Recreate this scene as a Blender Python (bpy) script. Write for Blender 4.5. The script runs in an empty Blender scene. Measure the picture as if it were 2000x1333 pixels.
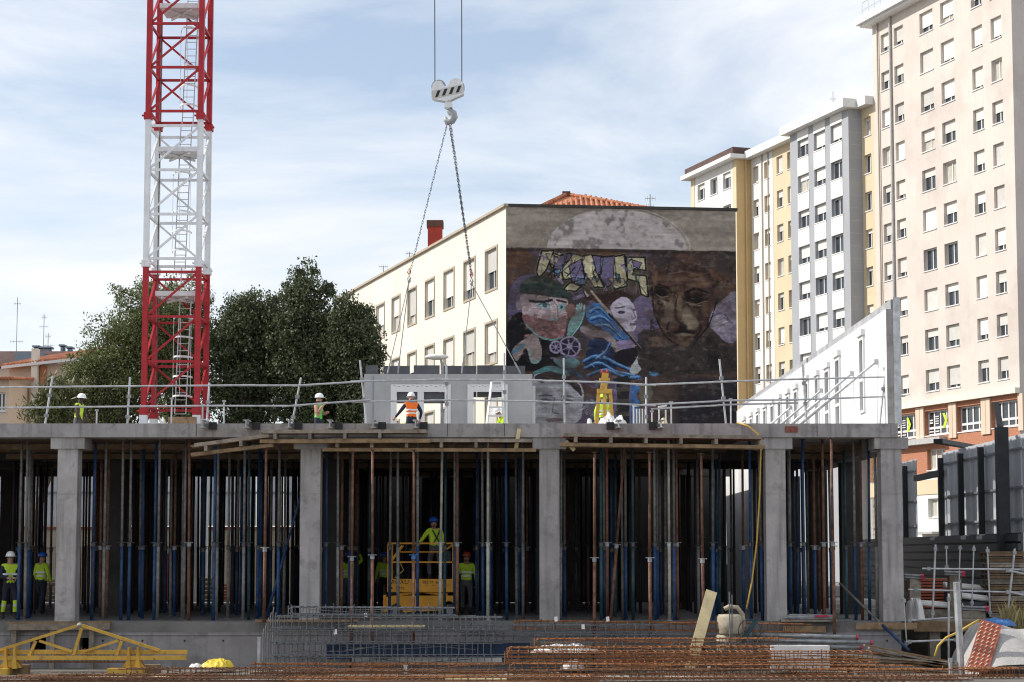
import bpy, bmesh, math, random
import numpy as np
from mathutils import Vector, Matrix
random.seed(11); rng = np.random.default_rng(11)
R = math.radians
sc = bpy.context.scene
# ------------------------------------------------------------ camera
F = 3667.0; CZ = 1.71
PITCH = math.atan(F / 45000.0); PPY = 1085 - F * math.tan(PITCH)   # row of the optical axis (the picture is a shifted crop)
cam_d = bpy.data.cameras.new('camera'); cam = bpy.data.objects.new('camera', cam_d)
sc.collection.objects.link(cam); sc.camera = cam
cam_d.sensor_width = 36; cam_d.lens = F / 2000 * 36; cam_d.clip_start = .5; cam_d.clip_end = 5000; cam_d.shift_y = (PPY - 666.5) / 2000
cam.location = (0, 0, CZ); cam.rotation_euler = (math.pi / 2 + PITCH, 0, 0)
# ------------------------------------------------------------ sky, sun, exposure
SUN_EL = R(38); SUN_AZ = (-1.0, .07)          # sun stands to the left, a touch behind the building front
w = bpy.data.worlds.new('World'); sc.world = w; w.use_nodes = True
nt = w.node_tree; nt.nodes.clear()
def N(nt, t, **kw):
    n = nt.nodes.new(t)
    for k, v in kw.items():
        if k.startswith('i_'): n.inputs[k[2:].replace('_', ' ')].default_value = v
        else: setattr(n, k, v)
    return n
sky = N(nt, 'ShaderNodeTexSky', sky_type='NISHITA', sun_disc=False, sun_elevation=SUN_EL,
        sun_rotation=math.atan2(SUN_AZ[0], SUN_AZ[1]), air_density=1.0, dust_density=.4, ozone_density=1.5)
tc = N(nt, 'ShaderNodeTexCoord')
mp = N(nt, 'ShaderNodeMapping'); mp.inputs['Scale'].default_value = (1.7, 1.7, 6.5); mp.inputs['Rotation'].default_value = (0, R(7), 0)
nz = N(nt, 'ShaderNodeTexNoise', i_Scale=1.6, i_Detail=9.0, i_Roughness=.56, i_Distortion=.35)
rp = N(nt, 'ShaderNodeValToRGB'); rp.color_ramp.elements[0].position = .34; rp.color_ramp.elements[1].position = .58
rp.color_ramp.elements[0].color = (.26, .26, .26, 1); rp.color_ramp.elements[1].color = (1, 1, 1, 1)
mx = N(nt, 'ShaderNodeMix', data_type='RGBA'); mx.inputs[7].default_value = (6.55, 6.75, 7.1, 1)
bg = N(nt, 'ShaderNodeBackground', i_Strength=.15); out = N(nt, 'ShaderNodeOutputWorld')
L = nt.links.new
L(tc.outputs['Generated'], mp.inputs[0]); L(mp.outputs[0], nz.inputs['Vector']); L(nz.outputs[0], rp.inputs[0])
L(rp.outputs[0], mx.inputs[0]); L(sky.outputs[0], mx.inputs[6]); L(mx.outputs[2], bg.inputs[0]); L(bg.outputs[0], out.inputs[0])
sun_d = bpy.data.lights.new('sun', 'SUN'); sun = bpy.data.objects.new('sun', sun_d); sc.collection.objects.link(sun)
sun_d.energy = 4.8; sun_d.angle = R(.53); sun_d.color = (1, .95, .88)
_h = math.hypot(*SUN_AZ)
SUN_DIR = Vector((SUN_AZ[0] / _h * math.cos(SUN_EL), SUN_AZ[1] / _h * math.cos(SUN_EL), math.sin(SUN_EL)))
sun.rotation_euler = SUN_DIR.to_track_quat('Z', 'Y').to_euler()
vs = sc.view_settings; vs.view_transform = 'Standard'; vs.look = 'None'; vs.gamma = 1; vs.use_curve_mapping = False
vs.exposure = 0.02
try:
    sc.cycles.use_denoising = True; sc.cycles.filter_width = 1.15; sc.cycles.max_bounces = 6; sc.cycles.diffuse_bounces = 3
except Exception: pass
# ------------------------------------------------------------ helpers
C = sc.collection
_c, _s = math.cos(PITCH), math.sin(PITCH)
def P(px, py, Y):
    """point of the photograph at the depth Y metres"""
    u = (px - 1000) / F; v = (PPY - py) / F
    k = Y / (_c - v * _s)
    return Vector((u * k, Y, CZ + k * (_s + v * _c)))
def X(px, Y): return P(px, 1085, Y).x
def Z(py, Y): return P(1000, py, Y).z
class MB:
    def __init__(s): s.v = []; s.f = []
    def add(s, vs, fs):
        b = len(s.v); s.v += [tuple(v) for v in vs]; s.f += [tuple(i + b for i in f) for f in fs]; return s
    def box(s, x0, x1, y0, y1, z0, z1):
        return s.add([(x0,y0,z0),(x1,y0,z0),(x1,y1,z0),(x0,y1,z0),(x0,y0,z1),(x1,y0,z1),(x1,y1,z1),(x0,y1,z1)],
                     [(0,3,2,1),(4,5,6,7),(0,1,5,4),(1,2,6,5),(2,3,7,6),(3,0,4,7)])
    def beam(s, p, q, w, h, up=(0,0,1)):
        p = Vector(p); q = Vector(q); d = (q - p).normalized(); u = Vector(up)
        if abs(d.dot(u)) > .99: u = Vector((0,1,0))
        a = d.cross(u).normalized(); b = a.cross(d).normalized(); a = a * w / 2; b = b * h / 2
        vs = [p-a-b, p+a-b, p+a+b, p-a+b, q-a-b, q+a-b, q+a+b, q-a+b]
        return s.add(vs, [(0,3,2,1),(4,5,6,7),(0,1,5,4),(1,2,6,5),(2,3,7,6),(3,0,4,7)][::1])
    def path(s, pts, r, n=6, closed=False, cap=True):
        pts = [Vector(p) for p in pts]; m = len(pts)
        if not isinstance(r, (list, tuple)): r = [r] * m
        d0 = (pts[1] - pts[0]).normalized(); u = Vector((0,0,1)) if abs(d0.z) < .95 else Vector((1,0,0))
        vs = []; fs = []
        for i, p in enumerate(pts):
            if closed: d = pts[(i+1) % m] - pts[i-1]
            else: d = pts[min(i+1, m-1)] - pts[max(i-1, 0)]
            if d.length < 1e-9: d = d0
            d.normalize(); a = d.cross(u)
            if a.length < 1e-4: a = d.cross(Vector((0,1,0)))
            a.normalize(); b = a.cross(d).normalized(); u = -b if False else b
            for k in range(n):
                t = 2 * math.pi * (k + .5) / n
                vs.append(p + (a * math.cos(t) + b * math.sin(t)) * r[i])
        for i in range(m if closed else m - 1):
            j = (i + 1) % m
            for k in range(n):
                l = (k + 1) % n
                fs.append((i*n+k, i*n+l, j*n+l, j*n+k))
        if cap and not closed:
            fs.append(tuple(range(n-1, -1, -1))); fs.append(tuple((m-1)*n + k for k in range(n)))
        return s.add(vs, fs)
    def tube(s, p, q, r, n=8, r2=None): return s.path([p, q], [r, r if r2 is None else r2], n)
    def prism(s, poly, ax, c0, c1):
        """extrude a 2-D polygon along axis ax ('x','y','z') from c0 to c1"""
        n = len(poly)
        def m(a, b, c): return {'y': (a, c, b), 'x': (c, a, b), 'z': (a, b, c)}[ax]
        vs = [m(a, b, c0) for a, b in poly] + [m(a, b, c1) for a, b in poly]
        fs = [tuple(range(n)), tuple(range(2*n-1, n-1, -1))] + [(i, i+n, (i+1) % n + n, (i+1) % n) for i in range(n)]
        return s.add(vs, fs)
    def quad(s, a, b, c, d): return s.add([a, b, c, d], [(0,1,2,3)])
    def ball(s, c, rx, ry, rz, nu=10, nv=7, jit=0):
        c = Vector(c); vs = [c + Vector((0,0,-rz))]
        for j in range(1, nv):
            t = -math.pi/2 + math.pi*j/nv
            for i in range(nu):
                q = 2*math.pi*i/nu; k = 1 + random.uniform(-jit, jit)
                vs.append(c + Vector((rx*math.cos(t)*math.cos(q), ry*math.cos(t)*math.sin(q), rz*math.sin(t))) * 1 * k if jit == 0 else c + Vector((rx*k*math.cos(t)*math.cos(q), ry*k*math.cos(t)*math.sin(q), rz*k*math.sin(t))))
        vs.append(c + Vector((0,0,rz))); fs = []
        for i in range(nu): fs.append((0, 1+(i+1) % nu, 1+i))
        for j in range(nv-2):
            for i in range(nu):
                a = 1+j*nu; fs.append((a+i, a+(i+1) % nu, a+nu+(i+1) % nu, a+nu+i))
        a = 1+(nv-2)*nu
        for i in range(nu): fs.append((a+i, a+(i+1) % nu, len(vs)-1))
        return s.add(vs, fs)
    def mesh(s, name, smooth=False):
        me = bpy.data.meshes.new(name); me.from_pydata(s.v, [], s.f)
        bm = bmesh.new(); bm.from_mesh(me); bmesh.ops.recalc_face_normals(bm, faces=bm.faces); bm.to_mesh(me); bm.free()
        if smooth:
            me.polygons.foreach_set('use_smooth', [True] * len(me.polygons)); me.update()
        return me
    def build(s, name, m, parent=None, smooth=False, loc=None):
        return link(name, s.mesh(name, smooth), m, parent, loc)
def link(name, me, m, parent=None, loc=None):
    if m is not None and not me.materials: me.materials.append(m)
    o = bpy.data.objects.new(name, me); C.objects.link(o)
    if parent is not None: o.parent = parent
    if loc is not None: o.location = loc
    return o
def tag(o, label=None, cat=None, group=None, kind=None):
    if label: o['label'] = label
    if cat: o['category'] = cat
    if group: o['group'] = group
    if kind: o['kind'] = kind
    return o
def thing(name, label, cat, loc=(0,0,0), group=None, rz=0):
    o = bpy.data.objects.new(name, None); C.objects.link(o); o.empty_display_size = .2
    o.location = loc; o.rotation_euler = (0, 0, rz)
    return tag(o, label, cat, group)
def copy_tree(o, parent=None):
    c = o.copy(); C.objects.link(c); c.parent = parent
    for ch in list(o.children): copy_tree(ch, c)
    return c
def parts(t, *items):
    for it in items: pass
ORD = ['first','second','third','fourth','fifth','sixth','seventh','eighth','ninth','tenth','eleventh','twelfth','thirteenth','fourteenth','fifteenth','sixteenth','seventeenth','eighteenth','nineteenth','twentieth']
# ------------------------------------------------------------ materials
def M(name, col, rough=.75, metal=0.0, var=.18, scale=4.0, bump=0.0, streak=0.0, streak_col=None, rand=0.0, spec=.4, patch=None, pscale=1.0, pmin=.55, pmax=.7):
    m = bpy.data.materials.new(name); m.use_nodes = True; nt = m.node_tree; L = nt.links.new
    b = nt.nodes['Principled BSDF']; b.inputs['Roughness'].default_value = rough; b.inputs['Metallic'].default_value = metal
    b.inputs['Specular IOR Level'].default_value = spec
    tc = N(nt, 'ShaderNodeTexCoord'); oi = N(nt, 'ShaderNodeObjectInfo')
    ad = N(nt, 'ShaderNodeVectorMath', operation='ADD'); sca = N(nt, 'ShaderNodeVectorMath', operation='SCALE')
    cmb = N(nt, 'ShaderNodeCombineXYZ'); 
    for k in range(3): L(oi.outputs['Random'], cmb.inputs[k])
    L(cmb.outputs[0], sca.inputs[0]); sca.inputs['Scale'].default_value = 37.0 if rand >= 0 else 0
    L(tc.outputs['Object'], ad.inputs[0]); L(sca.outputs[0], ad.inputs[1])
    nz = N(nt, 'ShaderNodeTexNoise', i_Scale=scale, i_Detail=6.0, i_Roughness=.62); L(ad.outputs[0], nz.inputs['Vector'])
    c0 = [max(0, c * (1 - var * 1.6)) for c in col]; c1 = [min(1, c * (1 + var * 1.4)) for c in col]
    r = N(nt, 'ShaderNodeValToRGB'); r.color_ramp.elements[0].position = .28; r.color_ramp.elements[1].position = .72
    r.color_ramp.elements[0].color = (*c0, 1); r.color_ramp.elements[1].color = (*c1, 1); L(nz.outputs[0], r.inputs[0])
    cur = r.outputs[0]
    def mix(fac, color, cur):
        x = N(nt, 'ShaderNodeMix', data_type='RGBA'); L(fac, x.inputs[0]); L(cur, x.inputs[6]); x.inputs[7].default_value = (*color, 1); return x.outputs[2]
    if streak:
        mp = N(nt, 'ShaderNodeMapping'); mp.inputs['Scale'].default_value = (5, 5, .35); L(ad.outputs[0], mp.inputs[0])
        n2 = N(nt, 'ShaderNodeTexNoise', i_Scale=1.3, i_Detail=5.0); L(mp.outputs[0], n2.inputs['Vector'])
        r2 = N(nt, 'ShaderNodeMapRange'); r2.inputs[1].default_value = .5; r2.inputs[2].default_value = .78; r2.inputs[4].default_value = streak; L(n2.outputs[0], r2.inputs[0])
        cur = mix(r2.outputs[0], streak_col or [c * .45 for c in col], cur)
    if patch:
        n3 = N(nt, 'ShaderNodeTexNoise', i_Scale=pscale, i_Detail=7.0, i_Roughness=.7); L(ad.outputs[0], n3.inputs['Vector'])
        r3 = N(nt, 'ShaderNodeMapRange'); r3.inputs[1].default_value = pmin; r3.inputs[2].default_value = pmax; L(n3.outputs[0], r3.inputs[0])
        cur = mix(r3.outputs[0], patch, cur)
    if rand > 0:
        hs = N(nt, 'ShaderNodeHueSaturation'); mr = N(nt, 'ShaderNodeMapRange'); mr.inputs[3].default_value = 1 - rand; mr.inputs[4].default_value = 1 + rand
        L(oi.outputs['Random'], mr.inputs[0]); L(mr.outputs[0], hs.inputs['Value']); L(cur, hs.inputs['Color']); cur = hs.outputs[0]
    L(cur, b.inputs['Base Color'])
    if bump:
        bp = N(nt, 'ShaderNodeBump'); bp.inputs['Strength'].default_value = bump; bp.inputs['Distance'].default_value = .02
        n4 = N(nt, 'ShaderNodeTexNoise', i_Scale=scale * 6, i_Detail=5.0); L(ad.outputs[0], n4.inputs['Vector'])
        L(n4.outputs[0], bp.inputs['Height']); L(bp.outputs[0], b.inputs['Normal'])
    return m
K = {}
K['concrete'] = M('concrete', (.35,.332,.325), .85, var=.16, scale=1.2, bump=.3, streak=.75, streak_col=(.13,.12,.115), rand=.08, patch=(.19,.175,.165), pscale=2.2, pmin=.53, pmax=.72)
K['concrete_light'] = M('concrete_light', (.40,.395,.40), .85, var=.10, scale=.9, bump=.15, streak=.2, rand=.03)
K['concrete_dark'] = M('concrete_dark', (.055,.052,.05), .9, var=.18, scale=1.0, bump=.3, streak=.5, patch=(.03,.028,.027), pscale=.6)  # interior shade put into the colour; joints and gable cap share it
K['floor'] = M('floor_concrete', (.17,.165,.16), .85, var=.25, scale=.8, bump=.2, patch=(.09,.085,.08), pscale=.5)
K['white_precast'] = M('white_precast', (.66,.66,.655), .8, var=.09, scale=.8, bump=.08, streak=.3, streak_col=(.55,.54,.525))
K['insul'] = M('dark_insulation', (.10,.105,.115), .9, var=.15, scale=3, bump=.2, rand=.12)
K['insul_grey'] = M('grey_edge', (.33,.335,.345), .9, var=.2, scale=2, bump=.2)
K['red'] = M('crane_red', (.40,.016,.024), .55, var=.14, scale=2.5, streak=.4, streak_col=(.24,.014,.018), patch=(.20,.05,.035), pscale=5, pmin=.63, pmax=.72)
K['white'] = M('crane_white', (.74,.75,.76), .55, var=.07, scale=2, streak=.35, streak_col=(.46,.43,.40), patch=(.45,.40,.35), pscale=6, pmin=.64, pmax=.73)
K['galv'] = M('galvanised_steel', (.46,.47,.48), .42, .55, var=.2, scale=5, rand=.1)
K['galv_dull'] = M('dull_galvanised', (.30,.31,.32), .55, .35, var=.25, scale=6, rand=.1)
K['blue'] = M('prop_blue', (.018,.055,.145), .55, var=.35, scale=5, patch=(.12,.085,.065), pscale=5, pmin=.56, pmax=.72, rand=.3)
K['teal'] = M('prop_teal', (.024,.07,.088), .55, var=.35, scale=5, patch=(.13,.10,.08), pscale=5, pmin=.55, pmax=.72, rand=.3)
K['rust'] = M('prop_rust', (.155,.075,.048), .8, var=.4, scale=6, patch=(.25,.20,.17), pscale=7, pmin=.6, pmax=.75, rand=.25)
K['prop_grey'] = M('prop_grey', (.19,.185,.18), .65, .2, var=.3, scale=7, patch=(.12,.075,.05), pscale=6, pmin=.55, pmax=.7, rand=.25)
K['prop_pale'] = M('prop_pale', (.40,.385,.34), .7, .1, var=.25, scale=7, rand=.15)
K['wood'] = M('board_wood', (.27,.18,.10), .8, var=.3, scale=5, bump=.2, patch=(.20,.16,.125), pscale=2, rand=.25)
K['wood_pale'] = M('pale_wood', (.62,.52,.30), .75, var=.12, scale=4, bump=.1, rand=.1)
K['wood_grey'] = M('weathered_wood', (.23,.195,.155), .85, var=.3, scale=5, bump=.2, rand=.25)
K['wood_red'] = M('red_edge_board', (.22,.06,.045), .75, var=.4, scale=5, patch=(.25,.17,.11), pscale=3, rand=.2)
K['rebar_grey'] = M('grey_rebar', (.15,.16,.172), .5, .35, var=.3, scale=8, rand=.15)
K['rebar_rust'] = M('rusty_rebar', (.27,.115,.046), .8, .1, var=.4, scale=9, patch=(.12,.06,.035), pscale=4, rand=.2)
K['rebar_dark'] = M('dark_rusty_rebar', (.19,.095,.052), .8, .1, var=.4, scale=9, rand=.2)
K['yellow'] = M('yellow_paint', (.55,.34,.055), .55, var=.2, scale=4, patch=(.24,.14,.07), pscale=4, pmin=.55, pmax=.68, streak=.3)
K['lift'] = M('lift_orange', (.68,.31,.02), .5, var=.12, scale=3, patch=(.25,.13,.03), pscale=3, pmin=.62, pmax=.74)
K['black'] = M('black_paint', (.016,.017,.02), .55, var=.3, scale=4)
K['rubber'] = M('rubber', (.06,.06,.062), .85, var=.2)
K['tarp_white'] = M('white_sheet', (.72,.71,.69), .7, var=.1, scale=3, bump=.2)
K['tarp_yellow'] = M('yellow_sheet', (.80,.60,.06), .5, var=.1, scale=4, bump=.2)
K['tarp_blue'] = M('blue_sheet', (.045,.15,.38), .5, var=.12, scale=4)
K['geotextile'] = M('pale_geotextile', (.40,.38,.365), .9, var=.2, scale=30, bump=.5)
K['dirt'] = M('site_dirt', (.16,.145,.125), .95, var=.3, scale=1.2, bump=.8, patch=(.42,.41,.39), pscale=.6, pmin=.56, pmax=.66)
K['asphalt'] = M('asphalt', (.07,.07,.07), .9, var=.2, scale=2)
K['beige'] = M('beige_render', (.72,.66,.565), .9, var=.05, scale=.5, bump=.08, streak=.28, streak_col=(.54,.475,.385))
K['tower'] = M('pinkish_render', (.60,.54,.485), .9, var=.05, scale=.25, bump=.05, streak=.38, streak_col=(.44,.375,.335), patch=(.50,.435,.395), pscale=.18, pmin=.5, pmax=.68)
K['ochre'] = M('ochre_cladding', (.56,.40,.20), .85, var=.06, scale=.4, streak=.1)
K['sand'] = M('sand_cladding', (.60,.50,.34), .85, var=.05, scale=.4, streak=.08)
K['whitewall'] = M('white_render', (.66,.65,.625), .9, var=.04, scale=.4, streak=.08, streak_col=(.6,.58,.55))
K['greyclad'] = M('grey_cladding', (.33,.34,.36), .7, var=.05, scale=.4)
K['brick'] = M('orange_brickwork', (.42,.185,.11), .9, var=.16, scale=9, bump=.2)
K['peach'] = M('peach_render', (.64,.50,.385), .9, var=.05, scale=.5, streak=.1)
K['tile'] = M('clay_tile', (.42,.16,.08), .85, var=.3, scale=2.5, bump=.2, rand=.1)
K['roofbrown'] = M('brown_roof', (.10,.062,.055), .9, var=.2, scale=1.5)
K['bluegrey'] = M('bluegrey_panel', (.20,.235,.28), .7, var=.08, scale=.5)
K['trim'] = M('white_trim', (.68,.68,.67), .6, var=.03)
K['trim_grey'] = M('grey_trim', (.42,.41,.40), .7, var=.1)
K['shutter'] = M('roller_shutter', (.62,.60,.56), .6, var=.06, scale=2, rand=.22)
K['frame_tan'] = M('tan_frame', (.40,.34,.26), .8, var=.08)
K['glass'] = M('window_glass', (.035,.042,.05), .06, var=.3, scale=.7, spec=.6)
K['curtain'] = M('curtain', (.45,.42,.36), .9, var=.1, scale=3)
K['sheet'] = M('hoarding_sheet', (.52,.54,.57), .42, .15, var=.07, scale=1.2, streak=.15, rand=.05)
K['darksheet'] = M('dark_corrugated', (.055,.062,.072), .5, .2, var=.15, scale=2)
K['chimred'] = M('chimney_red', (.36,.045,.03), .8, var=.12, scale=2, streak=.3, streak_col=(.2,.03,.025))
K['chimtop'] = M('chimney_top', (.12,.06,.045), .9)
K['chain'] = M('chain_steel', (.10,.10,.105), .45, .6, var=.2)
K['cable'] = M('wire_rope', (.07,.07,.075), .6, .3)
K['chainred'] = M('red_shackle', (.45,.06,.03), .5)
K['hookgrey'] = M('hook_grey', (.33,.34,.35), .5, .3)
K['hose'] = M('yellow_hose', (.50,.34,.07), .6, var=.1)
K['pump'] = M('dusty_pump', (.42,.37,.28), .85, var=.2, scale=6, patch=(.25,.17,.10), pscale=5)
K['magenta'] = M('red_plastic', (.50,.035,.09), .5, var=.2)
K['brickred'] = M('red_perforated', (.36,.10,.06), .9, var=.2, scale=8)
K['navy'] = M('navy_cloth', (.018,.022,.040), .9, var=.2, scale=10)
K['skin'] = M('skin', (.40,.23,.16), .6, var=.06)
K['skin_dark'] = M('dark_skin', (.05,.03,.022), .6, var=.06)
K['hiviz'] = M('hi_vis_yellow', (.52,.74,.04), .7, var=.08, scale=8)
K['hiorange'] = M('hi_vis_orange', (.90,.17,.015), .7, var=.06, scale=8)
K['green'] = M('bright_green_cloth', (.12,.62,.09), .8, var=.08, scale=8)
K['reflect'] = M('reflective_band', (.68,.68,.66), .4, .1, var=.05)
K['greytrouser'] = M('grey_trousers', (.10,.10,.11), .9, var=.2, scale=9)
K['boots'] = M('boots', (.03,.025,.02), .8)
K['hwhite'] = M('white_helmet', (.80,.80,.80), .35, var=.03)
K['hblue'] = M('blue_helmet', (.02,.10,.50), .35, var=.05)
K['hred'] = M('red_helmet', (.35,.06,.03), .35, var=.05)
K['hair'] = M('hair', (.03,.02,.015), .8)
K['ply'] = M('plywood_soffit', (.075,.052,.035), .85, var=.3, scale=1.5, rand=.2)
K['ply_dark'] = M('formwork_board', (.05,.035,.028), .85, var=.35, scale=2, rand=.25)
K['wood_dark'] = M('dark_bearer', (.15,.10,.06), .85, var=.3, scale=3, rand=.25)
K['bark'] = M('bark', (.09,.072,.055), .95, var=.3, scale=6, bump=.4)
def leafmat(name, c0, c1, rough=.45):
    m = bpy.data.materials.new(name); m.use_nodes = True; nt = m.node_tree; L = nt.links.new
    b = nt.nodes['Principled BSDF']; b.inputs['Roughness'].default_value = rough; b.inputs['Specular IOR Level'].default_value = .35
    g = N(nt, 'ShaderNodeNewGeometry'); r = N(nt, 'ShaderNodeValToRGB')
    r.color_ramp.elements[0].color = (*c0, 1); r.color_ramp.elements[1].color = (*c1, 1)
    L(g.outputs['Random Per Island'], r.inputs[0]); L(r.outputs[0], b.inputs['Base Color'])
    t = N(nt, 'ShaderNodeBsdfTranslucent'); L(r.outputs[0], t.inputs[0]); a = N(nt, 'ShaderNodeMixShader'); a.inputs[0].default_value = .22
    L(b.outputs[0], a.inputs[1]); L(t.outputs[0], a.inputs[2]); L(a.outputs[0], nt.nodes['Material Output'].inputs[0])
    return m
K['leaf_olive'] = leafmat('olive_leaf', (.05,.072,.022), (.22,.245,.095), .55)
K['leaf_dark'] = leafmat('dark_leaf', (.022,.038,.016), (.15,.175,.085), .55)
K['leaf_strap'] = leafmat('strap_leaf', (.05,.08,.025), (.16,.15,.06))
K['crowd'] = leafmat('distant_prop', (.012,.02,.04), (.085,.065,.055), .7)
K['navy_panel'] = M('navy_panel', (.014,.035,.085), .6, var=.25, scale=3)
K['site_beige'] = M('dull_beige', (.36,.31,.235), .9, var=.12, scale=.6, streak=.3)
K['basement'] = M('basement_concrete', (.26,.247,.25), .9, var=.2, scale=1.0, bump=.35, streak=.6, streak_col=(.11,.105,.10), patch=(.12,.115,.11), pscale=1.1, pmin=.52, pmax=.7)
K['straw'] = leafmat('dry_grass', (.25,.20,.08), (.35,.30,.14))

def clear_glass():
    m = bpy.data.materials.new('clear_glass'); m.use_nodes = True; nt = m.node_tree; b = nt.nodes['Principled BSDF']
    b.inputs['Base Color'].default_value = (.05,.07,.10,1); b.inputs['Roughness'].default_value = .05
    t = N(nt, 'ShaderNodeBsdfTransparent'); t.inputs[0].default_value = (.85,.9,.95,1); a = N(nt, 'ShaderNodeMixShader'); a.inputs[0].default_value = .35
    nt.links.new(t.outputs[0], a.inputs[1]); nt.links.new(b.outputs[0], a.inputs[2]); nt.links.new(a.outputs[0], nt.nodes['Material Output'].inputs[0]); return m
K['clear'] = clear_glass()
# ============================================================ ground
g = MB()
prof = [(-60, -1.2), (30, -1.2), (53, -1.2), (53.4, -.25), (90, -.25), (400, -.25), (3000, -.25)]
xs = [-3000, -200, -40, 0, 40, 200, 3000]
for i, (yy, zz) in enumerate(prof):
    for x in xs: g.v.append((x, yy, zz))
nx = len(xs)
for i in range(len(prof)-1):
    for j in range(nx-1): g.f.append((i*nx+j, i*nx+j+1, (i+1)*nx+j+1, (i+1)*nx+j))
tag(g.build('ground', K['dirt']), kind='structure')
rd = MB().box(-60, 200, 88, 119, -.26, -.2)
tag(rd.build('road', K['asphalt']), kind='structure')
# ============================================================ concrete frame building under construction
FY = 48.9; SB, ST = 4.78, 5.14; XR = 10.07; XL = -34.0
bld = thing('concrete_building', 'unfinished grey concrete frame building standing on a forest of steel props', 'building', (0, FY, 0))
def bp(mb, name, m, **k):
    o = mb.build(name, m, bld, **k); o.location = (0, -FY, 0); return o
bp(MB().box(XL, XR, FY, 69.5, -.28, 0), 'floor_slab', K['floor'])
bw = MB()
# basement wall with two dark openings
ops = [(X(62, FY), X(93, FY)), (X(158, FY), X(186, FY))]
zb0, zb1 = Z(1270, FY), Z(1246, FY)
e = [XL] + [v for o_ in ops for v in o_] + [XR]
for i in range(0, len(e), 2): bw.box(e[i], e[i+1], FY + .002, FY + .45, -1.25, -.28)
for a, b in ops:
    bw.box(a, b, FY + .002, FY + .45, zb1, -.28); bw.box(a, b, FY + .002, FY + .45, -1.25, zb0)
bp(bw, 'basement_wall', K['basement'])
for px_ in (204, 281, 363, 438, 1730, 1762):
    th = MB().tube((X(px_, FY), FY - .004, Z(1252, FY)), (X(px_, FY), FY + .1, Z(1252, FY)), .028, 10); bp(th, 'tie_hole', K['black'])
bp(MB().box(XL, XR, FY-.006, FY+.01, -.372, -.36), 'pour_joint', K['concrete_dark'])
# upper slab: cells around a stair void
xsl = [XL, -15.2, -10.4, 6.1, 7.75, XR]; ysl = [FY, 61.5, 66.4, 69.5]
us = MB()
us.box(XL, XR, FY, 61.5, SB, ST); us.box(XL, 6.1, 61.5, 68.2, SB, ST); us.box(7.95, XR, 61.5, 68.2, SB, ST)
us.box(4.0, XR + .2, 70.5, 84.5, SB, ST)
bp(us, 'upper_slab', K['concrete'])
eb = MB()   # edge joints and a beam line under the slab
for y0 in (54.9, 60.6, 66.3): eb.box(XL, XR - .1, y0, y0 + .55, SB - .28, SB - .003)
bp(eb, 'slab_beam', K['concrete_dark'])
bp(MB().box(9.5, XR-.004, FY+.62, 61.5, SB-.36, SB-.004), 'edge_beam', K['concrete'])
COLPX = [133, 607, 1073, 1514, 1740]
colx = [X(p, 49.25) for p in COLPX] + [X(-330, 49.25)]
for row, yy in enumerate((49.25, 55.2, 60.9, 66.6)):
    for i, cx in enumerate(colx):
        if i == 3 and row in (1, 2): continue
        wd = .26 if i != 4 else .27
        c = MB(); zt = SB - .30 if row == 0 else SB - .285
        c.prism([(cx-wd, yy-.25), (cx+wd, yy-.25), (cx+wd, yy+.27), (cx-wd, yy+.27)], 'z', .002, zt)
        co = bp(c, 'column', K['concrete'] if row == 0 else K['concrete_dark'])  # inner rows take the darkened copy, shade put into their colour
        if row == 0:
            bx = MB(); bx.box(cx-.44, cx+.44, yy-.30, yy+.6, zt + .002, SB - .002); bx.build('capital', K['concrete'], co); bx = MB()
            bx.box(cx-wd-.006, cx+wd+.006, yy-.256, yy+.276, zt - 1.18, zt - 1.165)
            o = bx.build('pour_joint', K['concrete'], co)
# deeper walls and the white lit wall at the stair void
cw = MB().box(-5.3, 9.95, 69.05, 69.3, 0, SB); bp(cw, 'core_wall', K['concrete_dark'])  # rear wall coloured near black so the bays read as deep shade
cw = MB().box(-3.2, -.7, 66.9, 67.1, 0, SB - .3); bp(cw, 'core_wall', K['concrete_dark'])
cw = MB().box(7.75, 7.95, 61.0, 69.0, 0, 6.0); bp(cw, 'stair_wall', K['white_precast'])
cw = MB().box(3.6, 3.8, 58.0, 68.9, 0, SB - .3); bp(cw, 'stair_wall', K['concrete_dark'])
for (a_, b_, y_) in ((218,250,57.5),(262,292,59.5),(336,362,60.5),(640,668,62.5),(1100,1135,58.5),(1330,1352,60),(1590,1606,60)):
    f_ = thing('formwork_stack', 'dark vertical formwork boards standing among the props at about %s across' % {218:'one eighth',262:'one seventh',336:'one sixth',640:'one third',1100:'just over half',1330:'two thirds',1590:'four fifths'}[a_], 'boards', (X(a_,y_), y_, 0), 'dark formwork boards under the slab')
    w_ = X(b_,y_)-X(a_,y_); n_ = max(2, int(w_/.14))
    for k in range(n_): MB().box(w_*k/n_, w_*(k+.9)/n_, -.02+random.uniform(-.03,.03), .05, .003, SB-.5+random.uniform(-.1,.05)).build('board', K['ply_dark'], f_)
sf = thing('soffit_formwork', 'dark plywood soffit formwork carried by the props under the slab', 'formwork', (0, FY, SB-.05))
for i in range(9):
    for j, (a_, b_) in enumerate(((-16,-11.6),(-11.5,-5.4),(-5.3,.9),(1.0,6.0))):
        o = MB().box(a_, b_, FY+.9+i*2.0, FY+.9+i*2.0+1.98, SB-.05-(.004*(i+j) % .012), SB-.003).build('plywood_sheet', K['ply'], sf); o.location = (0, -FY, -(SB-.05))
# slab edge joints
for p in (380, 873, 985, 1599):
    j = MB().box(X(p, FY) - .008, X(p, FY) + .008, FY - .004, FY + .01, SB + .02, ST - .01); bp(j, 'edge_joint', K['concrete_dark'])
rp_ = MB().box(X(1536, FY), X(1561, FY), FY - .02, FY + .01, Z(845, FY), Z(833, FY)); bp(rp_, 'patch_plate', K['wood_red'])
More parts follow.
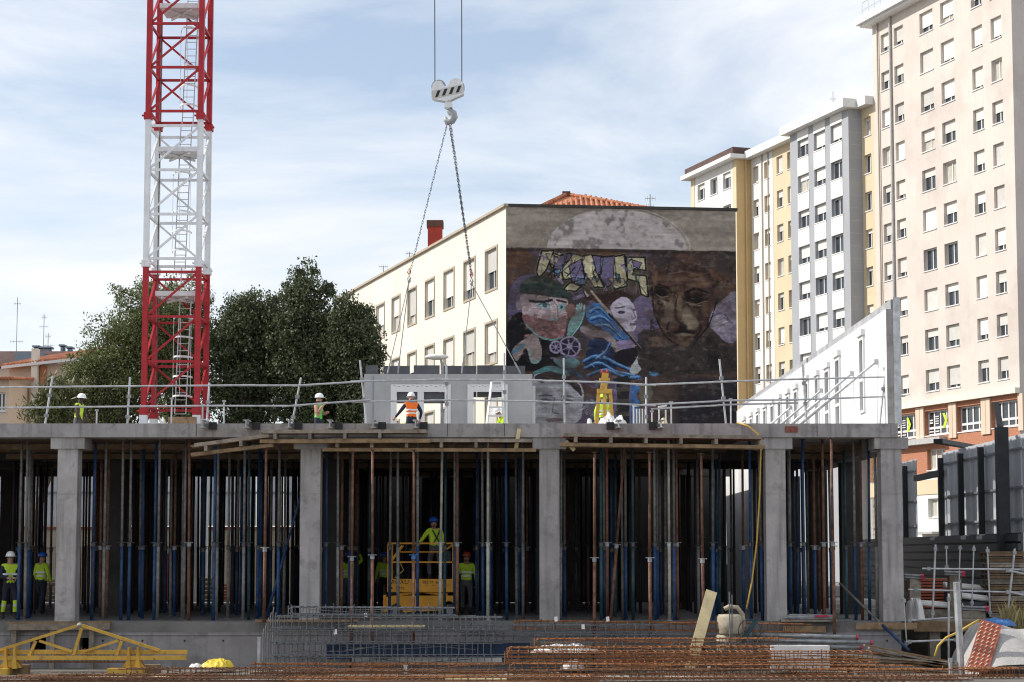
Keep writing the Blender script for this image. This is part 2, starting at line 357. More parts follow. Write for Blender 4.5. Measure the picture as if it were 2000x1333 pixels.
# ============================================================ facade helper
def wall_with_holes(mb, fr, t0, t1, z0, z1, holes, depth=.25):
    """fr(t, n, z) -> world point; n is metres out of the wall. holes = [(ta,tb,za,zb)]"""
    ts = sorted({t0, t1, *[h[0] for h in holes], *[h[1] for h in holes]}); zs = sorted({z0, z1, *[h[2] for h in holes], *[h[3] for h in holes]})
    ts = [t for t in ts if t0 <= t <= t1]; zs = [z for z in zs if z0 <= z <= z1]
    idx = {}
    def vid(t, z):
        if (t, z) not in idx: idx[(t, z)] = len(mb.v); mb.v.append(tuple(fr(t, 0, z)))
        return idx[(t, z)]
    for a, b in zip(ts, ts[1:]):
        for c, d in zip(zs, zs[1:]):
            tm, zm = (a+b)/2, (c+d)/2
            if any(h[0] < tm < h[1] and h[2] < zm < h[3] for h in holes): continue
            mb.f.append((vid(a, c), vid(b, c), vid(b, d), vid(a, d)))
    for (a, b, c, d) in holes:
        for (p, q) in (((a,c),(b,c)), ((b,c),(b,d)), ((b,d),(a,d)), ((a,d),(a,c))):
            mb.quad(fr(p[0], 0, p[1]), fr(q[0], 0, q[1]), fr(q[0], -depth, q[1]), fr(p[0], -depth, p[1]))
def fbox(mb, fr, t0, t1, n0, n1, z0, z1):
    v = [fr(t0,n0,z0), fr(t1,n0,z0), fr(t1,n1,z0), fr(t0,n1,z0), fr(t0,n0,z1), fr(t1,n0,z1), fr(t1,n1,z1), fr(t0,n1,z1)]
    return mb.add(v, [(0,3,2,1),(4,5,6,7),(0,1,5,4),(1,2,6,5),(2,3,7,6),(3,0,4,7)])
def frame_fn(p0, d, nrm):
    p0 = Vector(p0); d = Vector(d); nrm = Vector(nrm)
    return lambda t, n, z: Vector((p0.x + d.x*t + nrm.x*n, p0.y + d.y*t + nrm.y*n, z))
def add_window(par, fr, h, m_frame, shut=None, mull=1, depth=.22, sill=True, casing=None, fw=.07, glass='glass', cross=None):
    a, b, c, d = h
    f = MB()
    fbox(f, fr, a, b, -depth, -depth+.06, c, c+fw); fbox(f, fr, a, b, -depth, -depth+.06, d-fw, d)
    fbox(f, fr, a, a+fw, -depth, -depth+.06, c+fw, d-fw); fbox(f, fr, b-fw, b, -depth, -depth+.06, c+fw, d-fw)
    for k in range(mull):
        tm = a + (b-a)*(k+1)/(mull+1); fbox(f, fr, tm-fw*.6, tm+fw*.6, -depth, -depth+.062, c+fw, d-fw)
    if cross: 
        zc = c+(d-c)*cross; fbox(f, fr, a+fw, b-fw, -depth, -depth+.064, zc-fw*.7, zc+fw*.7)
    wo = f.build('window', m_frame, par)
    g_ = MB(); g_.quad(fr(a, -depth+.01, c), fr(b, -depth+.01, c), fr(b, -depth+.01, d), fr(a, -depth+.01, d)); g_.build('pane', K['curtain' if glass == 'glass' and random.random() < .18 else glass], wo)
    if shut:
        s_ = MB(); zc = d - (d-c)*shut
        fbox(s_, fr, a+.02, b-.02, -depth+.075, -depth+.10, zc, d-.01); s_.build('shutter', K['shutter'], wo)
    if sill:
        s_ = MB(); fbox(s_, fr, a-.06, b+.06, -depth+.07, .06, c-.07, c-.003); s_.build('sill', K['trim'] if sill is True else K[sill], wo)
    if casing:
        s_ = MB()
        fbox(s_, fr, a-.10, a, -.02, .04, c-.1, d+.1); fbox(s_, fr, b, b+.10, -.02, .04, c-.1, d+.1)
        fbox(s_, fr, a, b, -.02, .04, d, d+.1); fbox(s_, fr, a, b, -.02, .04, c-.1, c)
        s_.build('casing', K[casing], wo)
    return wo
def t_of(p0, d, px):
    k = (px - 1000) / F / (_c - (PPY - 450) / F * _s)
    return (k * p0[1] - p0[0]) / (d[0] - k * d[1])
DIRV = (-.3173, .9483); NRM = (-.9483, -.3173)
# ============================================================ mural building
A0 = (X(988, 86), 86.0)
mural_b = thing('mural_building', 'low beige rendered block with painted gable wall behind the building site', 'building', (A0[0], A0[1], 0))
def mp_(mb, name, m, par=None, **k):
    o = mb.build(name, m, par or mural_b, **k)
    if par is None: o.location = (-A0[0], -A0[1], 0)
    return o
frB = frame_fn(A0, DIRV, NRM)
TOPZ = Z(404, 86); LEN = 34.0
up = [(737,752),(767,782),(798,814),(832,849),(868,887),(907,928),(949,971)]
holes = []
for a, b in up:
    ta, tb = t_of(A0, DIRV, b), t_of(A0, DIRV, a)
    holes.append((ta, tb, 14.25, 16.15)); holes.append((ta, tb, 10.75, 12.65)); holes.append((ta, tb, 7.25, 9.15))
for k in range(2):
    t_ = t_of(A0, DIRV, 737) + 2.6 + 3.4*k; 
wl = MB(); wall_with_holes(wl, frB, 0, LEN, -.3, TOPZ, holes, .2); mp_(wl, 'facade_wall', K['beige'])
for i, h in enumerate(holes):
    o = add_window(mural_b, frB, h, K['trim'], shut=random.choice([.55,.7,.72,.74,.78,.86,.62]), mull=1, depth=.2, sill=False, casing='frame_tan', fw=.06)
    o.location = (-A0[0], -A0[1], 0)
cp = MB(); fbox(cp, frB, -.1, LEN, -.2, .14, TOPZ, TOPZ+.12); mp_(cp, 'parapet_cap', K['frame_tan'])
# gable wall with mural: dense grid carrying painted colours
MD = (.9945, .1045); MN = (.1045, -.9945); MW = t_of(A0, MD, 1437)
frM = frame_fn(A0, MD, MN)
# ------------------------------------------------------------ the painted wall (flat paint, colour attribute on the wall grid)
GW, GH = 400, 376
def vnoise(h, w, cell, seed, sx=1.0):
    r_ = np.random.default_rng(seed); ch, cw_ = int(h/cell)+3, int(w/(cell*sx))+3
    gq = r_.random((ch, cw_)); yy = np.arange(h)/cell; xx = np.arange(w)/(cell*sx)
    y0 = yy.astype(int); x0 = xx.astype(int); fy = (yy-y0)[:, None]; fx = (xx-x0)[None, :]
    fy = fy*fy*(3-2*fy); fx = fx*fx*(3-2*fx)
    a = gq[np.ix_(y0, x0)]; b = gq[np.ix_(y0, x0+1)]; c = gq[np.ix_(y0+1, x0)]; d = gq[np.ix_(y0+1, x0+1)]
    return (a*(1-fx)+b*fx)*(1-fy) + (c*(1-fx)+d*fx)*fy
def fbm(cell, seed, sx=1.0):
    return (vnoise(GH, GW, cell, seed, sx)*.5 + vnoise(GH, GW, cell/2.3, seed+1, sx)*.3 + vnoise(GH, GW, max(1.5, cell/5), seed+2, sx)*.2)
# canvas coordinates: 78..1385 across, 65..1300 down
CX = 78 + (1385-78) * (np.arange(GW)/(GW-1))[None, :] * np.ones((GH, 1))
CY = 65 + (1330-65) * (np.arange(GH)/(GH-1))[:, None] * np.ones((1, GW))
wob = (fbm(18, 5)-.5)*9; wob2 = (fbm(18, 9)-.5)*9
QX, QY = CX + wob, CY + wob2
img = np.zeros((GH, GW, 3)); fine = fbm(7, 31); big = fbm(60, 41); brushy = fbm(12, 51, 3.0)
def put(mask, col, amp=.18, alpha=1.0):
    k = (mask * alpha)[..., None]; c = np.array(col)[None, None, :] * (1 + amp*((fine-.5)*1.6 + (brushy-.5)*1.2))[..., None]
    img[:] = img*(1-k) + c*k
def smooth_poly(pts, n=7):
    p = np.array(pts, float); m = len(p); o = []
    for i in range(m):
        a, b, c, d = p[i-1], p[i], p[(i+1) % m], p[(i+2) % m]
        for t in np.arange(n)/n:
            o.append(.5*((2*b) + (c-a)*t + (2*a-5*b+4*c-d)*t*t + (3*b-a-3*c+d)*t**3))
    return np.array(o)
def pmask(pts):
    p = np.array(pts, float); ins = np.zeros((GH, GW), bool); m = len(p)
    for i in range(m):
        x1, y1 = p[i]; x2, y2 = p[(i+1) % m]
        if y1 == y2: continue
        c = ((y1 > QY) != (y2 > QY)) & (QX < (x2-x1)*(QY-y1)/(y2-y1)+x1); ins ^= c
    return ins.astype(float)
def poly(pts, col, s=True, amp=.18, alpha=1.0): put(pmask(smooth_poly(pts) if s else pts), col, amp, alpha)
def seg(pts, wdt, col, amp=.15, alpha=1.0, s=True):
    p = np.array(pts, float); d = np.full((GH, GW), 1e9)
    for (x1, y1), (x2, y2) in zip(p, p[1:]):
        l = max((x2-x1)**2+(y2-y1)**2, 1e-6); t = np.clip(((QX-x1)*(x2-x1)+(QY-y1)*(y2-y1))/l, 0, 1)
        d = np.minimum(d, np.hypot(QX-x1-t*(x2-x1), QY-y1-t*(y2-y1)))
    put(np.clip((wdt/2-d)/2.0+.5, 0, 1), col, amp, alpha)
def curve(pts, wdt, col, **k):
    p = [np.array(q, float) for q in pts]; p = [2*p[0]-p[1]] + p + [2*p[-1]-p[-2]]; o = []
    for i in range(1, len(p)-2):
        a, b, c, d = p[i-1], p[i], p[i+1], p[i+2]
        for t in np.arange(6)/6: o.append(.5*((2*b)+(c-a)*t+(2*a-5*b+4*c-d)*t*t+(3*b-a-3*c+d)*t**3))
    o.append(p[-2]); seg(o, wdt, col, **k)
def disc(x, y, rx, ry, col, amp=.18, alpha=1.0, soft=.08):
    d = np.hypot((QX-x)/rx, (QY-y)/ry); put(np.clip((1-d)/soft+.5, 0, 1), col, amp, alpha)
def ring(x, y, r, wd, col): 
    d = np.abs(np.hypot(QX-x, QY-y)-r); put(np.clip((wd/2-d)/2+.5, 0, 1), col)
img[:] = np.array((64, 54, 52))
put(np.clip((fbm(70, 61, 2.0)-.50)*4, 0, 1), (98, 62, 44), .35, .8); put(np.clip((fbm(90, 71)-.5)*4, 0, 1), (50, 44, 48), .3, .8)
put(np.clip((fbm(60, 81)-.56)*5, 0, 1)*(CX < 900), (82, 72, 98), .2, .8)
put(((CY < 300+12*(big-.5))).astype(float), (150, 138, 124), .14)
put(np.clip((fbm(40, 91, 3.0)-.5)*4, 0, 1)*(CY < 300), (118, 106, 94), .15, .7)
d_ = np.hypot((QX-705)/398, (QY-305)/240); put(((d_ < 1) & (CY < 298)).astype(float), (172, 160, 157), .10)
put(((np.abs(d_-1.05) < .008) & (CY < 300) & (CX > 800)).astype(float), (170, 160, 155)); put(((np.abs(d_-1.07) < .006) & (CY < 300) & (CX < 500)).astype(float), (140, 130, 122))
put(((d_ < 1) & (CY < 298)).astype(float)*np.clip((fbm(20, 101)-.62)*8, 0, 1), (112, 102, 100), .1, .8)
put(np.clip(1-np.abs(CY-312-10*(big-.5))/16, 0, 1), (48, 38, 34), .3)
# purple haze on the left
poly([(90,650),(110,520),(180,460),(260,470),(300,600),(200,720),(120,760)], (86,76,112), alpha=.8)
poly([(800,600),(880,570),(930,640),(962,735),(905,765),(850,760),(820,830),(770,860),(760,760)], (98,86,116))
# loose swirls filling the wall between the figures
for pts, w9, c in (([(120,1000),(260,960),(420,990),(520,1060)],34,(40,66,92)), ([(500,1060),(600,1090),(680,1050)],30,(74,64,96)), ([(430,760),(500,770),(540,850)],26,(60,52,74)), ([(840,800),(900,850),(930,930)],44,(70,56,62)), ([(930,1000),(1000,1080),(1010,1200)],60,(66,52,46)), ([(600,1080),(650,1160),(640,1290)],40,(84,80,84)), ([(500,560),(560,600),(540,650)],30,(80,70,98)), ([(1240,420),(1320,470),(1370,560)],46,(88,60,46)), ([(1180,880),(1260,930),(1370,940)],50,(60,50,50)), ([(880,1150),(960,1200),(990,1290)],44,(78,66,56)), ([(460,590),(520,570),(560,580)],18,(112,98,130))): curve(pts, w9, c, amp=.4, alpha=.8)
# angular lettering
CR, BK, PU, BL = (176,166,128), (22,22,24), (104,92,128), (70,108,150)
lets = [([(280,320),(345,315),(300,430),(262,470),(250,440)],CR), ([(300,330),(420,345),(400,400),(335,410)],CR), ([(345,350),(440,330),(450,380),(390,440),(350,460)],PU),
 ([(395,420),(455,330),(520,350),(470,470),(400,480)],CR), ([(430,400),(500,360),(520,470),(450,500)],PU), ([(505,345),(560,335),(600,470),(630,520),(575,520),(520,440)],CR),
 ([(565,340),(625,345),(615,450),(585,440)],PU), ([(610,350),(690,340),(700,470),(650,520),(610,470)],PU), ([(690,345),(745,335),(760,480),(720,520),(680,500)],CR),
 ([(650,470),(740,470),(760,510),(690,530)],CR), ([(760,350),(860,345),(868,420),(800,410),(790,450),(868,455),(880,570),(845,560),(830,490),(765,470)],CR), ([(790,360),(845,375),(830,410),(800,400)],PU),
 ([(470,470),(530,480),(520,510),(465,505)],BL), ([(345,430),(385,420),(370,470)],BL), ([(690,440),(720,450),(705,490)],BL), ([(570,450),(600,480),(590,500)],BL), ([(440,500),(500,520),(470,545),(400,540)],CR)]
for pts, c in lets:
    seg(pts + [pts[0]], 22, (120,124,84), alpha=.7)
for pts, c in lets:
    seg(pts + [pts[0]], 15, BK); 
for pts, c in lets:
    poly(pts, c, s=False, amp=.25); seg(pts + [pts[0]], 4, BK)
lr = random.Random(4)
for k in range(70):
    x_, y_ = lr.uniform(265,870), lr.uniform(325,555)
    if y_ > 500 and not (430 < x_ < 700 or x_ > 780): continue
    a_ = lr.uniform(-1.1,1.1); l_ = lr.uniform(18,70); c_ = lr.choice([BK,BK,BK,CR,PU,BL,(60,74,60),(128,112,150)]); seg([(x_,y_),(x_+l_*math.sin(a_),y_+l_*math.cos(a_))], lr.choice([4,6,9,14]) if c_ is not BK else lr.choice([4,6,8]), c_, alpha=.9)
for x_ in (475, 495, 512, 528): seg([(x_, 465), (x_-6, 508)], 6, (110,150,180))
# man with flat cap
poly([(82,980),(84,760),(150,672),(220,730),(300,828),(430,820),(400,900),(330,1000)], (24,22,26), amp=.4)
poly([(170,570),(300,578),(415,592),(424,680),(412,760),(392,812),(332,828),(250,804),(192,742),(165,660)], (160,138,142))
poly([(172,690),(260,705),(340,718),(416,690),(408,780),(372,826),(292,818),(220,780),(186,740)], (126,84,86), amp=.3)
for _ in range(90):
    x_, y_ = random.uniform(185,405), random.uniform(690,815); disc(x_, y_, 9, 7, random.choice([(150,104,104),(108,66,68),(164,124,120)]), alpha=.7, soft=.5)
poly([(158,560),(172,498),(235,462),(330,476),(400,528),(438,580),(370,588),(260,572)], (42,54,50), amp=.35)
seg([(212,608),(285,612),(335,600)], 15, (30,28,32)); seg([(365,602),(415,612)], 12, (40,36,40))
disc(292,628,38,22,(120,160,165)); disc(296,630,14,14,(60,70,80)); disc(392,640,24,18,(110,150,158)); disc(390,640,9,9,(50,60,70))
poly([(345,600),(368,620),(372,700),(340,712),(330,690)], (176,158,158)); disc(348,712,26,8,(110,170,172))
disc(150,630,16,32,(130,122,140)); curve([(192,742),(250,806),(330,830),(395,812)], 8, (96,150,150))
poly([(112,888),(200,815),(250,812),(278,880),(270,950),(220,962),(190,880),(140,950)], (132,114,112)); seg([(120,900),(175,860)], 22, (70,110,130)); curve([(205,880),(225,960),(275,940)], 9, (96,150,150))
poly([(412,640),(450,620),(470,650),(462,700),(425,700)], (120,84,80))
for x_ in (478, 490, 502, 518): seg([(x_, 618 + abs(x_-496)*.5), (x_-6, 690)], 10, (128,156,154))
poly([(470,680),(520,660),(500,730),(440,800),(420,800),(435,720)], (104,138,136)); curve([(520,660),(500,735),(440,812)], 6, (110,180,180))
for (x_, y_, r_) in ((436,866,56),(357,868,32)):
    disc(x_, y_, r_+6, r_+6, (40,34,52)); ring(x_, y_, r_, 10, (142,132,162)); disc(x_, y_, r_*.3, r_*.3, (140,130,160)); disc(x_, y_, r_*.12, r_*.12, (50,60,90))
    for k in range(7): q = k*math.tau/7; seg([(x_, y_), (x_+r_*math.cos(q), y_+r_*math.sin(q))], 6, (128,118,148))
poly([(345,940),(420,920),(490,950),(470,985),(390,985)], (78,120,126)); seg([(330,935),(490,925)], 10, (100,92,120)); curve([(240,1020),(330,985),(420,1020)], 20, (70,118,120))
# woman with parasol
poly([(525,590),(600,552),(690,540),(770,555),(795,590),(735,575),(660,645),(600,610)], (52,34,34))
poly([(528,650),(590,612),(655,650),(700,730),(762,800),(740,835),(660,800),(600,745),(545,725)], (48,92,150), amp=.4)
for pts in ([(540,660),(600,640),(660,700)], [(550,700),(620,690),(700,770)], [(580,740),(650,740),(730,815)]): curve(pts, 9, (96,150,200)); curve([(a+8, b+14) for a, b in pts], 7, (20,40,90))
poly([(662,640),(735,575),(790,612),(816,690),(800,720),(812,745),(790,778),(738,776),(700,730)], (170,160,176), amp=.1)
seg([(695,640),(745,632)], 7, (60,52,66)); disc(728,662,20,9,(70,62,80)); disc(797,650,10,7,(80,72,90)); disc(795,732,20,10,(110,92,116)); curve([(780,640),(805,690),(790,705)], 4, (120,108,128))
curve([(515,765),(560,790),(640,800),(700,870),(745,905),(782,860)], 40, (136,120,122)); curve([(530,800),(600,840),(690,880)], 14, (96,82,88))
poly([(525,930),(540,850),(590,818),(660,850),(700,930),(690,1000),(600,1010),(530,990)], (26,40,68), amp=.4)
poly([(690,900),(790,870),(822,900),(800,960),(740,985),(690,960)], (30,26,34)); poly([(700,840),(770,825),(785,860),(730,880)], (128,110,150))
for pts in ([(515,950),(600,920),(690,960),(780,1000)], [(520,990),(600,960),(700,1010),(800,1030)], [(540,1030),(640,1000),(740,1040),(825,1040)], [(590,930),(640,890),(660,850)]):
    curve(pts, 22, (44,84,138)); curve([(a, b-6) for a, b in pts], 7, (92,142,190)); curve([(a, b+9) for a, b in pts], 7, (18,30,62))
seg([(560,548),(665,680)], 13, (150,128,96)); seg([(660,675),(850,890)], 13, (32,28,34)); seg([(563,548),(848,880)], 3, (150,140,130))
poly([(775,1005),(800,950),(830,900),(850,880),(880,885),(918,880),(905,915),(875,940),(840,985),(810,1020)], (154,158,156), amp=.12)
ring(882, 968, 28, 14, (92,66,54)); disc(912,995,32,36,(64,116,160)); disc(885,975,18,20,(48,38,40))
# large weathered face on the right
poly([(890,520),(930,420),(1040,370),(1180,390),(1260,470),(1270,600),(1220,740),(1150,820),(1050,850),(970,790),(915,660)], (74,52,44), amp=.5)
poly([(860,830),(960,780),(1060,850),(1180,800),(1300,770),(1385,850),(1385,1000),(860,1000)], (54,46,44), amp=.4)
for (x_, y_, rx, ry, c) in ((960,550,52,26,(26,20,18)),(1150,575,70,34,(22,17,16)),(1000,640,34,60,(104,88,72)),(1100,690,30,54,(128,112,90)),(1120,720,40,44,(140,128,98)),(1060,620,18,70,(98,76,60)),(1085,770,70,12,(28,20,18)),(1070,790,46,9,(120,110,90)),
    (985,700,40,24,(110,96,80)),(1170,500,60,16,(104,74,58)),(960,505,46,12,(92,62,48)),(1200,660,34,60,(62,42,36)),(1010,790,40,30,(56,42,38)),(1080,740,22,16,(36,26,24)),(1030,460,90,20,(96,64,46)),(1150,440,70,14,(88,58,44)),(950,600,24,12,(120,104,88))):
    disc(x_, y_, rx, ry, c, alpha=.8, soft=.6)
for pts, w9, c in (([(900,520),(915,660),(970,790),(1050,850)],10,(30,24,22)), ([(1270,600),(1220,740),(1150,820)],10,(30,22,20)), ([(935,500),(1000,520),(1020,545)],9,(24,18,16)), ([(1090,545),(1150,520),(1225,545)],11,(24,18,16)), ([(1045,560),(1030,660),(1050,715),(1095,735)],8,(40,30,26)), ([(1000,700),(985,760),(1010,800)],7,(34,26,24)), ([(1160,690),(1180,750),(1140,810)],7,(34,26,24)), ([(960,600),(1000,610)],5,(130,114,94)), ([(1110,615),(1190,622)],6,(126,108,88)), ([(1000,440),(1090,425),(1190,445)],6,(110,78,60)), ([(990,470),(1080,458),(1200,478)],5,(104,72,56)), ([(1040,560),(1060,640),(1100,700)],7,(138,118,92)), ([(1030,775),(1085,768),(1140,780)],6,(20,15,15)), ([(1040,812),(1085,820),(1130,808)],5,(96,80,66))): curve(pts, w9, c, alpha=.85)
put(np.clip((fbm(16, 121)-.58)*7, 0, 1)*(CX > 880)*(CY > 360)*(CY < 860), (122,88,66), .2, .6)
put(np.clip((fbm(14, 131)-.58)*7, 0, 1)*(CX > 880)*(CY > 360)*(CY < 1000), (30,24,24), .2, .7)
poly([(1225,720),(1250,640),(1300,590),(1385,540),(1385,800),(1330,830),(1260,770)], (116,106,124), amp=.4); disc(1300,720,62,50,(134,124,136), alpha=.8); curve([(1235,690),(1300,660),(1360,720)], 8, (80,72,92))
# lower row: child's face, flower, column, dark corner
poly([(225,1060),(300,1010),(420,1030),(505,1100),(508,1190),(470,1300),(240,1330)], (140,140,146), amp=.2); poly([(240,1040),(330,1005),(430,1030),(490,1090),(500,1150),(430,1080),(340,1055),(270,1075)], (52,42,44), amp=.4)
poly([(225,1030),(290,990),(400,995),(430,1035),(330,1010)], (62,110,112)); disc(300,1180,36,16,(92,92,100)); disc(420,1180,34,16,(96,96,104)); curve([(350,1160),(340,1240),(375,1250)], 7, (98,98,106)); disc(350,1285,52,10,(112,96,102)); seg([(260,1150),(335,1148)], 8, (80,80,88)); seg([(390,1150),(455,1155)], 8, (84,84,92))
for k in range(8): q = k*math.tau/8; disc(560+34*math.cos(q), 1215+34*math.sin(q), 22, 22, (112,108,122)); 
for k in range(8): q = k*math.tau/8; ring(560+34*math.cos(q), 1215+34*math.sin(q), 20, 4, (64,60,72))
disc(560,1215,16,16,(90,84,96))
poly([(678,1050),(760,1030),(780,1060),(775,1300),(690,1300)], (40,38,40), s=False); poly([(678,1060),(698,1060),(702,1300),(684,1300)], (92,82,122), s=False)
for y_ in (1110,1180,1250): seg([(705,y_),(768,y_-4)], 26, (70,66,58)); 
poly([(775,1080),(830,1075),(828,1110),(812,1140),(830,1180),(818,1300),(772,1300)], (50,92,148), s=False, amp=.35); seg([(776,1080),(774,1300)], 8, (100,90,132))
poly([(835,1090),(880,1080),(905,1130),(880,1180),(838,1190),(828,1140)], (92,86,72))
put(np.clip((CX-1020)/40, 0, 1)*np.clip((CY-1020)/40, 0, 1), (32,31,38), .5, .8)
sr = random.Random(7)
def stroke(x, y, a, l, wd, f, cur_):
    j0 = int((x-78)/(1385-78)*(GW-1)); i0 = int((y-65)/(1330-65)*(GH-1)); rw = int((l+wd)/3.3)+3
    a0, a1, b0, b1 = max(0,i0-rw), min(GH,i0+rw), max(0,j0-rw), min(GW,j0+rw)
    if a1 <= a0 or b1 <= b0: return
    qx, qy = QX[a0:a1,b0:b1]-x, QY[a0:a1,b0:b1]-y; ca, sa = math.cos(a), math.sin(a); u = qx*ca+qy*sa; v_ = -qx*sa+qy*ca - cur_*u*u
    m9 = np.clip((l/2-np.abs(u))/4+.5,0,1)*np.clip((wd/2-np.abs(v_))/2.5+.5,0,1)*.75
    c = img[min(GH-1,max(0,i0)),min(GW-1,max(0,j0))]*f; img[a0:a1,b0:b1] = img[a0:a1,b0:b1]*(1-m9[...,None]) + np.clip(c,0,235)*m9[...,None]
for k in range(1700):
    x_, y_ = sr.uniform(80,1380), sr.uniform(318,1325); stroke(x_, y_, sr.choice([sr.uniform(-.6,.6), sr.uniform(0,3.1)]), sr.uniform(8,34), sr.uniform(2,5.5), np.array([sr.choice([.66,.76,.85,1.15,1.25,1.36])]*3)*np.array([sr.uniform(.93,1.08) for _ in range(3)]), sr.uniform(-.012,.012))
# drawing lines and highlights laid over the brushwork
for (x_, y_, rx, ry, c) in ((958,552,46,22,(22,17,16)),(1150,576,62,28,(20,15,15)),(1108,700,26,48,(138,122,98)),(1000,650,24,46,(112,96,78)),(1060,630,12,60,(108,86,68)),(985,705,30,16,(116,102,84)),(1200,640,20,40,(96,70,54)),(1080,752,24,13,(28,20,20)),(1085,790,52,7,(112,98,80)),(1100,470,80,10,(112,80,62)),(1000,470,50,9,(104,74,58)),(1085,840,40,14,(98,78,62)),(1140,735,26,20,(120,104,84))): disc(x_, y_, rx, ry, c, alpha=.75, soft=.7)
for pts, w9, c in (([(900,520),(915,660),(970,790),(1050,850)],7,(26,21,20)), ([(1270,600),(1220,740),(1150,820)],7,(26,20,19)), ([(930,515),(985,522),(1015,545)],8,(22,17,16)), ([(1090,548),(1150,526),(1225,548)],9,(22,17,16)), ([(925,560),(960,574),(1000,566)],5,(134,114,92)), ([(1095,600),(1150,612),(1215,596)],5,(130,110,88)), ([(1045,570),(1035,660),(1052,720),(1100,742)],6,(34,26,24)), ([(1028,778),(1085,770),(1142,782)],6,(18,14,14)), ([(1000,715),(990,770),(1015,810)],5,(30,24,22)), ([(1165,700),(1180,755),(1145,812)],5,(30,24,22)), ([(1005,440),(1090,428),(1190,448)],4,(118,86,66)),
    ([(212,608),(285,612),(335,600)],12,(26,24,28)), ([(365,602),(415,612)],10,(34,30,36)), ([(262,628),(292,618),(325,630)],5,(40,44,52)), ([(345,606),(368,640),(372,700)],5,(104,84,90)), ([(695,640),(745,632)],6,(52,46,60)), ([(712,664),(728,656),(745,664)],6,(46,40,56)), ([(785,640),(808,692),(790,706)],4,(104,94,116)), ([(778,728),(810,732),(780,740)],5,(92,66,90)), ([(662,640),(700,730),(738,776),(790,778)],4,(66,58,80)),
    ([(1290,700),(1320,690),(1350,720)],5,(88,80,98)), ([(1250,660),(1300,610),(1375,565)],5,(146,136,148)), ([(262,1152),(300,1144),(336,1150)],6,(70,70,78)), ([(390,1152),(425,1146),(456,1156)],6,(72,72,80)), ([(300,1284),(350,1278),(400,1288)],6,(92,78,86)), ([(272,1180),(300,1172),(330,1182)],7,(52,52,60)), ([(392,1180),(420,1172),(450,1182)],7,(54,54,62)), ([(352,1165),(340,1238),(372,1250)],5,(94,94,102))): curve(pts, w9, c, alpha=.9)
for pts, c in lets: seg(pts + [pts[0]], 4, BK)
img *= (1 + .22*(fbm(5, 141, 2.5)-.5) + .10*(vnoise(GH, GW, 3.1, 151, 30)-.5))[..., None]
gy_ = img.mean(-1, keepdims=True); img[:] = gy_ + (img-gy_)*.80
img *= (1 - .10*(np.mod(CY, 13) < 2.6) * (brushy > .5) * (CY > 300))[..., None]
g3 = np.clip((fbm(26, 171, 2.2)-.52)*5, 0, 1)[..., None]*.42*(CY > 305)[..., None]; img[:] = img*(1-g3) + np.array((58,46,42))*g3
g4 = np.clip((fbm(8, 181, 1.6)-.60)*7, 0, 1)[..., None]*.35; img[:] = img*(1-g4) + np.array((128,118,108))*g4*.9
lin = np.clip(img/255, 0, 1); lin = np.where(lin <= .04045, lin/12.92, ((lin+.055)/1.055)**2.4)
PAINT = 1.12
alb = np.clip(lin*PAINT, .004, .8)
z_of = lambda cy: TOPZ - (380+.345*cy - 403) / 42.55
ii, jj = np.meshgrid(np.arange(GH), np.arange(GW), indexing='ij')
tt = MW * jj/(GW-1); zz = TOPZ - (TOPZ - z_of(1330)) * ii/(GH-1)
relief = (fbm(9, 161, 2.0)-.5)*.03
vv = np.stack([A0[0] + MD[0]*tt + MN[0]*relief, A0[1] + MD[1]*tt + MN[1]*relief, zz], -1).reshape(-1, 3)
q0 = (ii[:-1, :-1]*GW + jj[:-1, :-1]).ravel(); fc = np.stack([q0+GW, q0+GW+1, q0+1, q0], -1)
me = bpy.data.meshes.new('mural_wall'); me.from_pydata(vv.tolist(), [], fc.tolist())
ca = me.color_attributes.new('paint', 'FLOAT_COLOR', 'POINT')
ca.data.foreach_set('color', np.concatenate([alb.reshape(-1, 3), np.ones((GW*GH, 1))], 1).ravel().astype(np.float32))
me.polygons.foreach_set('use_smooth', [True]*len(me.polygons))
mm = bpy.data.materials.new('mural_paint'); mm.use_nodes = True
_b = mm.node_tree.nodes['Principled BSDF']; _b.inputs['Roughness'].default_value = .85; _b.inputs['Specular IOR Level'].default_value = .2
_a = N(mm.node_tree, 'ShaderNodeVertexColor', layer_name='paint'); mm.node_tree.links.new(_a.outputs[0], _b.inputs['Base Color'])
o = link('mural_wall', me, mm, mural_b); o.location = (-A0[0], -A0[1], 0)
o['label'] = 'gable wall painted with dark mural of faces and graffiti letters'
# lower wall, far sides, roof
rest = MB(); rest.quad(frM(0,0,-.3), frM(MW,0,-.3), frM(MW,0,float(z_of(1330))), frM(0,0,float(z_of(1330))))
rest.quad(frM(MW,0,-.3), frM(MW,-30,-.3), frM(MW,-30,TOPZ), frM(MW,0,TOPZ)); rest.quad(frB(LEN,0,-.3), frM(MW,-30,-.3), frM(MW,-30,TOPZ), frB(LEN,0,TOPZ))
rest.quad(frM(0,0,TOPZ), frM(MW,0,TOPZ), frM(MW,-30,TOPZ), frB(LEN,0,TOPZ)); mp_(rest, 'rear_wall', K['beige'])
cp = MB(); fbox(cp, frM, -.12, MW+.08, -.25, .08, TOPZ+.002, TOPZ+.13); mp_(cp, 'gable_cap', K['concrete_dark'])
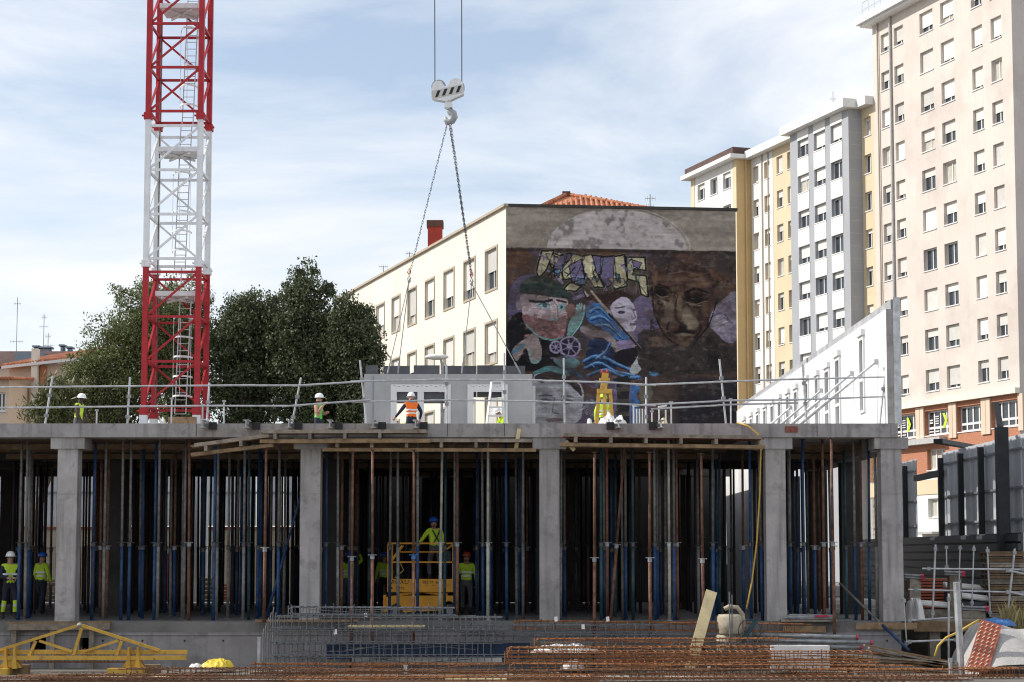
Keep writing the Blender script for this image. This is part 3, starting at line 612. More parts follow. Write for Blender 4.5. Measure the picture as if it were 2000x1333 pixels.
# hipped tile roof behind the parapet
ap = frM(MW*.335, -6.0, TOPZ+1.75)
bl, br, bbl, bbr = frM(1.2,-2.2,TOPZ+.05), frM(MW-1.4,-2.2,TOPZ+.05), frB(16,-2,TOPZ+.05), frM(MW-1.4,-16,TOPZ+.05)
ap2 = frM(MW*.335+1.0, -11, TOPZ+1.75)
rf = MB(); rf.add([bl, br, ap], [(0,1,2)]); rf.add([bl, ap, ap2, bbl], [(0,1,2,3)]); rf.add([br, bbr, ap2, ap], [(0,1,2,3)])
ro = mp_(rf, 'roof', K['tile'])
for i in range(34):
    a = i/33; base = bl.lerp(br, a); 
    lim = a/.335*0 + min(1, a/.36 if a < .36 else (1-a)/.64)
    top = base.lerp(Vector((base.x + (ap.x-base.x)*0 , base.y + 3.8, base.z + 1.70)), lim)
    tl = MB(); tl.path([base + Vector((0,0,.03)), base.lerp(top, .5) + Vector((0,0,.03)), top + Vector((0,0,.03))], .085, 6); tl.build('roof_tile_row', K['tile'], ro)
for a_, b_ in ((bl, ap), (br, ap)):
    rg = MB(); n_ = 16
    for k in range(n_): rg.tube(a_.lerp(b_, k/n_)+Vector((0,0,.06)), a_.lerp(b_, (k+1.1)/n_)+Vector((0,0,.06)), .12, 7, .10)
    rg.build('ridge_tiles', K['tile'], ro)
fin = MB(); fin.box(ap.x-.2, ap.x+.2, ap.y-.2, ap.y+.2, ap.z-.1, ap.z+.18); fin.build('ridge_cap', K['chimtop'], ro)
# red chimney
_o = frB(0, -.55, 0); cpt = frB(t_of((_o.x, _o.y), DIRV, 850), -.55, 0)
ch = MB(); s_ = .38; zc0, zc1 = TOPZ - 1.0, Z(433, cpt.y)
ch.box(cpt.x-s_, cpt.x+s_, cpt.y-s_, cpt.y+s_, zc0, zc1-.35); mp_(ch, 'chimney', K['chimred'])
ch = MB().box(cpt.x-s_-.06, cpt.x+s_+.06, cpt.y-s_-.06, cpt.y+s_+.06, zc1-.35, zc1); mp_(ch, 'chimney_cap', K['chimtop'])
def antenna(name, label, base, h, arms, group=None):
    t = thing(name, label, 'antenna', base, group)
    MB().tube((0,0,0), (0,0,h), .025, 6).build('mast', K['galv_dull'], t)
    for za, ln in arms:
        a = MB(); a.tube((-ln/2,0,za), (ln/2,0,za), .014, 5)
        for k in range(5): a.tube((-ln/2+ln*k/4, 0, za-.12), (-ln/2+ln*k/4, 0, za+.12), .008, 4)
        a.build('aerial', K['galv_dull'], t)
    return t
q = frM(t_of(A0, MD, 1300), -4, TOPZ); antenna('antenna', 'thin television aerial beside the tiled hip roof of the mural building', (q.x, q.y, TOPZ), 1.0+.5, [(1.3,.5),(.9,.35)])
q = frB(t_of(A0, DIRV, 783), -.5, TOPZ); antenna('antenna', 'small aerial on the beige roof edge, nearer the red chimney', (q.x, q.y, TOPZ+.1), .7, [(.6,.4),(.3,.3)])
q = frB(t_of(A0, DIRV, 733), -.5, TOPZ); antenna('antenna', 'small aerial at the beige roof edge above the dark tree', (q.x, q.y, TOPZ+.1), .75, [(.7,.5)])
# ============================================================ apartment blocks along the street on the right
T0 = (31.27, 122.0)
frT = frame_fn(T0, DIRV, NRM)
def tpx(px, off=0.0):
    p = frT(0, off, 0); return t_of((p.x, p.y), DIRV, px)
def off_frame(off): 
    p = frT(0, off, 0); return frame_fn((p.x, p.y), DIRV, NRM)
# ---- tall pinkish tower
tow = thing('apartment_tower', 'tallest pale pinkish apartment tower with six window columns at the right edge', 'building', (0,0,0))
TB, TT = 12.35, 40.6; tn, tf = tpx(1985), tpx(1710)
cols = [(1726,1743,1.35,.0),(1752,1770,1.35,0),(1803,1829,1.5,0),(1844,1870,1.5,0),(1905,1926,1.45,0),(1943,1964,1.45,0)]
wh = []
for (a, b, hh, dz) in cols:
    tb_, ta_ = tpx(a), tpx(b)
    for k in range(0, 10):
        zc = 13.75 + 2.8*k + (.0 if a < 1900 else .02)
        if zc + hh/2 > TT-.4: continue
        wh.append((ta_, tb_, zc-hh/2, zc+hh/2))
wl = MB(); wall_with_holes(wl, frT, tn, tf, TB, TT, wh, .32)
wl.quad(frT(tn,0,-.3), frT(tn,-14,-.3), frT(tn,-14,TT), frT(tn,0,TT)); wl.quad(frT(tf,0,-.3), frT(tf,-14,-.3), frT(tf,-14,TT), frT(tf,0,TT))
wl.quad(frT(tn,-14,-.3), frT(tf,-14,-.3), frT(tf,-14,TT), frT(tn,-14,TT)); wl.quad(frT(tn,0,TT), frT(tf,0,TT), frT(tf,-14,TT), frT(tn,-14,TT))
wl.build('wall', K['tower'], tow)
for h in wh: add_window(tow, frT, h, K['trim'], shut=random.choice([None,.35,.5,.62,.75,.85,.98,.7]), mull=1, depth=.3, fw=.07)
ev = MB(); fbox(ev, frT, tn, tf+.5, -1, .75, TT, TT+.55); fbox(ev, frT, tn, tf+.8, -1, 1.0, TT+.2, TT+.75); ev.build('cornice', K['trim'], tow)
rl = MB()
for k in range(24): q = frT(tf+.4 - k*.9, .6, TT+.7); rl.tube(q, q + Vector((0,0,1.15)), .02, 5)
for zz_ in (1.15, .6): rl.tube(frT(tf+.4, .6, TT+.7+zz_), frT(tn, .6, TT+.7+zz_), .025, 5)
rl.build('roof_railing', K['galv'], tow)
for px_, r_ in ((1741, .09), (1716, .06)):
    t_ = tpx(px_+6); MB().tube(frT(t_, .12, 10), frT(t_, .12, TT), r_, 8).build('downpipe', K['trim_grey'] if r_ > .07 else K['frame_tan'], tow)
# brick storeys under the tower
bh = []
for (a, b) in ((1735,1784),(1800,1848),(1863,1911),(1929,1983)):
    bh.append((tpx(b), tpx(a), 9.95, 11.65))
bh2 = [(tpx(1838), tpx(1803), 7.55, 9.0), (tpx(1905), tpx(1868), 7.55, 9.0), (tpx(1838), tpx(1803), 4.3, 5.6), (tpx(1905), tpx(1868), 4.3, 5.6)]
wl = MB(); wall_with_holes(wl, frT, tn, tpx(1690), 7.0, TB-.35, bh + bh2[:2], .35); wl.build('brick_wall', K['brick'], tow)
wl = MB(); wall_with_holes(wl, frT, tn, tpx(1690), -.3, 7.0, bh2[2:], .35); wl.build('ground_storey_wall', K['whitewall'], tow)
bd = MB(); fbox(bd, frT, tn, tpx(1690), -.02, .35, TB-.35, TB); bd.build('string_course', K['beige'], tow)
bd = MB(); fbox(bd, frT, tpx(1842), tpx(1690), .003, .6, 9.35, 9.75); bd.build('canopy_band', K['trim_grey'], tow)
bd = MB(); fbox(bd, frT, tpx(1848), tpx(1690), .003, .06, 5.9, 6.9); bd.build('sand_band', K['sand'], tow)
for h in bh:
    for s0, s1 in ((h[0]-.55, h[0]-.02), (h[1]+.02, h[1]+.5)):
        p_ = MB(); fbox(p_, frT, s0, s1, .003, .12, 9.6, 11.95); p_.build('pier', K['peach'], tow)
logo = K['hiviz']
for i, h in enumerate(bh):
    wo = add_window(tow, frT, h, K['trim'], mull=3, depth=.33, fw=.11, cross=.3)
    if i < 2:
        a, b, c, d = h; w_ = b-a
        for base in ((.30,) if i else (.42,)):
            m_ = MB(); t1 = b - w_*(1-base) if False else a + w_*base; n_ = -.24
            m_.add([frT(t1+.35,n_,d-.25), frT(t1+.05,n_,d-.25), frT(t1-.25,n_,d-.75), frT(t1+.05,n_,d-1.25), frT(t1+.35,n_,d-1.25), frT(t1+.05,n_,d-.75)], [(0,1,2,5),(5,2,3,4)])
            m_.build('window_film_arrow', logo, wo)
        m_ = MB()
        for k in range(4): fbox(m_, frT, a+w_*.56, a+w_*.70, -.25, -.24, d-.45-k*.16, d-.39-k*.16)
        for k in range(2): fbox(m_, frT, a+w_*.80, a+w_*.93, -.25, -.24, d-.7-k*.18, d-.6-k*.18)
        fbox(m_, frT, a+w_*.55, a+w_*.70, -.25, -.24, c+.22, c+.30); fbox(m_, frT, a+w_*.78, a+w_*.95, -.25, -.24, c+.22, c+.30)
        m_.build('window_film_lettering', K['trim'], wo)
for h in bh2: add_window(tow, frT, h, K['trim'], mull=2, depth=.33, fw=.10, glass='curtain')
aw = MB(); q = frT(tpx(1822), .2, 3.6)
fbox(aw, frT, tpx(1850), tpx(1790), 0.01, 1.6, 3.15, 3.3); aw.build('awning', K['trim_grey'], tow)
# ---- grey and sand block next to it
mid = thing('apartment_block', 'apartment block with grey clad bay between sand coloured strips, middle of the row', 'building', (0,0,0))
GT = 35.2; OFF = 1.1; frG = off_frame(OFF)
ga, gb = tpx(1660, OFF), tpx(1545, OFF)
rows = [13.75 + 2.8*k for k in range(0, 8)]
gh = []
for (a, b) in ((1560,1581),(1592,1614),(1625,1647)):
    for z_ in rows: gh.append((tpx(b, OFF), tpx(a, OFF), z_-.68, z_+.68))
wl = MB(); wall_with_holes(wl, frG, ga, gb, -.3, GT-.4, gh, .3); wl.build('bay_wall', K['greyclad'], mid)
sd = MB(); sd.quad(frG(ga,0,-.3), frG(ga,-OFF-.3,-.3), frG(ga,-OFF-.3,GT-.4), frG(ga,0,GT-.4)); sd.quad(frG(gb,0,-.3), frG(gb,-OFF-.3,-.3), frG(gb,-OFF-.3,GT-.4), frG(gb,0,GT-.4)); sd.build('bay_side_wall', K['greyclad'], mid)
for h in gh: 
    add_window(mid, frG, h, K['trim'], shut=random.choice([None,.3,.5,.5,.65,.8]), mull=1, depth=.3)
for ca_, cb_ in ((1560,1581),(1592,1614),(1625,1647)):
    for z_ in rows:
        p_ = MB(); fbox(p_, frG, tpx(cb_, OFF)-.05, tpx(ca_, OFF)+.05, .003, .03, z_+.70, min(z_+2.8-.76, GT-.42)); p_.build('white_spandrel', K['whitewall'], mid)
for k in range(30):
    zj = 6 + k*.93
    if zj < GT-1:
        j = MB(); fbox(j, frG, ga, gb, -.002, .004, zj, zj+.03)
# joints of the cladding on the bay sides
jn = MB()
for k in range(31):
    zj = 5.5 + k*.95
    if zj < GT-.6: jn.quad(frG(ga-.006,.0,zj), frG(ga-.006,-OFF,zj), frG(ga-.006,-OFF,zj+.04), frG(ga-.006,0,zj+.04))
jn.build('cladding_joint', K['trim_grey'], mid)
sh = []
for (a, b) in ((1690,1704),): 
    for z_ in rows: sh.append((tpx(b), tpx(a), z_-.7, z_+.7))
wl = MB(); wall_with_holes(wl, frT, tf+.003, ga+.3, -.3, GT-.4, sh, .3); wl.build('sand_wall', K['sand'], mid)
for h in sh: add_window(mid, frT, h, K['trim'], shut=random.choice([None,.2,.4]), mull=1, depth=.28)
ta_, tb_ = gb-.3, tpx(1455)
yh = []; 
for (a, b) in ((1472,1483),(1494,1505),(1518,1530),(1539,1547)):
    for z_ in rows:
        if tpx(b) > ta_: yh.append((tpx(b), tpx(a), z_-.7, z_+.7))
wl = MB(); wall_with_holes(wl, frT, ta_, tb_, -.3, GT-.4, yh, .3); wl.build('sand_wall', K['sand'], mid)
for h in yh: add_window(mid, frT, h, K['trim'], shut=random.choice([None,.25,.4,.6,.9]), mull=1, depth=.28, sill=True)
st = MB(); a_, b_ = tpx(1511), tpx(1469)
hs = [h for h in yh if a_ < h[0] and h[1] < b_]
frW = off_frame(.02); wall_with_holes(st, frW, a_, b_, 3, GT-.45, hs, .02); st.build('white_strip', K['whitewall'], mid)
rw = MB(); rw.quad(frT(tf,-14,-.3), frT(tb_,-14,-.3), frT(tb_,-14,GT), frT(tf,-14,GT)); rw.quad(frT(tf,.2,GT), frT(tb_,.2,GT), frT(tb_,-14,GT), frT(tf,-14,GT)); rw.build('rear_wall', K['sand'], mid)
ev = MB(); fbox(ev, frG, ga-.5, gb+.4, -2, .7, GT-.4, GT+.25); fbox(ev, frT, tf+.01, ga-.55, -1, .7, GT-.42, GT+.2); fbox(ev, frT, gb+.45, tb_, -1, .75, GT-.42, GT+.2); ev.build('cornice', K['trim'], mid)
for k, (a_, b_) in enumerate(((1478,1560),(1640,1668),(1578,1600))):
    rb = MB(); fbox(rb, frT, tpx(b_), tpx(a_), -3, -2, GT, GT+.8+.25*k); rb.build('roof_box', K['trim_grey'], mid)
q = frT(tpx(1597), -1.5, GT); antenna('antenna', 'dark television aerial on the roof of the grey and sand block', (q.x, q.y, GT+.2), 2.6, [(1.0,1.6),(2.0,.4)])
for px_ in (1458, 1491, 1503):
    MB().tube(frT(tpx(px_), .1, 5), frT(tpx(px_), .1, GT-.4), .05, 6).build('downpipe', K['frame_tan'], mid)
# ---- far white and ochre block
far = thing('apartment_block', 'farthest white apartment block with ochre side wall and brown roof edge', 'building', (0,0,0))
OF2 = 1.3; frC = off_frame(OF2); ca_, cb_ = tpx(1440, OF2), tpx(1351, OF2)
fh = []
for (a, b) in ((1363,1377),(1388,1402),(1413,1428)):
    for z_ in rows: fh.append((tpx(b, OF2), tpx(a, OF2), z_-.7, z_+.7))
wl = MB(); wall_with_holes(wl, frC, ca_, cb_, -.3, GT-.4, fh, .3); wl.build('wall', K['whitewall'], far)
for h in fh: add_window(far, frC, h, K['trim'], shut=random.choice([None,.3,.5,.9]), mull=1, depth=.28)
sd = MB(); sd.quad(frC(ca_,0,-.3), frC(ca_,-3,-.3), frC(ca_,-3,GT-.4), frC(ca_,0,GT-.4)); sd.quad(frC(cb_,0,-.3), frC(cb_,-14,-.3), frC(cb_,-14,GT-.4), frC(cb_,0,GT-.4)); sd.build('side_wall', K['ochre'], far)
st = MB(); fbox(st, frC, ca_-.002, tpx(1430, OF2)-.25, .003, .05, 0, GT-.42); fbox(st, frC, tpx(1358, OF2), cb_, .003, .05, 0, GT-.42); st.build('ochre_strip', K['sand'], far)
ev = MB(); fbox(ev, frC, ca_-.5, cb_+.6, -3, .8, GT-.4, GT-.05); ev.build('cornice', K['trim'], far)
ev = MB(); fbox(ev, frC, ca_-.3, cb_+.3, -3, .5, GT-.045, GT+.55); ev.build('roof_edge', K['roofbrown'], far)
for px_ in (1452,):
    MB().tube(frC(ca_-.12, -.8, 5), frC(ca_-.12, -.8, GT-.4), .07, 6).build('downpipe', K['ochre'], far)
# ============================================================ low houses on the far left
hy = 96.0
hs_ = thing('peach_house', 'peach rendered house with clay tile roof left of the trees', 'house', (0,0,0))
hx0, hx1 = X(-60, hy), X(152, hy); zt_ = Z(712, hy)
frH = frame_fn((X(10, hy), hy), (1, 0), (0, -1))
hw = X(152, hy) - X(10, hy)
w1 = (X(22, hy)-X(10, hy), X(48, hy)-X(10, hy), Z(792, hy), Z(757, hy))
wl = MB(); wall_with_holes(wl, frH, 0, hw, -.3, zt_, [w1], .2); wl.quad(frH(hw,0,-.3), frH(hw,-9,-.3), frH(hw,-9,zt_), frH(hw,0,zt_)); wl.quad(frH(0,0,-.3), frH(0,-9,-.3), frH(0,-9,zt_), frH(0,0,zt_)); wl.build('wall', K['peach'], hs_)
add_window(hs_, frH, w1, K['trim'], mull=2, depth=.18)
fl = MB(); fl.box(X(58,hy), X(70,hy), hy-.5, hy-.02, -.3, Z(683,hy)); fl.build('chimney_flue', K['beige'], hs_)
fl = MB(); fl.box(X(72,hy), X(84,hy), hy-.12, hy-.004, -.3, zt_-.1); fl.build('pilaster', K['tile'], hs_)
rf = MB(); rf.add([(X(8,hy)-.2, hy-.5, zt_-.15), (X(152,hy)+.4, hy-.5, zt_+.35), (X(152,hy)+.4, hy+5, zt_+1.4), (X(40,hy), hy+5, zt_+.9)], [(0,1,2,3)])
ro = rf.build('roof', K['tile'], hs_)
for k in range(26):
    a = k/25; p_ = Vector((X(8,hy)-.2, hy-.5, zt_-.12)).lerp(Vector((X(152,hy)+.4, hy-.5, zt_+.38)), a); q_ = Vector((X(40,hy), hy+5, zt_+.93)).lerp(Vector((X(152,hy)+.4, hy+5, zt_+1.43)), a)
    MB().tube(p_, q_, .09, 6).build('roof_tile_row', K['tile'], ro)
gt = MB(); gt.beam((X(8,hy)-.2, hy-.55, zt_-.22), (X(152,hy)+.4, hy-.55, zt_+.27), .12, .14); gt.build('gutter', K['trim'], hs_)
h2 = thing('peach_house', 'peach house corner with white window cut by the left picture edge', 'house', (0,0,0))
hy2 = 92.0; frH2 = frame_fn((X(-120, hy2), hy2), (1,0), (0,-1)); hw2 = X(10, hy2)-X(-120, hy2)
w2 = (X(-12,hy2)-X(-120,hy2), X(4,hy2)-X(-120,hy2), Z(803,hy2), Z(767,hy2)); zt2 = Z(742, hy2)
wl = MB(); wall_with_holes(wl, frH2, 0, hw2, -.3, zt2, [w2], .2); wl.quad(frH2(hw2,0,-.3), frH2(hw2,-3.9,-.3), frH2(hw2,-3.9,zt2), frH2(hw2,0,zt2)); wl.build('wall', K['peach'], h2); add_window(h2, frH2, w2, K['trim'], mull=1, depth=.18)
rf = MB(); rf.add([(X(-120,hy2), hy2-.5, zt2), (X(10,hy2)+.3, hy2-.5, zt2), (X(10,hy2)+.3, hy2+3.6, zt2+.35), (X(-120,hy2), hy2+3.6, zt2+.35)], [(0,1,2,3)]); ro = rf.build('roof', K['tile'], h2)
for k in range(22):
    x_ = X(-120,hy2) + (X(10,hy2)+.3-X(-120,hy2))*k/21; MB().tube((x_, hy2-.5, zt2+.03), (x_, hy2+3.6, zt2+.38), .08, 6).build('roof_tile_row', K['tile'], ro)
by = 135.0
bb = thing('brown_roof_building', 'far building with dark brown roof storey and chimneys behind the peach house', 'building', (0,0,0))
MB().box(X(-80,by), X(150,by), by, by+10, -.3, Z(720,by)).build('wall', K['peach'], bb)
rf = MB(); rf.prism([(by-.4, Z(716,by)), (by+10, Z(716,by)), (by+10, Z(682,by)), (by+1.5, Z(682,by))], 'x', X(-80,by), X(150,by)); ro = rf.build('roof', K['roofbrown'], bb)
MB().box(X(22,by), X(77,by), by-.2, by+3, Z(712,by), Z(689,by)).build('dormer', K['bluegrey'], bb)
for (a, b, t_) in ((44,52,674),(56,75,676),(97,102,672),(111,117,676)):
    c_ = MB().box(X(a,by), X(b,by), by+2, by+2.8, Z(684,by), Z(t_,by)); c_.box(X(a,by)-.12, X(b,by)+.12, by+1.9, by+2.9, Z(t_,by)+.05, Z(t_,by)+.18); c_.build('chimney', K['bluegrey'], ro)
antenna('antenna', 'tallest thin radio mast near the left picture edge', (X(9,by), by+2, Z(683,by)), Z(574,by)-Z(683,by), [(3.6,.5),(.8,.9)])
antenna('antenna', 'thin television mast above the brown roof, right of the tallest', (X(63,by), by+2, Z(683,by)), Z(607,by)-Z(683,by), [(1.9,.6),(2.6,.3)])
antenna('antenna', 'shortest television mast above the brown roof', (X(72,by), by+2, Z(683,by)), Z(645,by)-Z(683,by), [(.5,.7),(1.2,.4)])
# ============================================================ site wall and hoarding behind the frame
wy = 76.0
sw = thing('site_wall', 'beige boundary wall with red coping seen through the props at the back', 'wall', (0,0,0))
MB().box(X(-300,wy), X(655,wy), wy, wy+.3, -.3, 2.75).build('wall_body', K['site_beige'], sw); MB().box(X(-300,wy), X(655,wy), wy-.06, wy+.36, 2.752, 2.86).build('coping', K['wood_red'], sw)
hd = thing('rear_hoarding', 'pale sheet metal hoarding above the beige wall seen through the props', 'fence', (0,0,0))
x_ = X(-300, wy)
while x_ < X(650, wy):
    p_ = MB(); p_.box(x_+.01, x_+1.09, wy+.12, wy+.16, 2.9, 5.6)
    for k in range(3): p_.box(x_+.15+k*.33, x_+.24+k*.33, wy+.09, wy+.12, 2.9, 5.6)
    p_.build('sheet_panel', K['sheet'], hd); x_ += 1.1
rl = MB(); rl.box(X(-300,wy), X(650,wy), wy+.04, wy+.085, 4.2, 4.28); rl.build('rail', K['galv_dull'], hd)
# ============================================================ trees
def tree(label, x, y, top, specs, n, mat, leaf, group, aspect=2.2, seed=1, droop=.3, clumps=150, csz=.55):
    t = thing('tree', label, 'tree', (x, y, -.25), group)
    r_ = np.random.default_rng(seed); z0 = .25
    tr = MB(); pts = [Vector((0,0,0))]; k = 7
    for i in range(1, k): pts.append(Vector((r_.normal(0,.09)*i**.5, r_.normal(0,.09)*i**.5, (top-.5)*.8*i/(k-1))))
    tr.path(pts, [.26*(1-.8*i/(k-1))+.03 for i in range(k)], 8)
    vol = np.array([s[3]*s[4]*s[5] for s in specs]); pr = vol/vol.sum()
    cen = []
    for i in range(clumps):
        s = specs[r_.choice(len(specs), p=pr)]
        d = r_.normal(size=3); d /= np.linalg.norm(d); rad = r_.random()**(1/3.2)*1.0
        cen.append(np.array(s[:3]) + d*rad*np.array(s[3:6]))
    for i in range(clumps//5):      # loose sprays that break the outline
        s = specs[r_.choice(len(specs))]; d = r_.normal(size=3); d[1] *= .5; d[2] = abs(d[2])*.9-.1; d /= np.linalg.norm(d)
        cen.append(np.array(s[:3]) + d*(np.array(s[3:6])*r_.uniform(.98,1.10) + r_.uniform(.0,.35)))
    cen = np.array(cen); clumps = len(cen)
    for i in range(0, clumps, 5):
        c_ = Vector(cen[i]); b_ = pts[min(k-1, max(1, int(k*max(.15, min(.95, c_.z/(top)*.75)))))]
        m_ = b_.lerp(c_, .55) + Vector((0,0,-.25)); tr.path([b_, m_, c_], [.08,.045,.014], 5)
    tr.build('trunk', K['bark'], t)
    wt = .35+1.3*r_.random(clumps); sz = csz*(.5+.8*r_.random(clumps)); k0 = clumps-clumps//6; wt[k0:] *= .35; sz[k0:] *= .6; ci = r_.choice(clumps, n, p=wt/wt.sum())
    off = np.clip(r_.normal(size=(n,3)),-1.7,1.7)*sz[ci][:,None]*.6; off[:,2] *= .75; pos = cen[ci]+off
    pos = pos[pos[:,2] > 1.2]; n = len(pos)
    ax = r_.normal(size=(n,3)); ax[:,2] -= droop*2; ax /= np.linalg.norm(ax, axis=1)[:,None]
    sd_ = np.cross(ax, r_.normal(size=(n,3))); sd_ /= np.linalg.norm(sd_, axis=1)[:,None]
    ln = leaf*(.7+.7*r_.random(n))[:,None]; wd = ln/aspect
    nm = np.cross(ax, sd_)
    v0 = pos-ax*ln/2; v1 = pos+sd_*wd/2+nm*wd*.15; v2 = pos+ax*ln/2; v3 = pos-sd_*wd/2+nm*wd*.15
    vv = np.stack([v0,v1,v2,v3],1).reshape(-1,3); me = bpy.data.meshes.new('crown')
    me.vertices.add(4*n); me.vertices.foreach_set('co', vv.ravel().astype(np.float32)); me.loops.add(4*n); me.loops.foreach_set('vertex_index', np.arange(4*n, dtype=np.int32))
    me.polygons.add(n); me.polygons.foreach_set('loop_start', (np.arange(n)*4).astype(np.int32)); me.update(calc_edges=True); me.validate()
    link('crown', me, mat, t); return t
def S(px0, px1, py0, py1, Y, x0, dy=0, ry=None):
    """ellipsoid lobe given by its extent in the photograph, relative to a trunk at x0"""
    a, b = P(px0, (py0+py1)/2, Y), P(px1, (py0+py1)/2, Y); za, zb = Z(py1, Y), Z(py0, Y)
    return ((a.x+b.x)/2-x0, dy, (za+zb)/2+.25, abs(b.x-a.x)/2, ry or abs(b.x-a.x)/2*.9, abs(zb-za)/2)
GR = 'trees behind the building site'
Yt = 80; xt = X(225, Yt)
tree('broad olive green tree left of the crane mast, lit from the left', xt, Yt, Z(560,Yt), [S(165,330,600,840,Yt,xt), S(215,345,560,720,Yt,xt), S(120,240,680,900,Yt,xt), S(240,360,575,760,Yt,xt,1.5)], 62000, K['leaf_olive'], .125, GR, 2.4, 3, clumps=340, csz=.5)
Yt = 84; xt = X(350, Yt)
tree('olive green tree standing directly behind the crane mast', xt, Yt, Z(545,Yt), [S(280,410,560,760,Yt,xt), S(300,420,620,880,Yt,xt), S(330,400,535,640,Yt,xt)], 40000, K['leaf_olive'], .125, GR, 2.4, 4, clumps=220, csz=.5)
Yt = 82; xt = X(480, Yt)
tree('dark evergreen tree just right of the crane mast', xt, Yt, Z(575,Yt), [S(415,540,605,860,Yt,xt), S(440,560,580,730,Yt,xt), S(415,500,615,710,Yt,xt,1), S(500,590,580,760,Yt,xt,.6)], 58000, K['leaf_dark'], .135, GR, 2.0, 5, clumps=300, csz=.52)
Yt = 81; xt = X(595, Yt)
tree('tallest dark evergreen tree between crane mast and beige block', xt, Yt, Z(515,Yt), [S(535,655,560,770,Yt,xt), S(572,628,528,620,Yt,xt), S(540,680,650,880,Yt,xt)], 62000, K['leaf_dark'], .135, GR, 2.0, 6, clumps=300, csz=.52)
Yt = 80; xt = X(690, Yt)
tree('dark evergreen tree overlapping the beige facade', xt, Yt, Z(570,Yt), [S(645,722,592,730,Yt,xt), S(640,742,610,790,Yt,xt), S(655,735,700,880,Yt,xt)], 46000, K['leaf_dark'], .135, GR, 2.0, 7, clumps=220, csz=.48)
Yt = 74; xt = X(85, Yt)
tree('low shrub with long strap leaves against the peach house', xt, Yt, Z(745,Yt), [S(60,140,770,850,Yt,xt), S(90,145,735,800,Yt,xt)], 3000, K['leaf_strap'], .32, None, 6, 8, droop=.5, clumps=46, csz=.5)
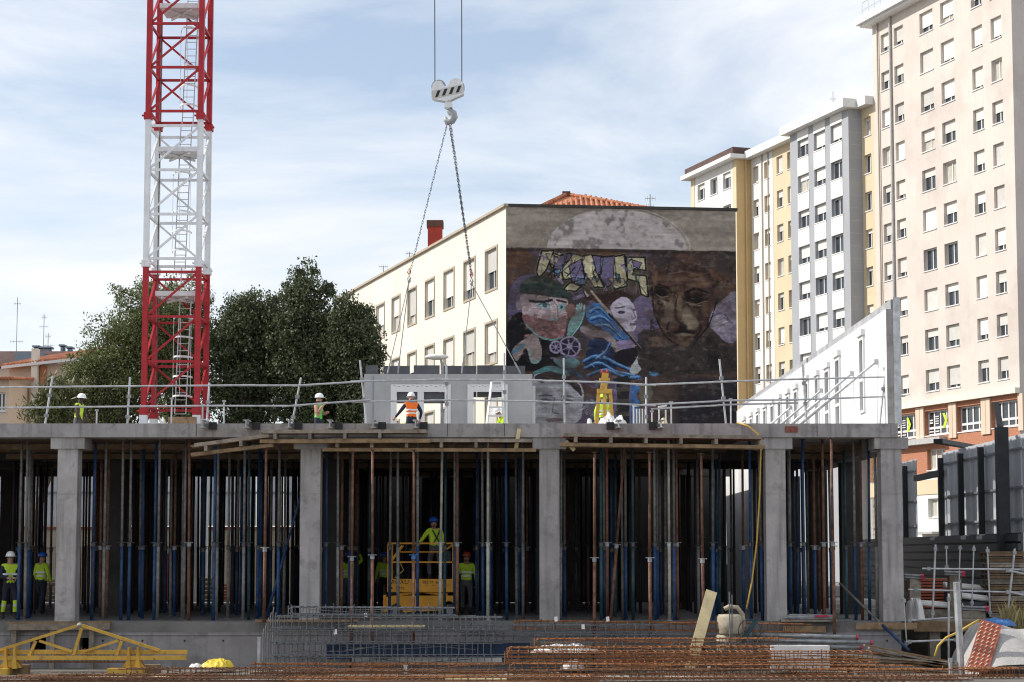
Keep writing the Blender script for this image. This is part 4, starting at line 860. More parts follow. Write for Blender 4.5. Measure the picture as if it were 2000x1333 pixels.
# ============================================================ crane mast
cy0 = 70.0; W2 = 2.06; cxl = P(287.5, 380, cy0).x; cxr = P(390, 380, cy0).x; W2 = cxr - cxl; cyb = cy0 + W2
mast = thing('crane_mast', 'red and white lattice tower crane mast with ladder inside', 'crane', (cxl, cy0, 0))
zj = [Z(806,cy0), Z(517,cy0), Z(229,cy0)]; SEC = zj[1]-zj[0]; zj.append(zj[2]+SEC); PAN = SEC/3.3
def mpart(mb, name, m, par=None):
    o = mb.build(name, m, par or mast)
    if par is None: o.location = (-cxl, -cy0, 0)
    return o
cw_ = .20
for s, (zz0, col) in enumerate(((zj[0],'red'),(zj[1],'white'),(zj[2],'red'))):
    m = K[col]; zz1 = zz0 + SEC
    sec = mpart(MB().box(cxl-cw_/2, cxl+cw_/2, cy0-cw_/2, cy0+cw_/2, zz0+.0, zz1-.02), 'chord', m)
    for (a, b) in ((cxr,cy0),(cxl,cyb),(cxr,cyb)): mpart(MB().box(a-cw_/2, a+cw_/2, b-cw_/2, b+cw_/2, zz0, zz1-.02), 'chord', m)
    lev = [zz1-.28-k*PAN for k in range(4)]
    for i, zl in enumerate(lev):
        for (p, q, nm) in (((cxl+cw_/2,cy0,zl),(cxr-cw_/2,cy0,zl),0), ((cxl+cw_/2,cyb,zl),(cxr-cw_/2,cyb,zl),0), ((cxl,cy0+cw_/2,zl),(cxl,cyb-cw_/2,zl),1), ((cxr,cy0+cw_/2,zl),(cxr,cyb-cw_/2,zl),1)):
            mpart(MB().beam(p, q, .075, .095), 'horizontal_brace', m)
        if i < 3:
            zd = lev[i+1]
            for (p, q) in (((cxl+.1,cy0,zd+.08),(cxr-.1,cy0,zl-.08)), ((cxr-.1,cyb,zd+.08),(cxl+.1,cyb,zl-.08)), ((cxl,cyb-.1,zl-.08),(cxl,cy0+.1,zd+.08)), ((cxr,cy0+.1,zd+.08),(cxr,cyb-.1,zl-.08))):
                mpart(MB().beam(p, q, .07, .075), 'diagonal_brace', m)
    zd = zz0 + .05
    if lev[-1]-zz0 > .3:
        for (p, q) in (((cxl+.1,cy0,lev[-1]-.05),(cxl+.6,cy0,zz0+.1)),): pass
    # joint lugs
    for (a, b) in ((cxl,cy0),(cxr,cy0),(cxl,cyb),(cxr,cyb)):
        j = MB(); j.box(a-.15, a+.15, b-.15, b+.15, zz0-.10, zz0+.16)
        for sx in (-1,1): j.tube((a+sx*.15,b-.12,zz0+.03), (a+sx*.22,b-.12,zz0+.03), .04, 8)
        mpart(j, 'joint_lug', m)
    # ladder, hoops and platform
    lx0, lx1 = cxl+.98, cxl+1.40; ly = cy0+1.45
    sh_ = (.0, -.10, .12)[s]
    ld = MB(); zl0, zl1 = zz0+.05, zz1+.1
    for x_ in (lx0, lx1): ld.tube((x_-.08+sh_,ly,zl0), (x_+.10+sh_,ly,zl1), .022, 6)
    k = 0
    while zl0 + k*.27 < zl1:
        z_ = zl0+k*.27; d_ = -.08+.18*(z_-zl0)/(zl1-zl0)+sh_; ld.tube((lx0+d_,ly,z_), (lx1+d_,ly,z_), .015, 5); k += 1
    lo = mpart(ld, 'ladder', K['galv'])
    for k in range(5):
        z_ = zz0+.7+k*.75
        if k == 3 and s != 0: continue
        hp = MB(); pts = []
        for i in range(9):
            a = math.pi*i/8; pts.append(((lx0+lx1)/2+sh_+.0-.36*math.cos(a)*1.0, ly-.68*math.sin(a), z_))
        for a_, b_ in zip(pts, pts[1:]): hp.beam(a_, b_, .02, .065)
        o = mpart(hp, 'cage_hoop', K['white'], lo)
    for i in range(1, 8, 3):
        a = math.pi*i/8; mpart(MB().tube(((lx0+lx1)/2+sh_-.36*math.cos(a), ly-.68*math.sin(a), zz0+.7), ((lx0+lx1)/2+sh_-.36*math.cos(a), ly-.68*math.sin(a), zz0+3.7), .012, 4), 'cage_strap', K['white'], lo)
    pz = Z((580,300,22)[s], cy0+1)
    pf = MB(); pf.box(cxl+.28, cxr-.16, cy0+.45, cyb-.12, pz-.04, pz); pf.box(cxl+.28, cxr-.16, cy0+.43, cy0+.46, pz-.04, pz+.14)
    for x_ in (cxl+.5, cxr-.5): pf.beam((x_, cy0+.5, pz-.09), (cxl+cxr-x_, cyb-.2, pz-.12), .06, .08)
    mpart(pf, 'platform', K['white'])
cb = MB()
for y_ in (.25, .3): cb.tube((cxl+.18, cy0+1.1+y_, zj[0]), (cxl+.18, cy0+1.1+y_, zj[2]+4), .018, 5)
mpart(cb, 'power_cable', K['cable'])
# white base
bs = MB()
for (a, b) in ((cxl,cy0),(cxr,cy0),(cxl,cyb),(cxr,cyb)): bs.box(a-.14, a+.14, b-.14, b+.14, -.25, zj[0]-.1)
for z_ in (zj[0]-.45, zj[0]-2.3):
    bs.beam((cxl+.14,cy0,z_), (cxr-.14,cy0,z_), .1, .12); bs.beam((cxl+.14,cyb,z_), (cxr-.14,cyb,z_), .1, .12)
bs.beam((cxl+.1,cy0,zj[0]-2.2), (cxr-.1,cy0,zj[0]-.5), .09, .09)
mpart(bs, 'base_frame', K['white'])
# ============================================================ hook block, chains, hanging panel
py_ = 64.5
hb = thing('hook_block', 'white crane hook block with striped plate hanging on two steel ropes', 'hook block', P(876, 240, py_))
def hpart(mb, name, m, par=None, smooth=False):
    o = mb.build(name, m, par or hb, smooth)
    if par is None: o.location = -Vector(hb.location)
    return o
def q_(px, py, dy=0): v = P(px, py, py_); return Vector((v.x, v.y+dy, v.z))
out = [(843,176),(846,166),(853,160),(862,161),(868,170),(874,172),(880,160),(888,155),(898,157),(905,165),(906,186),(897,190),(880,198),(870,200),(848,196),(843,192)]
for dy, nm in ((-.17,'side_plate'),(.14,'side_plate')):
    pl = MB(); pl.prism([(q_(a,b).x, q_(a,b).z) for a, b in out], 'y', py_+dy, py_+dy+.03); hpart(pl, nm, K['white'])
for cx_ in (857, 893):
    sv = MB(); c_ = q_(cx_, 172); sv.path([c_+Vector((0,-.12,0)), c_+Vector((0,.12,0))], .26, 20); hpart(sv, 'sheave', K['hookgrey'])
sp = MB(); sp.add([q_(844,181,-.185), q_(902,168,-.185), q_(903,183,-.185), q_(845,196,-.185)], [(0,1,2,3)]); so = hpart(sp, 'stripe_plate', K['shutter'])
for k in range(4):
    a = 850+k*13.5; yb_ = 194.3-(a-845)*.222; st_ = MB(); st_.add([q_(a,yb_,-.192), q_(a+6,yb_-1.3,-.192), q_(a+11,yb_-14.4,-.192), q_(a+5,yb_-13.1,-.192)], [(0,1,2,3)]); o = st_.build('dark_stripe', K['black'], so)
sk = MB(); sk.tube(q_(875,196), q_(877,214), .10, 10); sk.box(q_(869,0).x, q_(884,0).x, py_-.14, py_+.14, q_(0,212).z, q_(0,202).z); hpart(sk, 'swivel', K['white'])
hk = MB(); hp_ = [(878,211),(879,217),(884,222),(886,229),(882,236),(876,238),(871,235),(869,229)]
hk.path([q_(*p) for p in hp_], [.09,.12,.15,.15,.14,.12,.09,.05], 10); hpart(hk, 'hook', K['hookgrey'], smooth=True)
for (a, b, c) in ((849.5,168,848),(902,166,901)):
    hpart(MB().tube(q_(a,b), q_(c,-400), .018, 6), 'rope', K['cable'])
def chain_mesh(mb, p, q, pitch=.10, r=.010, wd=.026, n=9):
    p = Vector(p); q = Vector(q); d = (q-p); cnt = int(d.length/pitch); d.normalize(); a = d.cross(Vector((0,1,0))).normalized(); b = d.cross(a)
    for i in range(cnt):
        c = p + d*(i+.5)*pitch; s_ = a if i % 2 else b
        mb.path([c + d*math.cos(t)*pitch*.66 + s_*math.sin(t)*wd for t in [2*math.pi*k/n for k in range(n)]], r, 4, closed=True)
hang = P(876, 240, py_)
anchors = {}
for nm, top, bot, lab, dbl in (('left',(873,244),(799,540),'long lifting chain slanting down to the left from the crane hook',0), ('right',(879,246),(921,545),'doubled lifting chain slanting down to the right from the crane hook',1)):
    t = thing('lifting_chain', lab, 'chain', q_(*bot), 'chains on the crane hook')
    mb = MB(); chain_mesh(mb, q_(*top), q_(*bot), r=.0105)
    if dbl: chain_mesh(mb, q_(top[0]+2,top[1],.06), q_(bot[0]+1,bot[1]-4,.06), r=.0105); chain_mesh(mb, q_(top[0]-1,top[1],-.05), q_(bot[0]-2,bot[1]-30,-.05), r=.010)
    o = mb.build('chain', K['chain'], t); o['kind'] = 'stuff'; o.location = -Vector(t.location)
    for (yy0, yy1, px_) in ((top[1]-6, top[1], top[0]),):
        s_ = MB(); s_.path([q_(px_,yy0), q_(px_-3,yy0+4), q_(px_,yy1+2), q_(px_+3,yy0+4)], .02, 6, closed=True); o = s_.build('shackle', K['chainred'], t); o.location = -Vector(t.location)
    s_ = MB(); x_, y_ = bot
    s_.path([q_(x_,y_-16), q_(x_-3,y_-8), q_(x_,y_-2), q_(x_+3,y_-8)], .022, 6, closed=True); o = s_.build('clutch', K['chainred'], t); o.location = -Vector(t.location)
    s_ = MB(); s_.path([q_(x_,y_-2), q_(x_-3,y_+5), q_(x_,y_+10), q_(x_+3,y_+5)], .024, 6, closed=True); s_.ball(q_(x_,y_+9), .06,.06,.08); o = s_.build('ring', K['hookgrey'], t); o.location = -Vector(t.location)
    for k, e_ in enumerate(((742+15,729),(777,729)) if nm == 'left' else ((902,729),(1017,729))):
        sl = MB(); a_ = q_(x_,y_+9); b_ = q_(*e_); b_.z = Z(731,py_)+.02
        c_ = a_.lerp(b_, .88); sl.tube(a_, c_, .016, 6); sl.tube(c_, b_, .028, 6); o = sl.build('sling_leg', K['galv_dull'], t); o.location = -Vector(t.location)
# precast panel
PX0, PX1 = X(709,py_), X(1040,py_); PZ0, PZ1 = ST+.02, Z(731,py_)
pan = thing('precast_panel', 'grey precast concrete wall panel with two window openings hanging from the crane', 'wall panel', ((PX0+PX1)/2, py_, PZ0))
def ppart(mb, name, m, par=None):
    o = mb.build(name, m, par or pan)
    if par is None: o.location = -Vector(pan.location)
    return o
frP = frame_fn((PX0, py_), (1,0), (0,-1)); pw = PX1-PX0
o1 = (X(766,py_)-PX0, X(875,py_)-PX0, PZ0+.02, Z(757,py_)); o2 = (X(917,py_)-PX0, X(987,py_)-PX0, PZ0+.02, Z(757,py_))
for n_, nm in ((0,'outer_leaf'),):
    wl = MB(); wall_with_holes(wl, frP, 0, pw, PZ0, PZ1, [o1,o2], .16)
    wl.quad(frP(0,0,PZ0), frP(0,-.16,PZ0), frP(0,-.16,PZ1), frP(0,0,PZ1)); wl.quad(frP(pw,0,PZ0), frP(pw,-.16,PZ0), frP(pw,-.16,PZ1), frP(pw,0,PZ1)); wl.quad(frP(0,0,PZ1), frP(pw,0,PZ1), frP(pw,-.16,PZ1), frP(0,-.16,PZ1))
    ppart(wl, nm, K['concrete_light'])
ins = MB(); segs = [(711,737),(745,799),(807,832),(834,858),(868,1030)]
for i, (a, b) in enumerate([(711,735),(746,798),(806,857),(866,930),(931,990),(991,1026)]):
    ppart(MB().box(X(a,py_), X(b,py_), py_+.165, py_+.30, PZ0 + 2.0, Z(713+(i % 2),py_)), 'insulation_board', K['insul'])
ppart(MB().box(PX0+.02, PX0+o1[0]-.1, py_+.165, py_+.29, PZ0, PZ0+1.98), 'inner_leaf', K['insul_grey']); ppart(MB().box(PX0+o1[1]+.1, PX0+o2[0]-.1, py_+.165, py_+.29, PZ0, PZ0+1.98), 'inner_leaf', K['insul_grey']); ppart(MB().box(PX0+o2[1]+.1, PX1-.02, py_+.165, py_+.29, PZ0, PZ0+1.98), 'inner_leaf', K['insul_grey'])
for (h, mu) in ((o1,1),(o2,0)):
    a,b,c,d = h; f = MB(); w_ = .13
    fbox(f, frP, a-.08, b+.08, .003, .035, d-.16, d+.10); fbox(f, frP, a-.08, a+w_, .003, .035, c, d-.16); fbox(f, frP, b-w_, b+.08, .003, .035, c, d-.16)
    if mu: fbox(f, frP, (a+b)/2-.11, (a+b)/2+.11, -.06, .03, c, d-.16)
    fo = ppart(f, 'window_frame', K['trim'])
    if mu:
        for (t0_, t1_) in ((a+w_, (a+b)/2-.11), ((a+b)/2+.11, b-w_)):
            s_ = MB(); fbox(s_, frP, t0_, t1_, -.09, -.06, d-.55 if True else d, d-.16); s_.build('shutter_box', K['insul'], fo)
    fs = MB()
    for k in range(12): fbox(fs, frP, a+(b-a)*k/12, a+(b-a)*(k+.55)/12, .036, .039, d+.04-.02*(k % 2), d+.055-.02*(k % 2))
    fs.build('foil_print', K['bluegrey'], fo)
    if not mu:
        fbox(MB(), frP, a, b, 0, .02, c, c+.1); s_ = MB(); fbox(s_, frP, a+w_, b-w_, -.05, .03, c, c+.42*.3); s_.build('sill_frame', K['trim'], fo)
ppart(MB().box(X(727,py_)-.008, X(727,py_)+.008, py_-.012, py_-.002, PZ0, PZ1-.06), 'blue_chalk_line', K['tarp_blue'])
st_ = MB().box(X(1036,py_+.3), X(1046,py_+.3), py_+.35, py_+.5, ST, Z(752,py_)); ppart(st_, 'end_strip', K['trim'])
# ============================================================ white precast wall on the right
VY0, VY1 = 49.0, 84.0; VX0, VX1 = X(1738,VY0), X(1738,VY0)+.25
wall = thing('precast_wall', 'long white precast wall of narrow windows receding along the slab edge', 'wall', (VX0, VY0, ST))
dv = Vector((VX1-VX0, VY1-VY0, 0)).normalized(); nv = Vector((-dv.y, dv.x, 0))
frV = frame_fn((VX0, VY0), dv, nv); VL = (Vector((VX1,VY1,0))-Vector((VX0,VY0,0))).length
WT = ST + 3.02; WTB = ST + 3.28
def vpart(mb, name, m, par=None):
    o = mb.build(name, m, par or wall)
    if par is None: o.location = -Vector(wall.location)
    return o
wins = [(3.2,.62,.55,2.65),(7.2,.8,.0,2.5),(9.2,.8,.0,2.35),(11.3,.7,.4,2.3),(13.5,.8,.0,2.35),(16.0,.8,.3,2.3),(18.0,.8,.3,2.3),(20.2,.8,.3,2.3),(22.3,.8,.3,2.3),(24.5,.8,.3,2.3),(26.8,.8,.3,2.3),(29,.8,.3,2.3),(31.5,.8,.3,2.3)]
vh = [(t, t+w_, ST+max(a,.02), ST+b) for t, w_, a, b in wins]
SEGS = [0, 5.9, 12.6, 19.4, 26.0, VL]
for i in range(5):
    a, b = SEGS[i]+.008, SEGS[i+1]-.008
    hs = [h for h in vh if a < h[0] and h[1] < b]
    wl = MB(); wall_with_holes(wl, frV, a, b, ST+.01, WT, hs, .30)
    # outer face with the same holes
    frO = lambda t, n, z: frV(t, n-.30, z)
    wall_with_holes(wl, frO, a, b, ST+.01, WT, hs, .001)
    for t_ in (a, b): wl.quad(frV(t_,0,ST+.01), frV(t_,-.3,ST+.01), frV(t_,-.3,WT), frV(t_,0,WT))
    wl.quad(frV(a,0,WT), frV(b,0,WT), frV(b,-.3,WT), frV(a,-.3,WT))
    vpart(wl, 'white_panel', K['white_precast'])
    up_ = MB(); fbox(up_, frV, a, b, -.31, -.13, WT+.003, WTB); vpart(up_, 'insulation_upstand', K['insul_grey'])
fe = MB(); fbox(fe, frV, -.02, -.002, -.30, -.0, ST+.01, WT); vpart(fe, 'end_face', K['concrete'])
fe = MB(); fbox(fe, frV, -.05, -.021, -.36, -.18, ST-.03, WTB+.05); vpart(fe, 'edge_profile', K['galv'])
for h in vh:
    a,b,c,d = h; f = MB(); 
    fbox(f, frV, a-.06, a+.05, -.02, .05, c, d+.05); fbox(f, frV, b-.05, b+.06, -.02, .05, c, d+.05); fbox(f, frV, a+.05, b-.05, -.02, .05, d-.05, d+.05); fbox(f, frV, a+.05, b-.05, -.02, .05, c, c+.07); fbox(f, frV, a+.05, b-.05, -.03, .04, c+(d-c)*.42, c+(d-c)*.42+.09)
    fbox(f, frV, a-.10, b+.10, -.01, .11, d+.06, d+.22)
    fo = vpart(f, 'window_frame', K['trim'])
    pn = MB(); pn.quad(frV(a+.05,-.1,c+.6*(d-c)), frV(b-.05,-.1,c+.6*(d-c)), frV(b-.05,-.1,d-.05), frV(a+.05,-.1,d-.05)); pn.build('pane', K['clear'], fo)
bra = [(1.2,1.75),(5.0,1.8),(10.6,1.8),(17.5,1.8)]
for i, (t_, h_) in enumerate(bra):
    b_ = thing('push_pull_brace', '%s of the raking steel braces propping the white wall, counted from the near end' % ORD[i], 'brace', frV(t_, 2.2, ST), 'raking braces of the white wall')
    top = frV(t_, .06, ST+h_); bot = frV(t_+.6, 2.1, ST+.06)
    mb = MB(); m_ = top.lerp(bot, .5); mb.tube(top, m_, .036, 8); mb.tube(m_, bot, .05, 8); o = mb.build('tube', K['galv'], b_); o.location = -Vector(b_.location)
    mb = MB(); mb.box(bot.x-.12, bot.x+.12, bot.y-.08, bot.y+.08, ST+.002, ST+.05); o = mb.build('foot_plate', K['galv'], b_); o.location = -Vector(b_.location)
    mb = MB(); mb.box(top.x-.04, top.x+.05, top.y-.05, top.y+.05, top.z-.07, top.z+.07); o = mb.build('head_bracket', K['galv'], b_); o.location = -Vector(b_.location)
# ============================================================ guard rails along the slab edge
RY = 49.35
posts = [(103,735,88,826),(254,737,249,826),(409,748,404,826),(588,738,570,826),(703,704,716,826),(872,713,873,826),(985,690,986,826),(1101,700,1103,826),(1262,737,1262,826),(1405,702,1418,826),(1567,712,1576,826),(1733,684,1718,826)]
wh_ = ['left of the first worker','between first worker and mast','right beside the crane mast','leaning left of the green shirted worker','at the left end of the hanging panel','in front of the hanging panel centre','beside the white stepladder','left of the yellow stand','right of the yellow stand','leaning left before the mural corner','near the far end of the white wall','at the near end of the white wall']
pz = []
for i, (a, b, c, d) in enumerate(posts):
    base = P(c, d, RY); base.z = ST; top = P(a, b, RY+.05)
    t = thing('guard_rail_post', 'galvanised guard rail post on the slab edge ' + wh_[i], 'post', base, 'guard rail posts on the slab edge')
    MB().tube((0,0,0), top-base, .027, 8).build('tube', K['galv'], t)
    c_ = MB()
    for yy in (752, 790):
        k = (b-yy)/(b-d); p_ = (top-base)*k; c_.box(p_.x-.05, p_.x+.05, p_.y-.08, p_.y+.05, p_.z-.04, p_.z+.04)
    c_.build('coupler', K['galv_dull'], t); MB().box(-.07,.07,-.07,.07,.002,.03).build('foot', K['galv_dull'], t)
    pz.append(base.x)
def rail(pts, lab):
    t = thing('guard_rail_tube', lab, 'rail', P(*pts[0], RY-.06), 'guard rail tubes on the slab edge')
    ps = [P(a, b, RY-.06)-Vector(t.location) for a, b in pts]
    for k, (p, q) in enumerate(zip(ps, ps[1:])):
        d = (q-p).normalized(); dz = Vector((0,(-.03 if k % 2 else .025), 0))
        MB().tube(p-d*.25+dz, q+d*.25+dz, .025, 8).build('tube', K['galv'], t)
rail([(-60,757),(120,756),(480,753),(590,753),(703,746)], 'upper guard rail tube left of the hanging panel')
rail([(-60,797),(100,796),(420,793),(570,793),(705,783)], 'lower guard rail tube left of the hanging panel')
rail([(703,745),(860,742),(1040,743),(1180,747),(1262,752)], 'upper guard rail tube across the hanging panel')
rail([(705,785),(860,782),(1040,784),(1180,788),(1262,792)], 'lower guard rail tube across the hanging panel')
rail([(1262,752),(1410,746),(1560,741),(1745,736)], 'upper guard rail tube in front of the white wall')
rail([(1262,791),(1420,783),(1560,781),(1750,774)], 'lower guard rail tube in front of the white wall')
rail([(1290,798),(1420,791),(1540,788)], 'extra middle guard rail tube before the dark mural corner')
# I-beams sticking out over the edge
for i, (px, lab) in enumerate(((398,'leftmost of the steel joists poking out of the slab edge, under the mast'),(483,'steel joist end poking out of the slab edge, second from the left'),(566,'steel joist end poking out of the slab edge below the leaning post'),(645,'steel joist end poking out of the slab edge right of the green shirt'),(730,'steel joist end poking out below the left end of the hanging panel'),(812,'steel joist end poking out below the orange vested worker'),(1208,'steel joist end poking out below the yellow stand'),(1291,'rightmost steel joist end poking out of the slab edge'))):
    x_ = X(px, FY); t = thing('steel_joist', lab, 'steel beam', (x_, FY, ST-.14), 'steel joists at the slab edge')
    mb = MB(); mb.box(-.07,.07,-.55,-.002,.185,.20); mb.box(-.07,.07,-.55,-.002,-.0,.015); mb.box(-.008,.008,-.55,-.002,.015,.185); mb.build('profile', K['galv'], t)
    sx = 1 if px < 1000 else -1
    MB().box(sx*.10-.0 if sx > 0 else -.30, .30 if sx > 0 else -.10, -.10, -.003, -.02, .17).build('pocket_shade', K['black'], t)  # black box standing in for the shaded hollow beside the joist
# ============================================================ formwork platforms hanging at the edge
def platform(label, a, b, ya, yb, mat, zoff=0, deep=1.15, n=5, slope=0):
    x0, x1 = X(a, FY-.6), X(b, FY-.6); z0 = Z(ya, FY-.6)+zoff; z1 = Z(yb, FY-.6)+zoff
    t = thing('formwork_platform', label, 'platform', ((x0+x1)/2, FY-.6, min(z0,z1)), 'timber formwork platforms under the slab edge')
    lo = -Vector(t.location)
    for k in range(n):
        y_ = FY-.05-deep*(k+.5)/n; j = random.uniform(-.12,.12)
        o = MB().beam((x0+j, y_, z0), (x1+j*.6, y_, z1), deep/n*.93, .03).build('plank', K[mat], t); o.location = lo
    for k in range(max(2, int((x1-x0)/.9))):
        x_ = x0+.3+k*.9
        if x_ > x1: break
        zz_ = z0+(z1-z0)*(x_-x0)/(x1-x0)-.09; o = MB().beam((x_, FY-.02, zz_), (x_, FY-deep-.05, zz_), .08, .14).build('joist', K['wood_grey'], t); o.location = lo
    for y_ in ((FY-.25, FY-deep+.1) if deep > .5 else (FY-.2,)):
        o = MB().beam((x0-.1, y_, z0-.21), (x1+.1, y_, z1-.21), .08, .09).build('bearer', K['wood'], t); o.location = lo
    o = MB().beam((x0, FY-deep-.03, z0+.03), (x1, FY-deep-.03, z1+.03), .04, .09).build('edge_board', K['wood_grey'], t); o.location = lo
    return t
platform('sloping timber formwork platform left of the second column', 376, 522, 872, 853, 'wood', deep=.55)
platform('long timber formwork platform over the second column', 512, 832, 846, 845, 'wood', deep=.6)
platform('timber formwork strip between second and third column', 632, 1040, 861, 862, 'wood', zoff=.0, deep=.35, n=2)
platform('timber formwork platform with red edge between third and fourth columns', 1102, 1488, 853, 858, 'wood_red', deep=.8)
for (p, q, lab, m) in (((1014,838),(1007,882),'pale board offcut hanging below the slab edge','wood_pale'),((1105,862),(1122,880),'split board end hanging beside the third column','wood_pale')):
    a, b = P(*p, FY-.15), P(*q, FY-.15); t = MB().beam((0,0,0), b-a, .10, .03, up=(0,1,0)).build('board_offcut', K[m], loc=a); tag(t, lab, 'board')
# ============================================================ props
def prop_mesh(kind, h, thick=1.0):
    r1, r2 = .044*thick, .035*thick; zc = 2.0*(h/4.78) if h < 5 else h-2.75
    lower = MB().tube((0,0,.012), (0,0,zc), r1, 8).mesh('lower_tube', True); upper = MB().tube((0,0,zc-.1), (0,0,h-.012), r2, 8).mesh('upper_tube', True)
    c = MB(); c.tube((0,0,zc-.06), (0,0,zc+.05), r1*1.3, 8); c.path([(-.09,-.02,zc+.03),(-.11,-.05,zc+.05),(0,-.07,zc+.05),(.11,-.05,zc+.05),(.09,-.02,zc+.03)], .008, 4)
    base = MB().box(-.07,.07,-.07,.07,0,.012).mesh('base_plate'); head = MB().box(-.07,.07,-.07,.07,h-.012,h).mesh('head_plate')
    return {'lower_tube': lower, 'upper_tube': upper, 'collar': c.mesh('collar'), 'base_plate': base, 'head_plate': head}
PAL = {'blue': ('blue','prop_grey','chain'), 'bluefull': ('blue','blue','chain'), 'teal': ('teal','teal','chain'), 'rust': ('rust','rust','galv_dull'), 'grey': ('prop_grey','prop_grey','chain'), 'pale': ('prop_pale','prop_pale','galv'), 'bluerust': ('blue','rust','galv_dull'), 'rustcap': ('rust','rust','tarp_blue')}
NAMEC = {'blue':'blue and grey','bluefull':'all blue','teal':'teal','rust':'rust brown','grey':'dull grey','pale':'pale grey','bluerust':'blue and rusty','rustcap':'rust brown blue collared'}
cache = {}
def prop(kind, h, loc, label, group, tilt=(0,0)):
    key = (kind, round(h,2))
    t = thing('steel_prop', label, 'prop', loc, group); t.rotation_euler = (tilt[0], tilt[1], random.uniform(0,.6) if not any(tilt) else 0)
    if key not in cache:
        ms = prop_mesh(kind, h); lo, up_, co = PAL[kind]
        for nm, me in ms.items(): me.materials.append(K[{'lower_tube':lo,'upper_tube':up_,'collar':co,'base_plate':lo,'head_plate':up_}[nm]])
        cache[key] = ms
    for nm, me in cache[key].items():
        o = bpy.data.objects.new(nm, me); C.objects.link(o); o.parent = t
    return t
front = [(38,'blue'),(51,'grey'),(181,'bluefull'),(203,'grey'),(238,'blue'),(253,'blue'),(302,'bluefull'),(309,'grey'),(360,'grey'),(370,'rust'),(418,'bluefull'),(424,'grey'),(476,'grey'),(487,'teal'),(544,'blue'),(637,'bluefull'),(660,'grey'),
 (778,'grey'),(816,'blue'),(859,'pale'),(888,'blue'),(893,'rust'),(944,'blue'),(953,'pale'),(990,'bluefull'),(1022,'grey'),(1094,'grey'),(1174,'teal'),(1186,'rust'),(1216,'grey'),(1222,'blue'),(1236,'teal'),(1279,'blue'),(1307,'pale'),(1317,'blue'),(1323,'rust'),(1392,'blue'),(1466,'bluefull'),(1488,'blue'),(1543,'blue'),(1570,'bluefull'),(1609,'rust'),(1670,'blue'),(1683,'rust'),(1697,'bluefull'),(1712,'grey')]
BAYS = [(-999,118,'left of column one'),(118,590,'between columns one and two'),(590,1058,'between columns two and three'),(1058,1500,'between columns three and four'),(1500,1900,'between columns four and five')]
def bay(px): return next(b for b in BAYS if b[0] <= px < b[1])[2]
cnt = {}
for px, kd in front:
    yy = 49.55 + random.uniform(0,.5); b_ = bay(px); n_ = cnt.get((b_,kd), 0); cnt[(b_,kd)] = n_+1
    lab = '%s prop, %s such from left, front row %s' % (NAMEC[kd], ORD[n_], b_)
    tl = (0,0) if random.random() < .5 else (random.uniform(-.008,.008), random.uniform(-.012,.012))
    prop(kd, SB-.0, (X(px,yy), yy, 0), lab, 'props in the front row', tl)
# props standing in the open in front of the slab edge
for i, (px, yy, kd, z0, h) in enumerate([(517,48.55,'rust',-.02,4.50),(687,48.6,'rust',-1.2,5.58),(728,48.15,'rust',-1.2,5.62),(808,48.2,'rustcap',-1.2,5.62),(1160,48.1,'rust',-1.2,5.55),(1269,48.15,'rust',-1.2,5.55),(1373,48.2,'rust',-1.2,5.52),(1628,48.6,'rust',-1.2,5.95)]):
    prop(kd, h, (X(px,yy), yy, z0), 'sunlit rust brown prop outside the slab edge, %s from the left' % ORD[i], 'sunlit props outside the slab edge', (0, random.uniform(-.006,.006)))
prop('rust', 4.9, P(1190,1212,49.4)*Vector((1,1,0)) if False else (X(1192,49.5),49.5,0), 'rust brown prop leaning right beside the third column bay', None, (0, .085)).scale.z = .955
b_ = thing('steel_prop', 'blue raking prop leaning right against the second column', 'prop', (X(521,50.2),50.2,0)); a = Vector((0,0,.02)); q = Vector((X(590,50.2)-X(521,50.2), 0, Z(955,50.2)))
MB().tube(a, a.lerp(q,.55), .038).build('lower_tube', K['blue'], b_, True); MB().tube(a.lerp(q,.53), q, .030).build('upper_tube', K['blue'], b_, True)
b_ = thing('steel_prop', 'blue raking prop slanting down from the last bay over the slab edge', 'prop', (X(1640,50),50,0)); loc = Vector(b_.location)
a = P(1640,1140,50)-loc; q = P(1776,1272,48.2)-loc; m_ = a.lerp(q,.62); MB().tube(a, m_, .032).build('upper_tube', K['prop_grey'], b_, True); MB().tube(m_, q, .040).build('lower_tube', K['blue'], b_, True)
# interior crowd
nrow = 0; interior = 0; todo = []
DENS = {0: (.62,.95), 1: (.66,1.15), 2: (.75,1.3), 3: (.8,1.4), 4: (.50,.85)}
rowsY = [51.1,52.4,53.8,56.4,57.9,59.4,62.2,64.0,65.6]
for ri, yy in enumerate(rowsY):
    x_ = X(-10, yy)
    while x_ < X(1745, 50)-.15 and x_ < XR-.4:
        px = 1000+x_*F/yy; bi = next((i for i, b in enumerate(BAYS) if b[0] <= px < b[1]), 4)
        lo, hi = DENS[bi]
        if not (yy > 61 and 3.4 < x_ < 8.2) and not (52.0 < yy < 58 and X(745,yy) < x_ < X(925,yy)) and interior < 225:
            kd = random.choices(['blue','bluefull','teal','grey','rust','bluerust'], [3,2.4,2,2.6,1.4,1.6])[0]; dep = 'near' if yy < 55 else ('middle' if yy < 61 else 'rear')
            todo.append((kd, SB-.32 if (ri % 3 == 2) else SB-.2, (x_, yy+random.uniform(-.15,.15), 0), dep, bay(px), px))
            interior += 1
        x_ += random.uniform(lo, hi)*(1.18 if yy > 58 else 1.2)
cnt2 = {}
